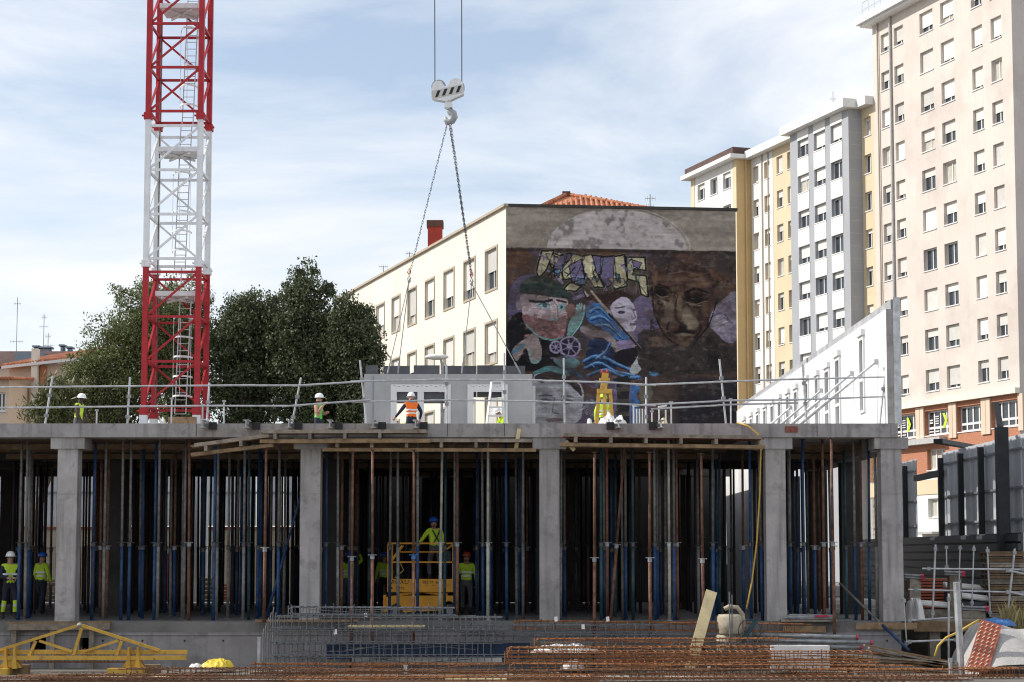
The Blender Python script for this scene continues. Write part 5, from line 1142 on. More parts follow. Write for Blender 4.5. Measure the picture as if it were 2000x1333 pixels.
for (kd, h_, lc, dep, b_, px) in sorted(todo, key=lambda q: q[5]):
    n_ = cnt2.get((kd,dep,b_), 0); cnt2[(kd,dep,b_)] = n_+1
    prop(kd, h_, lc, '%s prop, %s such from left, %s rows %s' % (NAMEC[kd], ORD[n_], dep, b_), 'props crowded under the slab', (random.uniform(-.006,.006), random.uniform(-.008,.008)))
# timber bearers over the props
for ri, yy in enumerate(rowsY):
    for bi, (a, b) in enumerate(((-14.5,-5.3),(-5.1,.9),(1.1,6.0),(7.9,9.7))):
        zt_ = (SB-.32 if (ri % 3 == 2) else SB-.2); dep = ORD[ri]
        if yy > 61 and bi == 2: continue
        o = MB().beam((a, yy, zt_+.075), (b, yy, zt_+.075), .10, .145).build('formwork_bearer', K['wood_dark']); tag(o, 'timber bearer over the %s prop row from the front, %s stretch from left' % (dep, ORD[bi]), 'timber beam', 'timber bearers under the slab')

# the uncountable rest of the props, deep under the slab
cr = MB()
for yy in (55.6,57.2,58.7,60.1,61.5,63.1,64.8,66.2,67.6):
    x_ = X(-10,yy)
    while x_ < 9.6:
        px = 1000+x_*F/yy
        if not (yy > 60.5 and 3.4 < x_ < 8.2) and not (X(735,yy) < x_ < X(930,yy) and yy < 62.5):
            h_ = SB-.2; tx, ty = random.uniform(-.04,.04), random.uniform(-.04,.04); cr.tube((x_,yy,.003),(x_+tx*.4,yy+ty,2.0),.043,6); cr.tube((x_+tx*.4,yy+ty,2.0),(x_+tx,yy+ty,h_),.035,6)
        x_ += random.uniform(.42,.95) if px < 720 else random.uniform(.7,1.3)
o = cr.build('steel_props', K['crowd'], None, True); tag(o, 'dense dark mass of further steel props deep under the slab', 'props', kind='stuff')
# ============================================================ people
def person(label, loc, face, top, legs, helmet='hwhite', skin='skin', lean=0.0, crouch=0.0, aL=None, aR=None, bands=True, sleeves=None, cuffs=None, harness=False, group='workers', boots='boots', vest=True, height=1.76, stride=.10):
    """face: heading in degrees, 0 looks at the camera (-y), 90 looks to +x. arms: (elbow, hand) in body axes (right, forward, up)"""
    t = thing('person', label, 'person', loc, group, R(face))
    s = height/1.80; ph = (.96-crouch)*s
    fw = lambda x, f, z: Vector((x*s, -f*s, z*s))
    hip = .96-crouch; kn = .52-crouch*.45; kf = .06+crouch*.75
    sn, cs = math.sin(lean), math.cos(lean)
    def up(x, f, z): return fw(x, f*cs + z*sn, hip + z*cs - f*sn)
    J = {'pel': up(0,0,0), 'wst': up(0,.01,.17), 'chs': up(0,.02,.38), 'nck': up(0,.0,.56), 'hd0': up(0,.02,.64), 'hd1': up(0,.035,.76)}
    aL = aL or ((-.27,.0,.22), (-.26,.14,-.02)); aR = aR or ((.27,.0,.22), (.26,.14,-.02))
    for sd, a, sg in (('L',aL,-1),('R',aR,1)):
        J['sh'+sd] = up(sg*.19,0,.49); J['el'+sd] = up(*a[0]); J['ha'+sd] = up(*a[1])
        J['hp'+sd] = fw(sg*.10, 0, hip-.06); J['kn'+sd] = fw(sg*.125, kf+sg*stride, kn); J['an'+sd] = fw(sg*.13, -.05+sg*stride*1.4-crouch*.25, .09); J['to'+sd] = fw(sg*.15, .13+sg*stride*1.4-crouch*.25, .045)
    names = list(J); E = [('pel','wst'),('wst','chs'),('chs','nck'),('nck','hd0'),('hd0','hd1')]
    for sd in 'LR': E += [('chs','sh'+sd),('sh'+sd,'el'+sd),('el'+sd,'ha'+sd),('pel','hp'+sd),('hp'+sd,'kn'+sd),('kn'+sd,'an'+sd),('an'+sd,'to'+sd)]
    RD = {'pel':(.165,.125),'wst':(.155,.115),'chs':(.175,.125),'nck':(.062,.062),'hd0':(.080,.090),'hd1':(.082,.098),'sh':(.083,.083),'el':(.056,.056),'ha':(.038,.038),'hp':(.108,.108),'kn':(.072,.072),'an':(.056,.056),'to':(.048,.042)}
    me = bpy.data.meshes.new('body'); me.from_pydata([J[n] for n in names], [(names.index(a), names.index(b)) for a, b in E], [])
    o = bpy.data.objects.new('tmp_body', me); C.objects.link(o)
    sk = o.modifiers.new('s', 'SKIN'); sk.use_smooth_shade = True
    for i, n in enumerate(names):
        r_ = RD.get(n) or RD[n[:2]]; me.skin_vertices[0].data[i].radius = (r_[0]*s, r_[1]*s); me.skin_vertices[0].data[i].use_root = (n == 'pel')
    ss = o.modifiers.new('u', 'SUBSURF'); ss.levels = 2; ss.render_levels = 2
    dg = bpy.context.evaluated_depsgraph_get(); dg.update(); em = bpy.data.meshes.new_from_object(o.evaluated_get(dg)); bpy.data.objects.remove(o)
    em.name = 'body'; em.materials.clear()
    mats = [K[skin], K[top], K[legs], K[boots], K['reflect'], K[sleeves or top], K['hair'], K[cuffs or legs]]
    for m in mats: em.materials.append(m)
    segs = [(J[a], J[b], a, b) for a, b in E]
    for p in em.polygons:
        c = p.center; best = None; bd = 9
        for a, b, na, nb in segs:
            ab = b-a; k = max(0, min(1, (c-a).dot(ab)/max(ab.length_squared,1e-9))); d = (c-a-ab*k).length
            if d < bd: bd = d; best = (na, nb, k)
        na, nb, k = best; mi = 1
        if nb in ('hd0','hd1') : mi = 0
        elif na == 'chs' and nb == 'nck' and k > .75: mi = 0
        elif nb[:2] == 'el': mi = 5
        elif nb[:2] == 'ha': mi = 0 if (sleeves == 'skin_short' or k > .86) else 5
        elif nb[:2] in ('hp','kn'): mi = 2
        elif nb[:2] == 'an': mi = 7 if k < .7 else 3
        elif nb[:2] == 'to': mi = 3
        elif na == 'pel': mi = 2 if k < .35 else 1
        pass
        if bands and mi == 7 and cuffs: mi = 4 if .2 < k < .36 else 7
        p.material_index = mi
        p.use_smooth = True
    # nose, ears, hands join the body mesh
    x = MB(); c = J['hd1'].lerp(J['hd0'], .45); x.ball(c + fw(0,.10,-.02), .016*s, .022*s, .026*s, 6, 5)
    for sg in (-1,1): x.ball(c + fw(sg*.085,.0,-.01), .012*s,.022*s,.034*s, 6, 5)
    for sd, sg in (('L',-1),('R',1)):
        d = (J['ha'+sd]-J['el'+sd]).normalized(); sdv = d.cross(Vector((sg*.3,1,.2))).normalized(); nn = d.cross(sdv); w0 = J['ha'+sd]
        x.path([w0-d*.02, w0+d*.045, w0+d*.095], [.030*s,.042*s,.036*s], 8)
        for k in range(4):
            b0 = w0 + d*.09 + sdv*(.030-.020*k)*s; ln = (.070,.080,.075,.058)[k]*s
            x.path([b0, b0+d*ln*.55+nn*.012, b0+d*ln*.85+nn*.035], [.0105*s,.0095*s,.007*s], 5)
        b0 = w0 + d*.03 + sdv*.036*s; x.path([b0, b0+d*.03+sdv*.030, b0+d*.065+sdv*.030+nn*.015], [.013*s,.011*s,.008*s], 5)
    bm = bmesh.new(); bm.from_mesh(em); xm = x.mesh('x', True); n0 = len(bm.faces); bm.from_mesh(xm); bm.faces.ensure_lookup_table()
    for f in bm.faces[n0:]: f.material_index = 0; f.smooth = True
    bm.to_mesh(em); bm.free()
    body = link('body', em, None, t)
    if bands:
        w0, w1 = J['wst'], J['chs']; axv = (w1-w0).normalized(); e1 = Vector((1,0,0)); e2 = axv.cross(e1).normalized(); e1 = e2.cross(axv)
        for kk in (.02, .52):
            cc = w0.lerp(w1, kk); nA = 22; rad = [0.0]*nA
            for vtx in em.vertices:
                dv = vtx.co-cc; hgt = dv.dot(axv)
                if abs(hgt) < .05*s:
                    x_, y_ = dv.dot(e1), dv.dot(e2); rr = math.hypot(x_, y_)
                    if rr < .235*s and abs(x_) < .20*s: q = int((math.atan2(y_, x_) % math.tau)/math.tau*nA) % nA; rad[q] = max(rad[q], rr)
            for q in range(nA):
                if rad[q] == 0: rad[q] = max(rad[q-1], .12*s)
            rad = [max(rad[q], .5*(rad[q-1]+rad[(q+1) % nA])) + .006 for q in range(nA)]
            bmb = MB()
            for hz_ in (-.026*s, .026*s):
                for q in range(nA): a_ = (q+.5)/nA*math.tau; bmb.v.append(tuple(cc + axv*hz_ + (e1*math.cos(a_)+e2*math.sin(a_))*rad[q]))
            for q in range(nA): bmb.f.append((q, (q+1) % nA, nA+(q+1) % nA, nA+q))
            bmb.build('reflective_band', K['reflect'], t, True)
    hc = J['hd1'] + up(0,0,0)*0; ax = (J['hd1']-J['hd0']).normalized()
    h = MB(); rings = []; n = 14
    for (rr, zz) in ((.135,-.015),(.132,.03),(.118,.075),(.085,.112),(.04,.13)): rings.append([Vector((rr*.93*math.cos(2*math.pi*i/n), rr*1.12*math.sin(2*math.pi*i/n), zz)) for i in range(n)])
    vs = [v for r_ in rings for v in r_] + [Vector((0,0,.134))]; fs = [(j*n+i, j*n+(i+1) % n, (j+1)*n+(i+1) % n, (j+1)*n+i) for j in range(4) for i in range(n)] + [(4*n+i, 4*n+(i+1) % n, 5*n) for i in range(n)]
    h.add(vs, fs); br = [Vector((.16*math.cos(a), -.16*math.sin(a)*(1.35 if math.sin(a) > 0 else 1), -.018)) for a in [2*math.pi*i/n for i in range(n)]]
    h.add(br + [v.copy() for v in rings[0]], [(i, (i+1) % n, n+(n-(i+1)) % n if False else n+i, i) if False else (i, (i+1) % n, n+(i+1) % n, n+i) for i in range(0)])
    h.add([b*1.0 for b in br] + [Vector((b.x*.8, b.y*.8, -.005)) for b in br], [(i, (i+1) % n, n+(i+1) % n, n+i) for i in range(n)])
    ho = h.build('helmet', K[helmet], t, True); ho.location = J['hd1'] + ax*.012; ho.rotation_euler = (lean*.8, 0, 0); ho.scale = (s, s, s)
    if harness:
        hh = MB(); 
        for sg in (-1,1): hh.path([up(sg*.12,-.135,.50), up(sg*.02,-.15,.30), up(-sg*.12,-.13,.08)], .018, 5)
        hh.build('harness', K['navy'], t)
    return t
Zs = ST
person('worker in yellow vest and white helmet bending over the slab left of the mast', (X(147,60.8),60.8,Zs), 75, 'hiviz', 'greytrouser', lean=.12, skin='skin_dark', sleeves='skin_dark', aL=((-.24,.10,.20),(-.20,.30,-.10)), aR=((.24,.10,.20),(.22,.32,-.12)), bands=False)
person('worker in bright green shirt and white helmet with a hand at his face', (X(619,60.8),60.8,Zs), 75, 'green', 'navy', aL=((-.26,.06,.22),(-.16,.26,.50)), aR=((.27,.05,.22),(.05,.27,.25)), bands=False, sleeves='skin')
person('worker in orange vest with navy sleeves and white helmet before the hanging panel', (X(803,60.2),60.2,Zs), 195, 'hiorange', 'navy', lean=.10, sleeves='navy', aL=((-.34,.05,.24),(-.30,.15,.0)), aR=((.36,.15,.26),(.48,.38,.10)))
person('worker crouching behind the orange vested worker, only helmet and gloves showing', (X(779,61.5),61.5,Zs), 60, 'hiviz', 'navy', lean=.7, crouch=.46, bands=False, height=1.7)
person('worker in yellow jacket bending down behind the white stepladder', (X(994,62.6),62.6,Zs), -70, 'hiviz', 'navy', lean=.55, crouch=.22, aL=((-.24,.2,.25),(-.2,.4,.1)), aR=((.24,.2,.25),(.2,.4,.1)), bands=False)
person('worker in yellow vest half hidden behind the yellow stand', (X(1180,60.6),60.6,Zs), 180, 'hiviz', 'navy', lean=.15, bands=True, helmet='hiviz')
person('worker in yellow and navy jacket reading papers at the left picture edge', (X(20,50.6),50.6,0), 30, 'hiviz', 'navy', aL=((-.27,.03,.20),(-.10,.30,.16)), aR=((.27,.03,.20),(.10,.30,.16)), sleeves='navy', cuffs='hiviz')
person('dim worker in hi-vis standing in shade just left of the first column', (X(82,55.0),55.0,0), 150, 'hiviz', 'navy', helmet='hblue')
person('worker in yellow jacket raising one arm to hold a prop, left of the lift', (X(681,58.6),58.6,0), 185, 'hiviz', 'greytrouser', helmet='hblue', aL=((.0-.42,.12,.62),(-.34,.2,.86)), aR=((.30,.03,.20),(.14,.26,.05)), skin='skin_dark')
person('worker in yellow jacket with back turned right beside the orange lift', (X(751,61.0),61.0,0), 200, 'hiviz', 'navy', helmet='hblue')
person('worker in blue helmet and harness standing on the orange scissor lift', (X(850,52.7),52.7,.98), 205, 'hiviz', 'greytrouser', helmet='hblue', harness=True, lean=.12, aR=((.33,.12,.28),(.42,.36,.06)), bands=False)
person('worker in yellow jacket and red helmet right of the orange lift', (X(911,54.6),54.6,0), 175, 'hiviz', 'greytrouser', helmet='hred', aL=((-.28,-.02,.20),(-.30,.05,-.08)))
# ============================================================ scissor lift
ly_ = 52.3; lx = X(825,ly_); lf = thing('scissor_lift', 'orange scissor lift with raised guard rails between the props', 'lift', (lx, ly_, 0))
LW = 1.0; LH = .75
def text(body, size, loc, par, m, shear=0):
    cu = bpy.data.curves.new('lettering', 'FONT'); cu.body = body; cu.size = size; cu.shear = shear; cu.extrude = .001; cu.align_x = 'LEFT'; cu.materials.append(m)
    o = bpy.data.objects.new('tmp', cu); C.objects.link(o); dg = bpy.context.evaluated_depsgraph_get(); dg.update(); me = bpy.data.meshes.new_from_object(o.evaluated_get(dg)); bpy.data.objects.remove(o)
    me.name = 'lettering'; o = bpy.data.objects.new('lettering', me); o['kind'] = 'stuff'; C.objects.link(o); o.parent = par; o.location = loc; o.rotation_euler = (math.pi/2,0,0); return o
ch = MB(); ch.prism([(-.98,.16),(-.98,.56),(-.80,.60),(.95,.60),(.98,.52),(.98,.18),(.92,.18),(.90,.38),(.78,.46),(.62,.42),(.55,.20),(-.52,.14),(-.58,.34),(-.70,.40),(-.82,.34),(-.86,.16)], 'y', -.35, .35); ch.build('chassis', K['lift'], lf)
ch = MB().box(-1.06,-.985,-.3,.3,.14,.62); ch.build('end_step', K['lift'], lf)
for x_ in (-.70,.78):
    for y_ in (-.36,.22):
        w_ = MB().path([(x_,y_,.19),(x_,y_+.14,.19)], .185, 18).build('wheel', K['rubber'], lf); MB().path([(x_,y_-.006,.19),(x_,y_+.02,.19)], .10, 12).build('hub', K['galv_dull'], w_)
sc_ = MB()
for y_ in (-.25,.25):
    for (a, b, c, d) in ((-.7,.62,.7,.80),(-.7,.80,.7,.62)): sc_.beam((a,y_,b),(c,y_,d), .05,.07)
sc_.build('scissor_arms', K['lift'], lf)
dk = MB(); dk.box(-.95,.95,-.36,.36,.93,.98); dk.build('deck', K['lift'], lf)
sd_ = MB(); sd_.box(-.95,.95,-.375,-.362,.70,1.06); sd_.build('side_panel', K['lift'], lf)
text('ROXU', .17, (-.85,-.378,.92), lf, K['black'], .25); text('985 79  460', .105, (.02,-.378,.93), lf, K['black'], .15); text('OPTE', .10, (-.72,-.378,.77), lf, K['black'])
ds = MB()
for k in range(5): ds.box(-.12+k*.2,-.03+k*.2,-.379,-.3765,.885,.895)
ds.box(-.86,-.80,-.379,-.3765,.79,.84); ds.build('print_dash', K['black'], lf)
gr = MB()
for x_ in (-.93,-.86,.86,.93):
    for y_ in (-.36,.36): gr.box(x_-.02,x_+.02,y_-.02,y_+.02,.98,2.04)
for y_ in (-.36,.36):
    for z_ in (2.04,1.52): gr.box(-.95,.95,y_-.02,y_+.02,z_-.02,z_+.02)
    gr.beam((-.86,y_,1.55),(-.55,y_,1.98),.035,.035); gr.path([(.2,y_,1.80),(-.6,y_,1.80)], .018, 6); gr.path([(.2,y_,1.80),(.55,y_,1.80),(.66,y_,1.86),(.86,y_,2.02)], .018, 6)
for x_ in (-.93,.93):
    for z_ in (2.04,1.52): gr.box(x_-.02,x_+.02,-.34,.34,z_-.02,z_+.02)
gr.build('guard_rail', K['lift'], lf)
MB().box(.52,.80,-.30,-.1,1.50,1.82).build('control_box', K['black'], lf); MB().path([(-.6,-.3,1.5),(-.5,-.3,1.3),(-.75,-.3,1.08)], .015, 6).build('hose', K['hose'], lf)
# ============================================================ things on the slab
sl = thing('stepladder', 'white aluminium stepladder standing in front of the hanging panel', 'ladder', (X(970,61.2),61.2,ST))
top = Z(746,61.2)-ST
for y0, nm in ((-.42,'front_frame'),(.42,'rear_frame')):
    f = MB()
    for sg in (-1,1): f.beam((sg*.42,y0,0), (sg*.17,y0*.08,top), .075,.03)
    o = f.build(nm, K['white'], sl)
    for k in range(7):
        q = (k+1)/8; MB().beam((-.42+.25*q,y0*(1-q*.92),top*q),(.42-.25*q,y0*(1-q*.92),top*q),.08,.025).build('rung', K['white'], o)
MB().box(-.2,.2,-.1,.1,top,top+.03).build('top_cap', K['white'], sl)
ys = thing('yellow_stand', 'yellow steel tripod stand with crank head behind the guard rail', 'stand', (X(1182,58),58,ST)); hh = Z(722,58)-ST
zt = Z(768,58)-ST
for x_ in (-.24,.0,.24): MB().beam((x_*1.15,0 if x_ else -.25,.0),(x_*.75,0,zt),.11,.09).build('leg', K['yellow'], ys)
m_ = MB(); m_.box(-.23,.23,-.1,.1,zt-.02,zt+.12); m_.box(-.30,.30,-.06,.06,.42,.50); m_.build('cross_head', K['yellow'], ys)
m_ = MB(); m_.beam((-.03,0,zt+.1),(.03,0,hh-.12),.2,.16); m_.box(-.16,.16,-.09,.09,hh-.35,hh-.28); m_.build('jack_column', K['yellow'], ys)
m_ = MB(); m_.tube((-.08,0,hh-.1),(-.08,0,hh),.03,6); m_.tube((.08,0,hh-.1),(.08,0,hh),.03,6); m_.tube((-.12,0,hh-.1),(.12,0,hh-.1),.03,6); m_.build('crank_head', K['chainred'], ys)
from mathutils import noise as mn
def lump(name, label, cat, px0, px1, py0, py1, Y, mat, zb, jit=.12, ry=None, group=None, n=3):
    """crumpled sheet or sack: a heap with folds and creases"""
    a, b = X(px0,Y), X(px1,Y); h = max(.08, Z(py0,Y)-zb); w_ = b-a; nu, nw = 34, 22; mb = MB(); so = random.uniform(0,99); dep = ry or max(.25, w_*.35)
    for i in range(nu):
        for j in range(nw):
            u = i/(nu-1)*2-1; q = j/(nw-1)*2-1; r_ = math.sqrt(min(1, u*u+q*q)); base = max(0, 1-r_**2.4)**.62
            p = Vector((u*w_*1.6+so, q*w_*1.4, so)); f1 = mn.noise(p*1.3); f2 = 1-abs(mn.noise(p*2.6+Vector((9,0,0))))*2; f3 = 1-abs(mn.noise(p*6.5))*2
            k = base*(.72+.30*f1+.22*f2+.10*f3); e = 1+.22*mn.noise(Vector((math.atan2(q,u)*1.5,so,1)))
            mb.v.append((u*w_/2*e, q*dep*e, max(.004, k*h)))
    for i in range(nu-1):
        for j in range(nw-1): mb.f.append((i*nw+j,(i+1)*nw+j,(i+1)*nw+j+1,i*nw+j+1))
    o = mb.build(name, K[mat], None, False, ((a+b)/2, Y, zb)); tag(o, label, cat, group); return o
lump('sheet_bundle', 'crumpled white sheeting bundle at the foot of the yellow stand', 'sheeting', 1165,1232,806,828,56.5,'tarp_white',ST)
lump('sack', 'pinkish white sack lying left of the yellow stand', 'sack', 1141,1162,816,828,56,'tarp_white',ST,n=1)
lump('sheet_bundle', 'small crumpled sheet beside the two open timber frames', 'sheeting', 1284,1312,820,828,55.5,'wood_pale',ST,n=2)
lump('sack', 'white peaked sheet lying at the foot of the crane mast', 'sheeting', 298,326,812,828,58,'tarp_white',ST,n=1)
MB_ = MB().box(X(325,58),X(380,58),57.9,58.1,ST,Z(815,58)).build('timber_baulk', K['wood']); tag(MB_, 'timber baulk on the slab at the foot of the crane mast', 'timber')
for i, (a, b, t_) in enumerate(((1239,1262,795),(1289,1302,797))):
    f = thing('timber_trestle', ('wider' if i == 0 else 'narrower') + ' open white timber frame standing on the slab right of the yellow stand', 'frame', (X(a,55),55,ST)); w_ = X(b,55)-X(a,55); h_ = Z(t_,55)-ST
    for k in range(5 if i == 0 else 2): MB().box(w_*k/(4 if i == 0 else 1)-.02, w_*k/(4 if i == 0 else 1)+.02, -.04,.04,0,h_-.06*(k>0)).build('post', K['tarp_white'], f)
    MB().beam((-.03,0,h_+.02),(w_+.03,0,h_+.02+.05),.08,.05).build('top_bar', K['tarp_white'], f)
for i, (px, yt) in enumerate(((184,800),(331,777),(392,790),(434,782),(1008+305,784),(1275,802),(1430,778))):
    b_ = thing('edge_support_post', '%s short galvanised upright on the slab behind the rails, from the left' % ORD[i], 'post', (X(px,53),53,ST), 'short uprights on the slab'); h_ = Z(yt,53)-ST
    MB().tube((0,0,0),(0,0,h_),.022,8).build('tube', K['galv'], b_); MB().box(-.08,.08,-.08,.08,.002,.02).build('base', K['galv_dull'], b_); MB().box(-.05,.05,-.03,.03,h_-.05,h_).build('head', K['galv_dull'], b_)
# street lamp behind the panel
sl = thing('street_lamp', 'street lamp head showing above the hanging panel before the beige facade', 'street lamp', (X(862,78),78,-.25)); a = P(862,700,78); loc = Vector(sl.location)
m_ = MB(); m_.path([(0,0,0),(0,0,a.z+.0),(-.05,0,a.z+.25-.0)], [.09,.06,.05], 8); m_.build('pole', K['galv_dull'], sl)
m_ = MB(); m_.ball((-.22,0,a.z+.30),.50,.2,.13,12,8); m_.build('lamp_head', K['shutter'], sl, True)
# yellow hose from the slab edge down to the pump
hz = [P(1440,826,48.85),P(1460,832,48.7),P(1481,848,48.6),P(1486,870,48.6),P(1484,960,48.6),P(1478,1060,48.55),P(1468,1140,48.5),P(1458,1190,48.4)]
m_ = MB(); m_.path(hz, .022, 6); o = m_.build('hose', K['hose'], None, True); tag(o, 'yellow hose hanging from the slab edge beside the fourth column', 'hose')
# ============================================================ foreground ground-level stock
GZ = -1.2
def cage(label, x0, x1, Y, z0, h, d, mat, group, sp=.18, tilt=0, r=.0125, ends=True, nb=(2,2), hook=False):
    t = thing('rebar_cage', label, 'rebar cage', ((x0+x1)/2, Y, z0), group); t.rotation_euler = (random.uniform(-.05,.05), tilt+random.uniform(-.008,.008), random.uniform(-.035,.035)); L_ = x1-x0
    for iz in (0,1):
        for k in range(nb[0]):
            y_ = -d/2+d*k/(nb[0]-1); e = random.uniform(0,.3); z_ = r if iz == 0 else h-r
            pts = [(-L_/2-e*.5,y_,z_),(L_/2+e,y_,z_+random.uniform(-.01,.01))]
            if hook: pts = [(-L_/2-.05,y_,z_-(.25 if iz else -.22)),(-L_/2-.05,y_,z_-(.05 if iz else -.05)),(-L_/2+.03,y_,z_)] + pts[1:]
            MB().path(pts, r*1.15, 5).build('long_bar', K[mat], t)
    for k in range(3):       # loose bars pushed in askew
        a_ = random.uniform(-L_/2,0); MB().path([(a_,random.uniform(-d/2,d/2),h*random.uniform(.3,1.05)),(a_+L_*.25,random.uniform(-d/2,d/2),h*random.uniform(.3,1.1)),(min(L_/2+.3,a_+L_*random.uniform(.4,.6)),random.uniform(-d/2,d/2),h*random.uniform(.2,1.2))], r*.8, 5).build('loose_bar', K[mat], t)
    s_ = MB(); x_ = -L_/2+.05
    while x_ < L_/2:
        j = random.uniform(-.02,.02); s_.path([(x_+j,-d/2-r*1.5,-r*.3),(x_,d/2+r*1.5,-r*.3),(x_-j,d/2+r*1.5,h),(x_+j*.5,-d/2-r*1.5,h+random.uniform(0,.012))], r*1.05, 4, closed=True)
        if random.random() < .45: s_.tube((x_,-d/2,h),(x_+random.uniform(-.03,.03),-d/2-.03,h+random.uniform(.03,.09)), r*.9, 4)
        x_ += sp*random.uniform(.75,1.2)
    o = s_.build('stirrups', K[mat], t); o['kind'] = 'stuff'; return t
G1 = 'stacked grey rebar cages'
Y1 = 47.3; gx0, gx1 = X(536,Y1), X(968,Y1); zz = GZ+.08
for k in range(5):
    h_ = .30 if k < 4 else .2; sh = (0,.05,-.1,.12,.45)[k]; x1_ = gx1 if k < 4 else X(862,Y1)
    cage('grey rebar cage in the big stack left of centre, %s from the ground' % ('lowest','second','third','fourth','topmost')[k], gx0+sh, x1_+sh*.5, Y1, zz, h_, .6, 'rebar_grey', G1, .17, hook=(k == 4)); zz += h_+.035
for k in range(2): cage('grey rebar cage right behind the big grey stack, %s' % ('lower one','upper one')[k], X(905,47.8), X(1290,47.8), 47.9, GZ+.72+k*.24, .2, .35, 'rebar_grey', G1, .2)
fan = thing('rebar_bundle', 'fan of upright bent grey bars at the left end of the grey stack', 'rebar', (X(533,Y1-.3),Y1-.3,GZ))
for k in range(7): x_ = (k-4)*.055; MB().path([(x_,k*.04,0),(x_,k*.04,1.5-.13*abs(k-4)),(x_+.02,k*.04,1.62-.13*abs(k-4))], .013, 5).build('bar', K['rebar_grey'], fan)
G2 = 'stacked rusty rebar cages'
rr = [(1048,1530,47.0,GZ+.62,.24,'upper row, bent bar end on the left'),(995,1500,46.4,GZ+.42,.26,'second row from the top'),(990,1700,45.8,GZ+.34,.25,'third row from the top'),(1010,1560,48.1,GZ+1.0,.22,'rear row, highest of all'),(1000,1760,45.2,GZ+.06,.26,'lowest row near the picture bottom'),(1180,1650,46.7,GZ+.12,.25,'hidden low row behind the others')]
for (a, b, Y_, z_, h_, lb) in rr: cage('rusty rebar cage right of centre, ' + lb, X(a,Y_), X(b,Y_), Y_, z_, h_, .5, 'rebar_rust', G2, .21, tilt=random.uniform(-.006,.006), hook=True)
cage('rusty rebar cage lying along the bottom picture edge left of centre', X(250,45.2), X(640,45.2), 45.2, GZ+.03, .2, .5, 'rebar_dark', G2, .15)
cage('rusty rebar cage at the bottom below the grey stack, upper one', X(500,45.8), X(975,45.8), 45.8, GZ+.06, .24, .5, 'rebar_rust', G2, .16)
cage('rusty rebar cage at the bottom below the grey stack, nearest one', X(560,44.7), X(1010,44.7), 44.6, GZ+.02, .2, .5, 'rebar_dark', G2, .16)
cage('dark rusty rebar cage under the yellow spreader beam', X(40,47.2), X(232,47.2), 47.3, GZ+.25, .28, .5, 'rebar_dark', G2, .12)
cage('rusty rebar cage at the bottom right corner beside the post', X(1870,44.8), X(1990,44.8), 44.9, GZ+.05, .2, .5, 'rebar_rust', G2, .1)
def slab_piece(name, label, cat, px0, px1, py0, py1, Y, dy, mat, group=None):
    o = MB().box(0, X(px1,Y)-X(px0,Y), 0, dy, 0, Z(py0,Y)-Z(py1,Y)).build(name, K[mat], None, False, (X(px0,Y),Y,Z(py1,Y))); return tag(o, label, cat, group)
slab_piece('blue_shuttering', 'dark blue formwork panel lying behind the grey rebar stack', 'panel', 640,1035,1257,1288,48.0,.15,'navy_panel')
slab_piece('white_beam', 'long pale concrete beam under the grey rebar stack', 'beam', 690,980,1284,1294,47.75,.12,'tarp_white')
slab_piece('plank', 'long pale plank lying across the top of the grey rebar cages', 'plank', 680,830,1222,1226,47.35,.3,'wood_pale')
slab_piece('plank', 'weathered scaffold board at the floor edge left of the grey rebar', 'plank', 500,700,1211,1215,48.6,.25,'wood')
slab_piece('white_panel_stack', 'white lettered panel lying behind the rusty cages at right', 'panel', 1504,1618,1262,1312,46.6,.3,'tarp_white')
for i, (a, b, y0, y1, Y_, m) in enumerate(((1040,1170,1258,1275,47.4,'tarp_white'),(1094,1142,1288,1308,46.9,'tarp_white'))): lump('sack', '%s white sack lying among the rusty rebar cages' % ('upper long','lower short')[i], 'sack', a,b,y0,y1,Y_,m,Z(y1,Y_),n=2)
for i, (a, b, y_) in enumerate(((1165,1290,1296),)):
    t = thing('pin_rack', 'row of red plastic caps among the rusty rebar', 'caps', (X(a,47),47,Z(y_,47))); n_ = 16 if i == 0 else 3
    for k in range(n_): MB().ball((k*(X(b,47)-X(a,47))/n_,0,.02),.045,.045,.045,7,5).build('cap', K['magenta'], t)
o = MB().beam((0,0,0), P(1390,1155,47.6)-P(1348,1308,46.9), .28,.04, up=(0,1,0)).build('plank', K['wood_pale'], None, False, P(1348,1308,46.9)); tag(o, 'pale new plank standing upright among the rusty rebar', 'plank')
pm = thing('concrete_pump_hopper', 'dusty tan hopper with curved pipe and green stand behind the rebar', 'hopper', (X(1430,47.9),47.9,GZ)); loc = Vector(pm.location)
z1 = Z(1200,47.9)-GZ; m_ = MB(); m_.path([(-.05,0,z1-.50),(-.05,0,z1-.47),(-.05,0,z1-.08),(-.05,0,z1-.01),(-.05,0,z1)], [.30,.34,.36,.32,.20], 18); m_.box(-.42,.05,-.2,.2,.3,z1-.52); m_.build('drum', K['pump'], pm, True)
for x_ in (-.3,.25): MB().beam((x_,-.1,0),(x_*.6,-.1,z1-.4),.09,.09).build('stand_leg', K['pump'], pm)
m_ = MB(); m_.path([P(*p,47.7)-loc for p in ((1415,1190),(1424,1185),(1440,1187),(1450,1200),(1453,1225))], .06, 8); m_.build('pipe', K['pump'], pm, True)
m_ = MB(); c_ = P(1464,1232,47.6)-loc; m_.path([c_+Vector((.28*math.cos(a),0,.28*math.sin(a))) for a in [2*math.pi*k/24 for k in range(24)]], .012, 5, closed=True); m_.beam(c_+Vector((-.2,0,-.28)), c_+Vector((.18,0,.28)), .12,.03, up=(0,1,0)); m_.build('guard_ring', K['teal'], pm)
bb_ = thing('rebar_bundle', 'pair of upright grey bars beside the tan hopper', 'rebar', (X(1424,46.9),46.9,GZ)); 
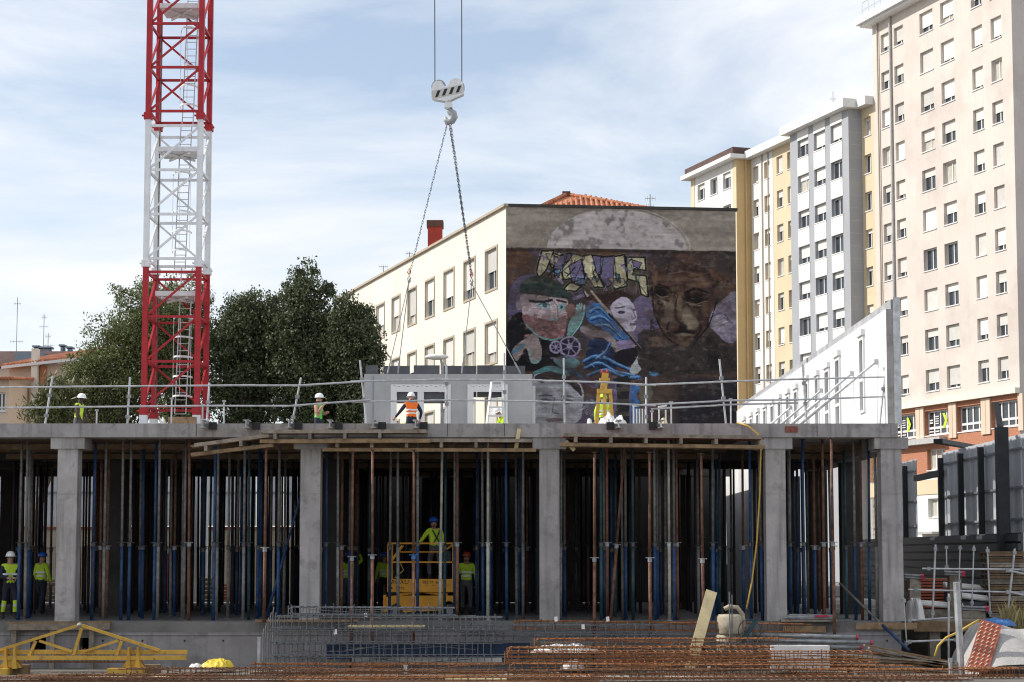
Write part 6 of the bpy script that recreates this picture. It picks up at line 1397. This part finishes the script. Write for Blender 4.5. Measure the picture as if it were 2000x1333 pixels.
for k in range(2): MB().path([(.06*k,0,0),(.06*k,0,Z(1156+6*k,46.9)-GZ)], .018, 6).build('bar', K['rebar_grey'], bb_)
# steel tubes and timber stack at right
tb = thing('tube_stack', 'dark steel tubes with red end caps lying right of the hopper', 'tubes', (X(1500,48.1),48.1,GZ)); loc = Vector(tb.location)
for (y_, e) in ((1242,1672),(1252,1700),(1262,1680)):
    a, b = P(1470,y_-2,48.1)-loc, P(e,y_+3,48.1)-loc; o = MB().tube(a,b,.055,10).build('tube', K['galv_dull'], tb, True); MB().tube(b,b+Vector((.05,0,0)),.065,10).build('end_cap', K['magenta'], o)
m_ = MB(); m_.box(.3,.42,-.06,.06,0,Z(1262,48.1)-GZ-.06); m_.box(1.9,2.02,-.06,.06,0,Z(1266,48.1)-GZ-.06); m_.build('trestle', K['wood_grey'], tb)
ts = thing('timber_stack', 'stack of long weathered planks sloping down to the right', 'timber', (X(1700,47),47,GZ)); loc = Vector(ts.location)
for k in range(9):
    a = P(1500+random.uniform(-25,40)+(190 if k > 4 else 0),1268+5.5*(k % 5)-(8 if k > 4 else 0),46.9+.12*(k % 3))-loc; b = P(1855+random.uniform(-10,15),1294+5.5*(k % 5),46.9+.12*(k % 3))-loc
    MB().beam(a,b,.22,.045).build('plank', K['wood' if k % 3 else 'wood_grey'], ts)
MB().box(-.6,-.45,-.2,.5,0,Z(1300,47)-GZ-.03).build('bearer', K['wood_grey'], ts); MB().box(1.2,1.35,-.2,.5,0,Z(1322,47)-GZ-.05).build('bearer', K['wood_grey'], ts)
# yellow spreader beam on stools
sp = thing('spreader_beam', 'yellow steel truss spreader beam resting on two stools', 'spreader beam', (X(150,46.4),46.4,GZ)); loc = Vector(sp.location); yq = 46.4
v = lambda px, py, dy=0: P(px,py,yq)-loc+Vector((0,dy,0))
for (p, q, w_, nm) in (((-60,1289),(152,1222),.07,'top_chord'),((160,1222),(312,1271),.07,'top_chord'),((70,1252),(57,1283),.07,'strut'),((77,1252),(141,1273),.06,'strut'),((160,1226),(144,1280),.07,'strut'),((232,1251),(164,1273),.06,'strut'),((238,1252),(228,1280),.07,'strut')):
    MB().beam(v(*p),v(*q),.08,w_).build(nm, K['yellow'], sp)
for (y0, y1, dy) in ((1270,1279,.08),(1281,1289,-.08)):
    m_ = MB(); a, b = v(-80,(y0+y1)/2,dy), v(365,(y0+y1)/2,dy); m_.beam(a,b,.10,.10); m_.build('bottom_chord', K['yellow'], sp)
MB().ball(v(156,1221),.07,.1,.06,10,6).build('lifting_eye', K['hookgrey'], sp)
for px in (22,262):
    s_ = MB()
    for d in (-9,9): s_.add([v(px+d-5,1306,-.16),v(px+d+5,1306,-.16),v(px+d+1,1264,-.16),v(px+d-1,1264,-.16),v(px+d-5,1306,.16),v(px+d+5,1306,.16),v(px+d+1,1264,.16),v(px+d-1,1264,.16)],[(0,1,2,3),(4,7,6,5),(0,3,7,4),(1,5,6,2),(2,6,7,3),(0,4,5,1)])
    s_.add([v(px-22,1304,-.1),v(px+22,1304,-.1),v(px+12,1288,-.1),v(px-12,1288,-.1),v(px-22,1304,.1),v(px+22,1304,.1),v(px+12,1288,.1),v(px-12,1288,.1)],[(0,1,2,3),(4,7,6,5),(0,3,7,4),(1,5,6,2),(2,6,7,3),(0,4,5,1)])
    s_.build('saddle', K['yellow'], sp)
for i, (a, b) in enumerate(((-60,41),(218,300))):
    t = thing('timber_block', '%s yellowish support block under the spreader beam' % ('left','right')[i], 'block', (X((a+b)/2,46.4),46.3,GZ)); w_ = (X(b,46.4)-X(a,46.4))/2; h_ = Z(1305,46.4)-GZ
    MB().box(-w_,w_*.72,-.25,.25,.004,h_).build('block', K['yellow'], t); MB().box(w_*.3,w_*1.3,.26,.5,.004,h_+.06).build('rear_block', K['wood'], t)
lump('sheet_bundle', 'crumpled bright yellow plastic sheet on the ground before the basement wall', 'sheeting', 396,463,1286,1306,47.2,'tarp_yellow',Z(1306,47.2),jit=.2)
lump('sack', 'small white bag left of the yellow plastic sheet', 'sack', 372,398,1296,1306,47.1,'tarp_white',Z(1306,47.1),n=2)
for i, (a, b, y_, m) in enumerate(((15,215,1217,'wood'),(16,215,1225,'wood_grey'))):
    o = MB().beam((0,0,0),(X(b,48.7)-X(a,48.7),0,.02),.22,.05 if i == 0 else .16).build('scaffold_board', K[m], None, False, P(a,y_,48.7)); tag(o, '%s board along the floor edge above the yellow spreader beam' % ('upper','lower')[i], 'board')
for i, px in enumerate((31,106,182)): o = MB().box(-.06,.06,-.06,.06,0,Z(1228,48.6)-GZ).build('timber_post', K['wood_grey'], None, False, (X(px,48.72),48.72,GZ)); tag(o, 'short timber post under the floor edge board, %s from the left' % ORD[i], 'post', 'timber posts under the floor edge')
for i, (px, y0) in enumerate(((1172/4+500,1302),(1667,1310),(32/4+500,1247))):
    t = thing('steel_post', 'short pale galvanised post in the foreground, %s' % ('at the bottom centre','at the bottom right of centre','left of the grey rebar stack')[i], 'post', (X(px,44.6 if i < 2 else 47.6),44.6 if i < 2 else 47.6,GZ)); Yq = 44.6 if i < 2 else 47.6
    h_ = Z(y0,Yq)-GZ; MB().box(-.04,.04,-.04,.04,0,h_).build('post', K['galv'], t); MB().box(-.05,.05,-.045,.045,h_,h_+.03).build('cap', K['galv'], t)
t_ = thing('prop_tray', 'props with red ends on a tray at the floor edge by column four', 'prop stack', (X(1578,48.8),48.85,0)); 
for k in range(7): o = MB().tube((-.62+.02*k,.0+.05*(k%3),.10+.035*(k//3)),(.62,.0+.05*(k%3),.08+.035*(k//3)),.03,8).build('tube', K['galv_dull'], t_); MB().tube((.2+.05*k,-.05,.12),(.2+.05*k,-.05,.17),.035,7).build('red_collar', K['magenta'], t_)
MB().box(-.72,.72,-.12,.3,.002,.05).build('tray', K['wood_grey'], t_)
for i, (a, b, y0, y1) in enumerate(((1670,1790,1217,1230),(1528,1612,1222,1236))): slab_piece('edge_board', 'orange brown edge board on the floor edge %s' % ('by the last column','by the fourth column'), 'board', a,b,y0,y1,48.78,.05,'wood') if False else tag(MB().box(0,X(b,48.8)-X(a,48.8),-.04,.0,0,.17).build('edge_board', K['wood'], None, False, (X(a,48.8),48.89,Z(y1,48.8))), 'orange brown edge board on the floor edge %s' % ('by the last column','by the fourth column')[i], 'board')
# ============================================================ yard on the right
dkx0, dkx1 = XR+.25, 17.0
yd = thing('yard_deck', 'boarded yard edge on timber shoring right of the concrete frame', 'deck', (XR+.3,49.6,0))
for k in range(7): o = MB().box(dkx0,dkx1,49.6+.52*k,49.6+.52*k+.5,-.06,-.004+random.uniform(-.006,.006)).build('deck_board', K['wood_grey'], yd); o.location = -Vector(yd.location)
for x_ in (XR+.9,11.9,14.5): o = MB().box(x_,x_+.28,49.65,49.9,GZ,-.07).build('shoring_post', K['wood_grey'], yd); o.location = -Vector(yd.location)
o = MB().box(dkx0+.2,dkx1,49.45,49.595,-.28,-.02).build('edge_beam', K['wood'], yd); o.location = -Vector(yd.location)
FX = 14.5
def hoard(label, y0, y1, posts_, grp):
    t = thing('hoarding_fence', label, 'fence', (FX,y0,0), grp); lo = -Vector(t.location); y = y0
    zt_ = 5.15
    while y < y1-.2:
        p_ = MB(); w_ = min(1.0, y1-y)-.02
        prof_ = [(y,0),(y+w_*.30,0),(y+w_*.34,-.035),(y+w_*.48,-.035),(y+w_*.52,0),(y+w_,0)]
        vs_ = [(FX+dx,yy,z) for z in (2.35,zt_) for yy, dx in prof_]; n_ = len(prof_)
        p_.add(vs_,[(i,i+1,n_+i+1,n_+i) for i in range(n_-1)]); vs2 = [(a+.012,b,c) for a,b,c in vs_]; p_.add(vs2,[(i,n_+i,n_+i+1,i+1) for i in range(n_-1)])
        o = p_.build('sheet_panel', K['sheet'], t); o.location = lo; y += 1.0
    for z_ in (2.75,3.65,4.75): o = MB().box(FX-.085,FX-.04,y0,y1,z_-.03,z_+.03).build('rail', K['galv_dull'], t); o.location = lo
    for (yp, zt2) in posts_: o = MB().box(FX-.27,FX-.10,yp-.07,yp+.07,-.25,zt2).build('post', K['black'], t); o.location = lo
hoard('tall sheet metal hoarding with black posts at the right picture edge', 53.0,63.3,[(62.7,4.95),(59.9,4.95),(57.3,5.0),(54.9,5.1)],'hoardings beside the site')
hoard('narrow sheet metal hoarding piece seen between last column and brick building', 67.3,75.0,[(68.4,4.95),(71,4.95)],'hoardings beside the site')
t = thing('gate_post', 'thick black steel post with slanting arm at the right edge', 'post', (FX-.5,53.6,-.25)); loc = Vector(t.location)
MB().box(-.16,.16,-.16,.16,0,Z(835,53.6)+.25).build('post', K['black'], t); 
pp = P(1985,840,53.6); MB().beam(Vector((0,0,Z(845,53.6)+.25)), P(1945,788,54.5)-loc, .16,.10).build('arm', K['black'], t)
t = thing('flying_shore', 'dark steel beam projecting over the fence toward the brick windows', 'steel beam', P(1910,874,60.0)); loc = Vector(t.location)
MB().beam(P(1832,862,58)-loc, P(1912,876,64)-loc, .28,.14).build('beam', K['black'], t)
t = thing('flying_shore', 'dark steel beam in the fence gap before the white framed window', 'steel beam', P(1815,928,64)); loc = Vector(t.location)
MB().beam(P(1789,935,66.8)-loc, P(1838,924,63.0)-loc, .18,.20).build('beam', K['black'], t)
dc = thing('corrugated_barrier', 'dark horizontally ribbed metal barrier below the hoarding', 'barrier', (14.0,52,0)); lo = -Vector(dc.location)
for k in range(9): o = MB().box(13.98,14.06,52.0,76,.02+k*.26,.02+k*.26+.2).build('rib', K['darksheet'], dc); o.location = lo
o = MB().box(14.065,14.12,52.0,76,.0,2.34).build('sheet', K['darksheet'], dc); o.location = lo
# pallets
ps = thing('pallet_stack', 'tall stack of wooden pallets at the right edge', 'pallets', (X(1966,52.2),52.2,0)); zt_ = Z(1076,52.2); n_ = 12; hp = zt_/n_
for k in range(n_):
    p_ = MB(); dx = random.uniform(-.04,.04)
    for j in range(3): p_.box(-.60+dx,.75+dx,-.5+j*.45,-.38+j*.45,hp*k+.002,hp*k+hp*.55)
    p_.box(-.62+dx,.77+dx,-.52,.58,hp*k+hp*.62,hp*k+hp*.86)
    p_.build('pallet', K['wood_dark' if k % 3 else 'wood_grey'], ps)
rs = thing('panel_stack', 'stack of reddish formwork panels behind the scaffold rails', 'panels', (X(1815,54),54,0))
for k in range(12): MB().box(-.55+random.uniform(-.05,.05),.6+random.uniform(-.05,.05),-.6,.6,.05+k*.085,.05+k*.085+.06).build('panel', K['brickred'], rs)
for i, (a, b, y0, y1, Y_, lb) in enumerate(((1845,1925,1128,1150,52.6,'upper'),(1868,1928,1158,1170,52.0,'middle'),(1790,1880,1168,1185,51.6,'lower'))):
    t = thing('white_tube_bundle', '%s bundle of white plastic crates and tubes among the yard stock' % lb, 'tubes', (X(a,Y_),Y_,0)); h_ = Z(y1,Y_)
    for k in range(4): MB().tube((0,.1*k,h_+.08+.05*(k%2)),(X(b,Y_)-X(a,Y_),.1*k,h_-.02+.05*(k%2)),.06,8).build('tube', K['tarp_white' if k < 3 else 'galv'], t)
    MB().box(.05,X(b,Y_)-X(a,Y_)-.05,-.05,.4,.0,h_-.08).build('crate', K['darksheet'] if i < 2 else K['wood_grey'], t)
lump('sheet_bundle', 'grey white sheet bundle beside the last column', 'sheeting', 1766,1802,1166,1205,51.0,'tarp_white',0,ry=.6,n=1)
for i, (a, b, y_) in enumerate(((1868,1925,1190),(1768,1800,1128),(1846,1880,1092+30))):
    t = thing('prop_bundle', '%s bundle of props with red ends in the yard' % ('largest','leftmost','rear')[i], 'prop stack', (X(a,51.4),51.4,0)); h_ = Z(y_,51.4)
    for k in range(6): o = MB().tube((0,.08*(k%3),h_+.07*(k//3)),(X(b,51.4)-X(a,51.4),.08*(k%3)-.1,h_-.03+.07*(k//3)),.03,7).build('tube', K['galv_dull'], t); MB().tube((X(b,51.4)-X(a,51.4)-.05,.08*(k%3)-.12,h_-.03+.07*(k//3)),(X(b,51.4)-X(a,51.4)+.03,.08*(k%3)-.14,h_-.03+.07*(k//3)),.05,7).build('red_end', K['magenta'], o)
    MB().box(.1,X(b,51.4)-X(a,51.4)-.05,-.05,.25,0,h_-.05).build('bearer', K['wood_grey'], t)
# scaffold rails of the yard edge
def tube_thing(name, lab, cat, p, q, Y, Y2=None, r=.026, m='galv', grp=None):
    a, b = P(*p,Y), P(*q,Y2 or Y); t = thing(name, lab, cat, a, grp); MB().tube((0,0,0), b-a, r, 8).build('tube', K[m], t); d = (b-a)
    for k in (.06,.94): c_ = d*k; MB().box(c_.x-.045,c_.x+.045,c_.y-.045,c_.y+.045,c_.z-.045,c_.z+.045).build('coupler', K['galv_dull'], t)
GS = 'scaffold tubes of the yard guard rail'
for lab, p, q, Y_, r in (('leaning upright scaffold tube right of the last column',(1827,1064),(1821,1207),49.7,.03),('slim upright tube near the fence, first from the left',(1848,1067),(1849,1110),51,.02),('slim upright tube near the fence, second from the left',(1875,1066),(1873,1140),51,.02),('slim upright tube near the fence, third from the left',(1902,1066),(1898,1185),51,.02),('upright tube left of the pallet stack',(1928,1068),(1934,1205),50.5,.024),('leaning upright tube in front of the pallet stack',(1982,1072),(1968,1200),49.9,.03),('upper horizontal scaffold tube across the yard',(1801,1111),(2010,1113),49.7,.026),('lower horizontal scaffold tube across the yard',(1774,1152),(2010,1158),49.7,.026),('bottom horizontal scaffold tube at the deck edge',(1770,1213),(1872,1206),49.3,.026),('slanting short scaffold tube at the right edge, upper',(1965,1114),(2008,1123),49.5,.03),('slanting short scaffold tube at the right edge, lower',(1966,1156),(2005,1164),49.5,.03),
    ('low horizontal scaffold tube before the dark shoring void',(1770,1254),(1872,1250),48.6,.03),('slim upright scaffold tube before the shoring void',(1853,1160),(1853,1330),48.2,.028),('thin plumb bar beside the last column foot',(1765,1168),(1771,1262),48.7,.015)):
    tube_thing('scaffold_tube', lab, 'scaffold tube', p, q, Y_, None, r, 'galv', GS)
tube_thing('scaffold_post', 'thick pale scaffold post standing in the right foreground', 'post', (1868,1137),(1879,1345),46.0,None,.085,'galv')
tube_thing('scaffold_post', 'short pale channel post beside the thick foreground post', 'post', (1856,1286),(1858,1345),46.0,None,.05,'galv')
# pale geotextile heap, red perforated slab, blue sheet, dry weeds
m_ = MB(); nu, nv_ = 34, 18; gx0_, gx1_ = X(1872,47.2), X(2080,47.2)
def gz(u, w_):
    e = math.sin(min(1, u*3.2)*math.pi/2); top = Z(1212,47.2)+1.2
    return GZ + max(0.004, top*(.98-.30*u)*e*math.sin(min(1,(w_+.12)*1.35)*math.pi/2)*(1+.05*math.sin(u*17+w_*5)) + .05*math.sin(u*29)*w_)
for i in range(nu):
    for j in range(nv_): u = i/(nu-1); w_ = j/(nv_-1); m_.v.append((gx0_+(gx1_-gx0_)*u, 45.6+3.0*w_, gz(u,w_)))
for i in range(nu-1):
    for j in range(nv_-1): m_.f.append((i*nv_+j,(i+1)*nv_+j,(i+1)*nv_+j+1,i*nv_+j+1))
o = m_.build('geotextile_heap', K['geotextile'], None, True); tag(o, 'heap draped with pale grey geotextile at the bottom right corner', 'sheeting')
t = thing('perforated_block_slab', 'red perforated clay slab leaning on the grey draped heap', 'slab', P(1905,1310,45.6)); loc = Vector(t.location)
A_, B_, C_, D_ = [P(*p,y_)-loc for p, y_ in (((1888,1305),45.5),((1930,1312),45.5),((1957,1222),46.6),((1917,1210),46.6))]
m_ = MB(); nrm = (B_-A_).cross(D_-A_).normalized()*.09; m_.add([A_,B_,C_,D_,A_-nrm,B_-nrm,C_-nrm,D_-nrm],[(0,1,2,3),(4,7,6,5),(0,4,5,1),(1,5,6,2),(2,6,7,3),(3,7,4,0)]); o = m_.build('slab_body', K['brickred'], t)
for k in range(11):
    for c_ in range(4):
        a = A_.lerp(D_,(k+.2)/11.2).lerp(B_.lerp(C_,(k+.2)/11.2),(c_+.2)/4.2); b = A_.lerp(D_,(k+.75)/11.2).lerp(B_.lerp(C_,(k+.75)/11.2),(c_+.55)/4.2)
        MB().beam(a+nrm*.04,b+nrm*.04,.022,.02,up=nrm).build('slot', K['peach'], o)
lump('blue_sheet', 'blue plastic sheet lying behind the red perforated slab', 'sheeting', 1912,1978,1206,1222,48.6,'tarp_blue',Z(1222,48.6),n=2)
wd_ = MB()
for k in range(110):
    b = P(random.uniform(1958,2010),random.uniform(1205,1235),48.9+random.uniform(-.3,.3)); h_ = random.uniform(.2,.6); dx = random.uniform(-.25,.25); wd_.add([b+Vector((-.008,0,-.3)),b+Vector((.008,0,-.3)),b+Vector((dx*.5,.02,h_*.6)),b+Vector((dx,.05,h_))],[(0,1,2),(2,1,3)])
o = wd_.build('dry_weeds', K['straw']); tag(o, 'tuft of dry yellow weeds at the right edge', 'weeds', kind='stuff')
m_ = MB(); m_.path([P(*p,47.0) for p in ((1826,1282),(1832,1262),(1848,1246),(1870,1236),(1900,1218),(1912,1212))], .03, 6); o = m_.build('hose', K['hose'], None, True); tag(o, 'yellow hose curving up over the grey draped heap', 'hose')
# more rebar behind and in front
for k, (a, b, Y_, z_, h_, m, lb) in enumerate(((990,1420,47.5,GZ+.10,.30,'rebar_grey','low grey rebar cage hidden behind the rusty pile'),(1060,1440,47.5,GZ+.44,.30,'rebar_grey','upper grey rebar cage seen through the rusty pile'),(1000,1560,44.5,GZ+.02,.22,'rebar_dark','dark rusty rebar cage along the bottom edge right of centre'),(1540,1850,44.6,GZ+.02,.22,'rebar_rust','rusty rebar cage along the bottom edge near the right post'),(120,420,44.5,GZ+.01,.12,'rebar_dark','flat rusty rebar mat at the bottom left'),(-20,560,43.6,GZ+.01,.10,'rebar_dark','flat rusty rebar cage cut by the bottom edge, left half'),(560,1160,43.5,GZ+.01,.13,'rebar_rust','flat rusty rebar cage cut by the bottom edge, centre'),(1100,1880,43.6,GZ+.01,.12,'rebar_dark','flat rusty rebar cage cut by the bottom edge, right half'))):
    cage(lb, X(a,Y_), X(b,Y_), Y_, z_, h_, .45, m, 'further rebar cages', .19)
bb2 = thing('rebar_bundle', 'loose rusty bars lying on the ground by the left support block', 'rebar', (X(150,45.2),45.2,GZ))
for k in range(16): MB().path([(random.uniform(-1.6,-.9),random.uniform(-.4,.5),.02+.01*(k%4)),(0,random.uniform(-.4,.5),.03+.012*(k%5)),(random.uniform(.8,1.7),random.uniform(-.4,.5),.02+.01*(k%4))], .011, 5).build('bar', K['rebar_dark'], bb2)
# stock behind the frame, seen between the props
for i, (a, b, y0, Y_, m, lb) in enumerate(((45,108,1130,69.9,'wood_grey','left of column one'),(370,425,1128,70.2,'wood','between columns one and two'),(430,455,1140,72,'brickred','further back between columns one and two'))):
    t = thing('lumber_stack', 'stack of boards on the ground behind the props ' + lb, 'timber', (X(a,Y_),Y_,-.25)); n_ = 7; h_ = Z(y0,Y_)+.25
    for k in range(n_): MB().box(random.uniform(-.1,.1),X(b,Y_)-X(a,Y_)+random.uniform(-.15,.15),0,.8,h_*k/n_+.01,h_*(k+.8)/n_).build('board_layer', K[m], t)
t = thing('site_cabinet', 'red site cabinet behind the props between columns one and two', 'cabinet', (X(292,70),71,-.25)); MB().box(0,.55,0,.5,.1,2.0).build('body', K['chimred'], t); MB().box(.04,.51,-.02,-.002,.2,1.9).build('door', K['chimred'], t); MB().box(-.03,.58,-.04,.54,2.0,2.06).build('lid', K['galv_dull'], t)
# paper tags wired to the rebar
for i, (px, py, Y_, lb) in enumerate(((714,1203,47.0,'top of the grey stack'),(655,1235,46.95,'face of the grey stack'),(1086,1210,47.7,'rear rusty row left'),(1187,1210,47.7,'rear rusty row centre'),(1139,1225,46.9,'second rusty row'),(1385,1307,45.4,'low rusty row near the plank'))):
    p = P(px,py,Y_); o = MB().add([(-.035,0,-.06),(.045,.01,-.05),(.035,.02,.07),(-.045,.01,.06),(-.035,.004,-.06),(.045,.014,-.05),(.035,.024,.07),(-.045,.014,.06)],[(0,1,2,3),(4,7,6,5),(0,4,5,1),(1,5,6,2),(2,6,7,3),(3,7,4,0)]).build('paper_tag', K['tarp_white'], None, False, p); tag(o, 'white paper tag wired to the rebar, ' + lb, 'tag', 'paper tags on the rebar')

for i, (a, y0, b, y1, Y_, m, lb) in enumerate(((90,1316,250,1306,45.6,'wood_grey','grey board on the ground below the yellow spreader beam'),(170,1324,330,1318,44.9,'wood_pale','pale board on the ground at the bottom left'),(870,1326,990,1322,44.2,'wood_pale','pale board among the rebar at the bottom centre'),(1095,1318,1230,1320,45.0,'tarp_white','white board under the rusty rebar right of centre'),(1300,1318,1480,1321,44.9,'tarp_white','white board under the rusty rebar near the upright plank'))):
    p, q = P(a,y0,Y_), P(b,y1,Y_); p.z = q.z = GZ+.03; o = MB().beam((0,0,0), q-p, .24,.04).build('plank', K[m], None, False, p); tag(o, lb, 'plank', 'boards on the ground')
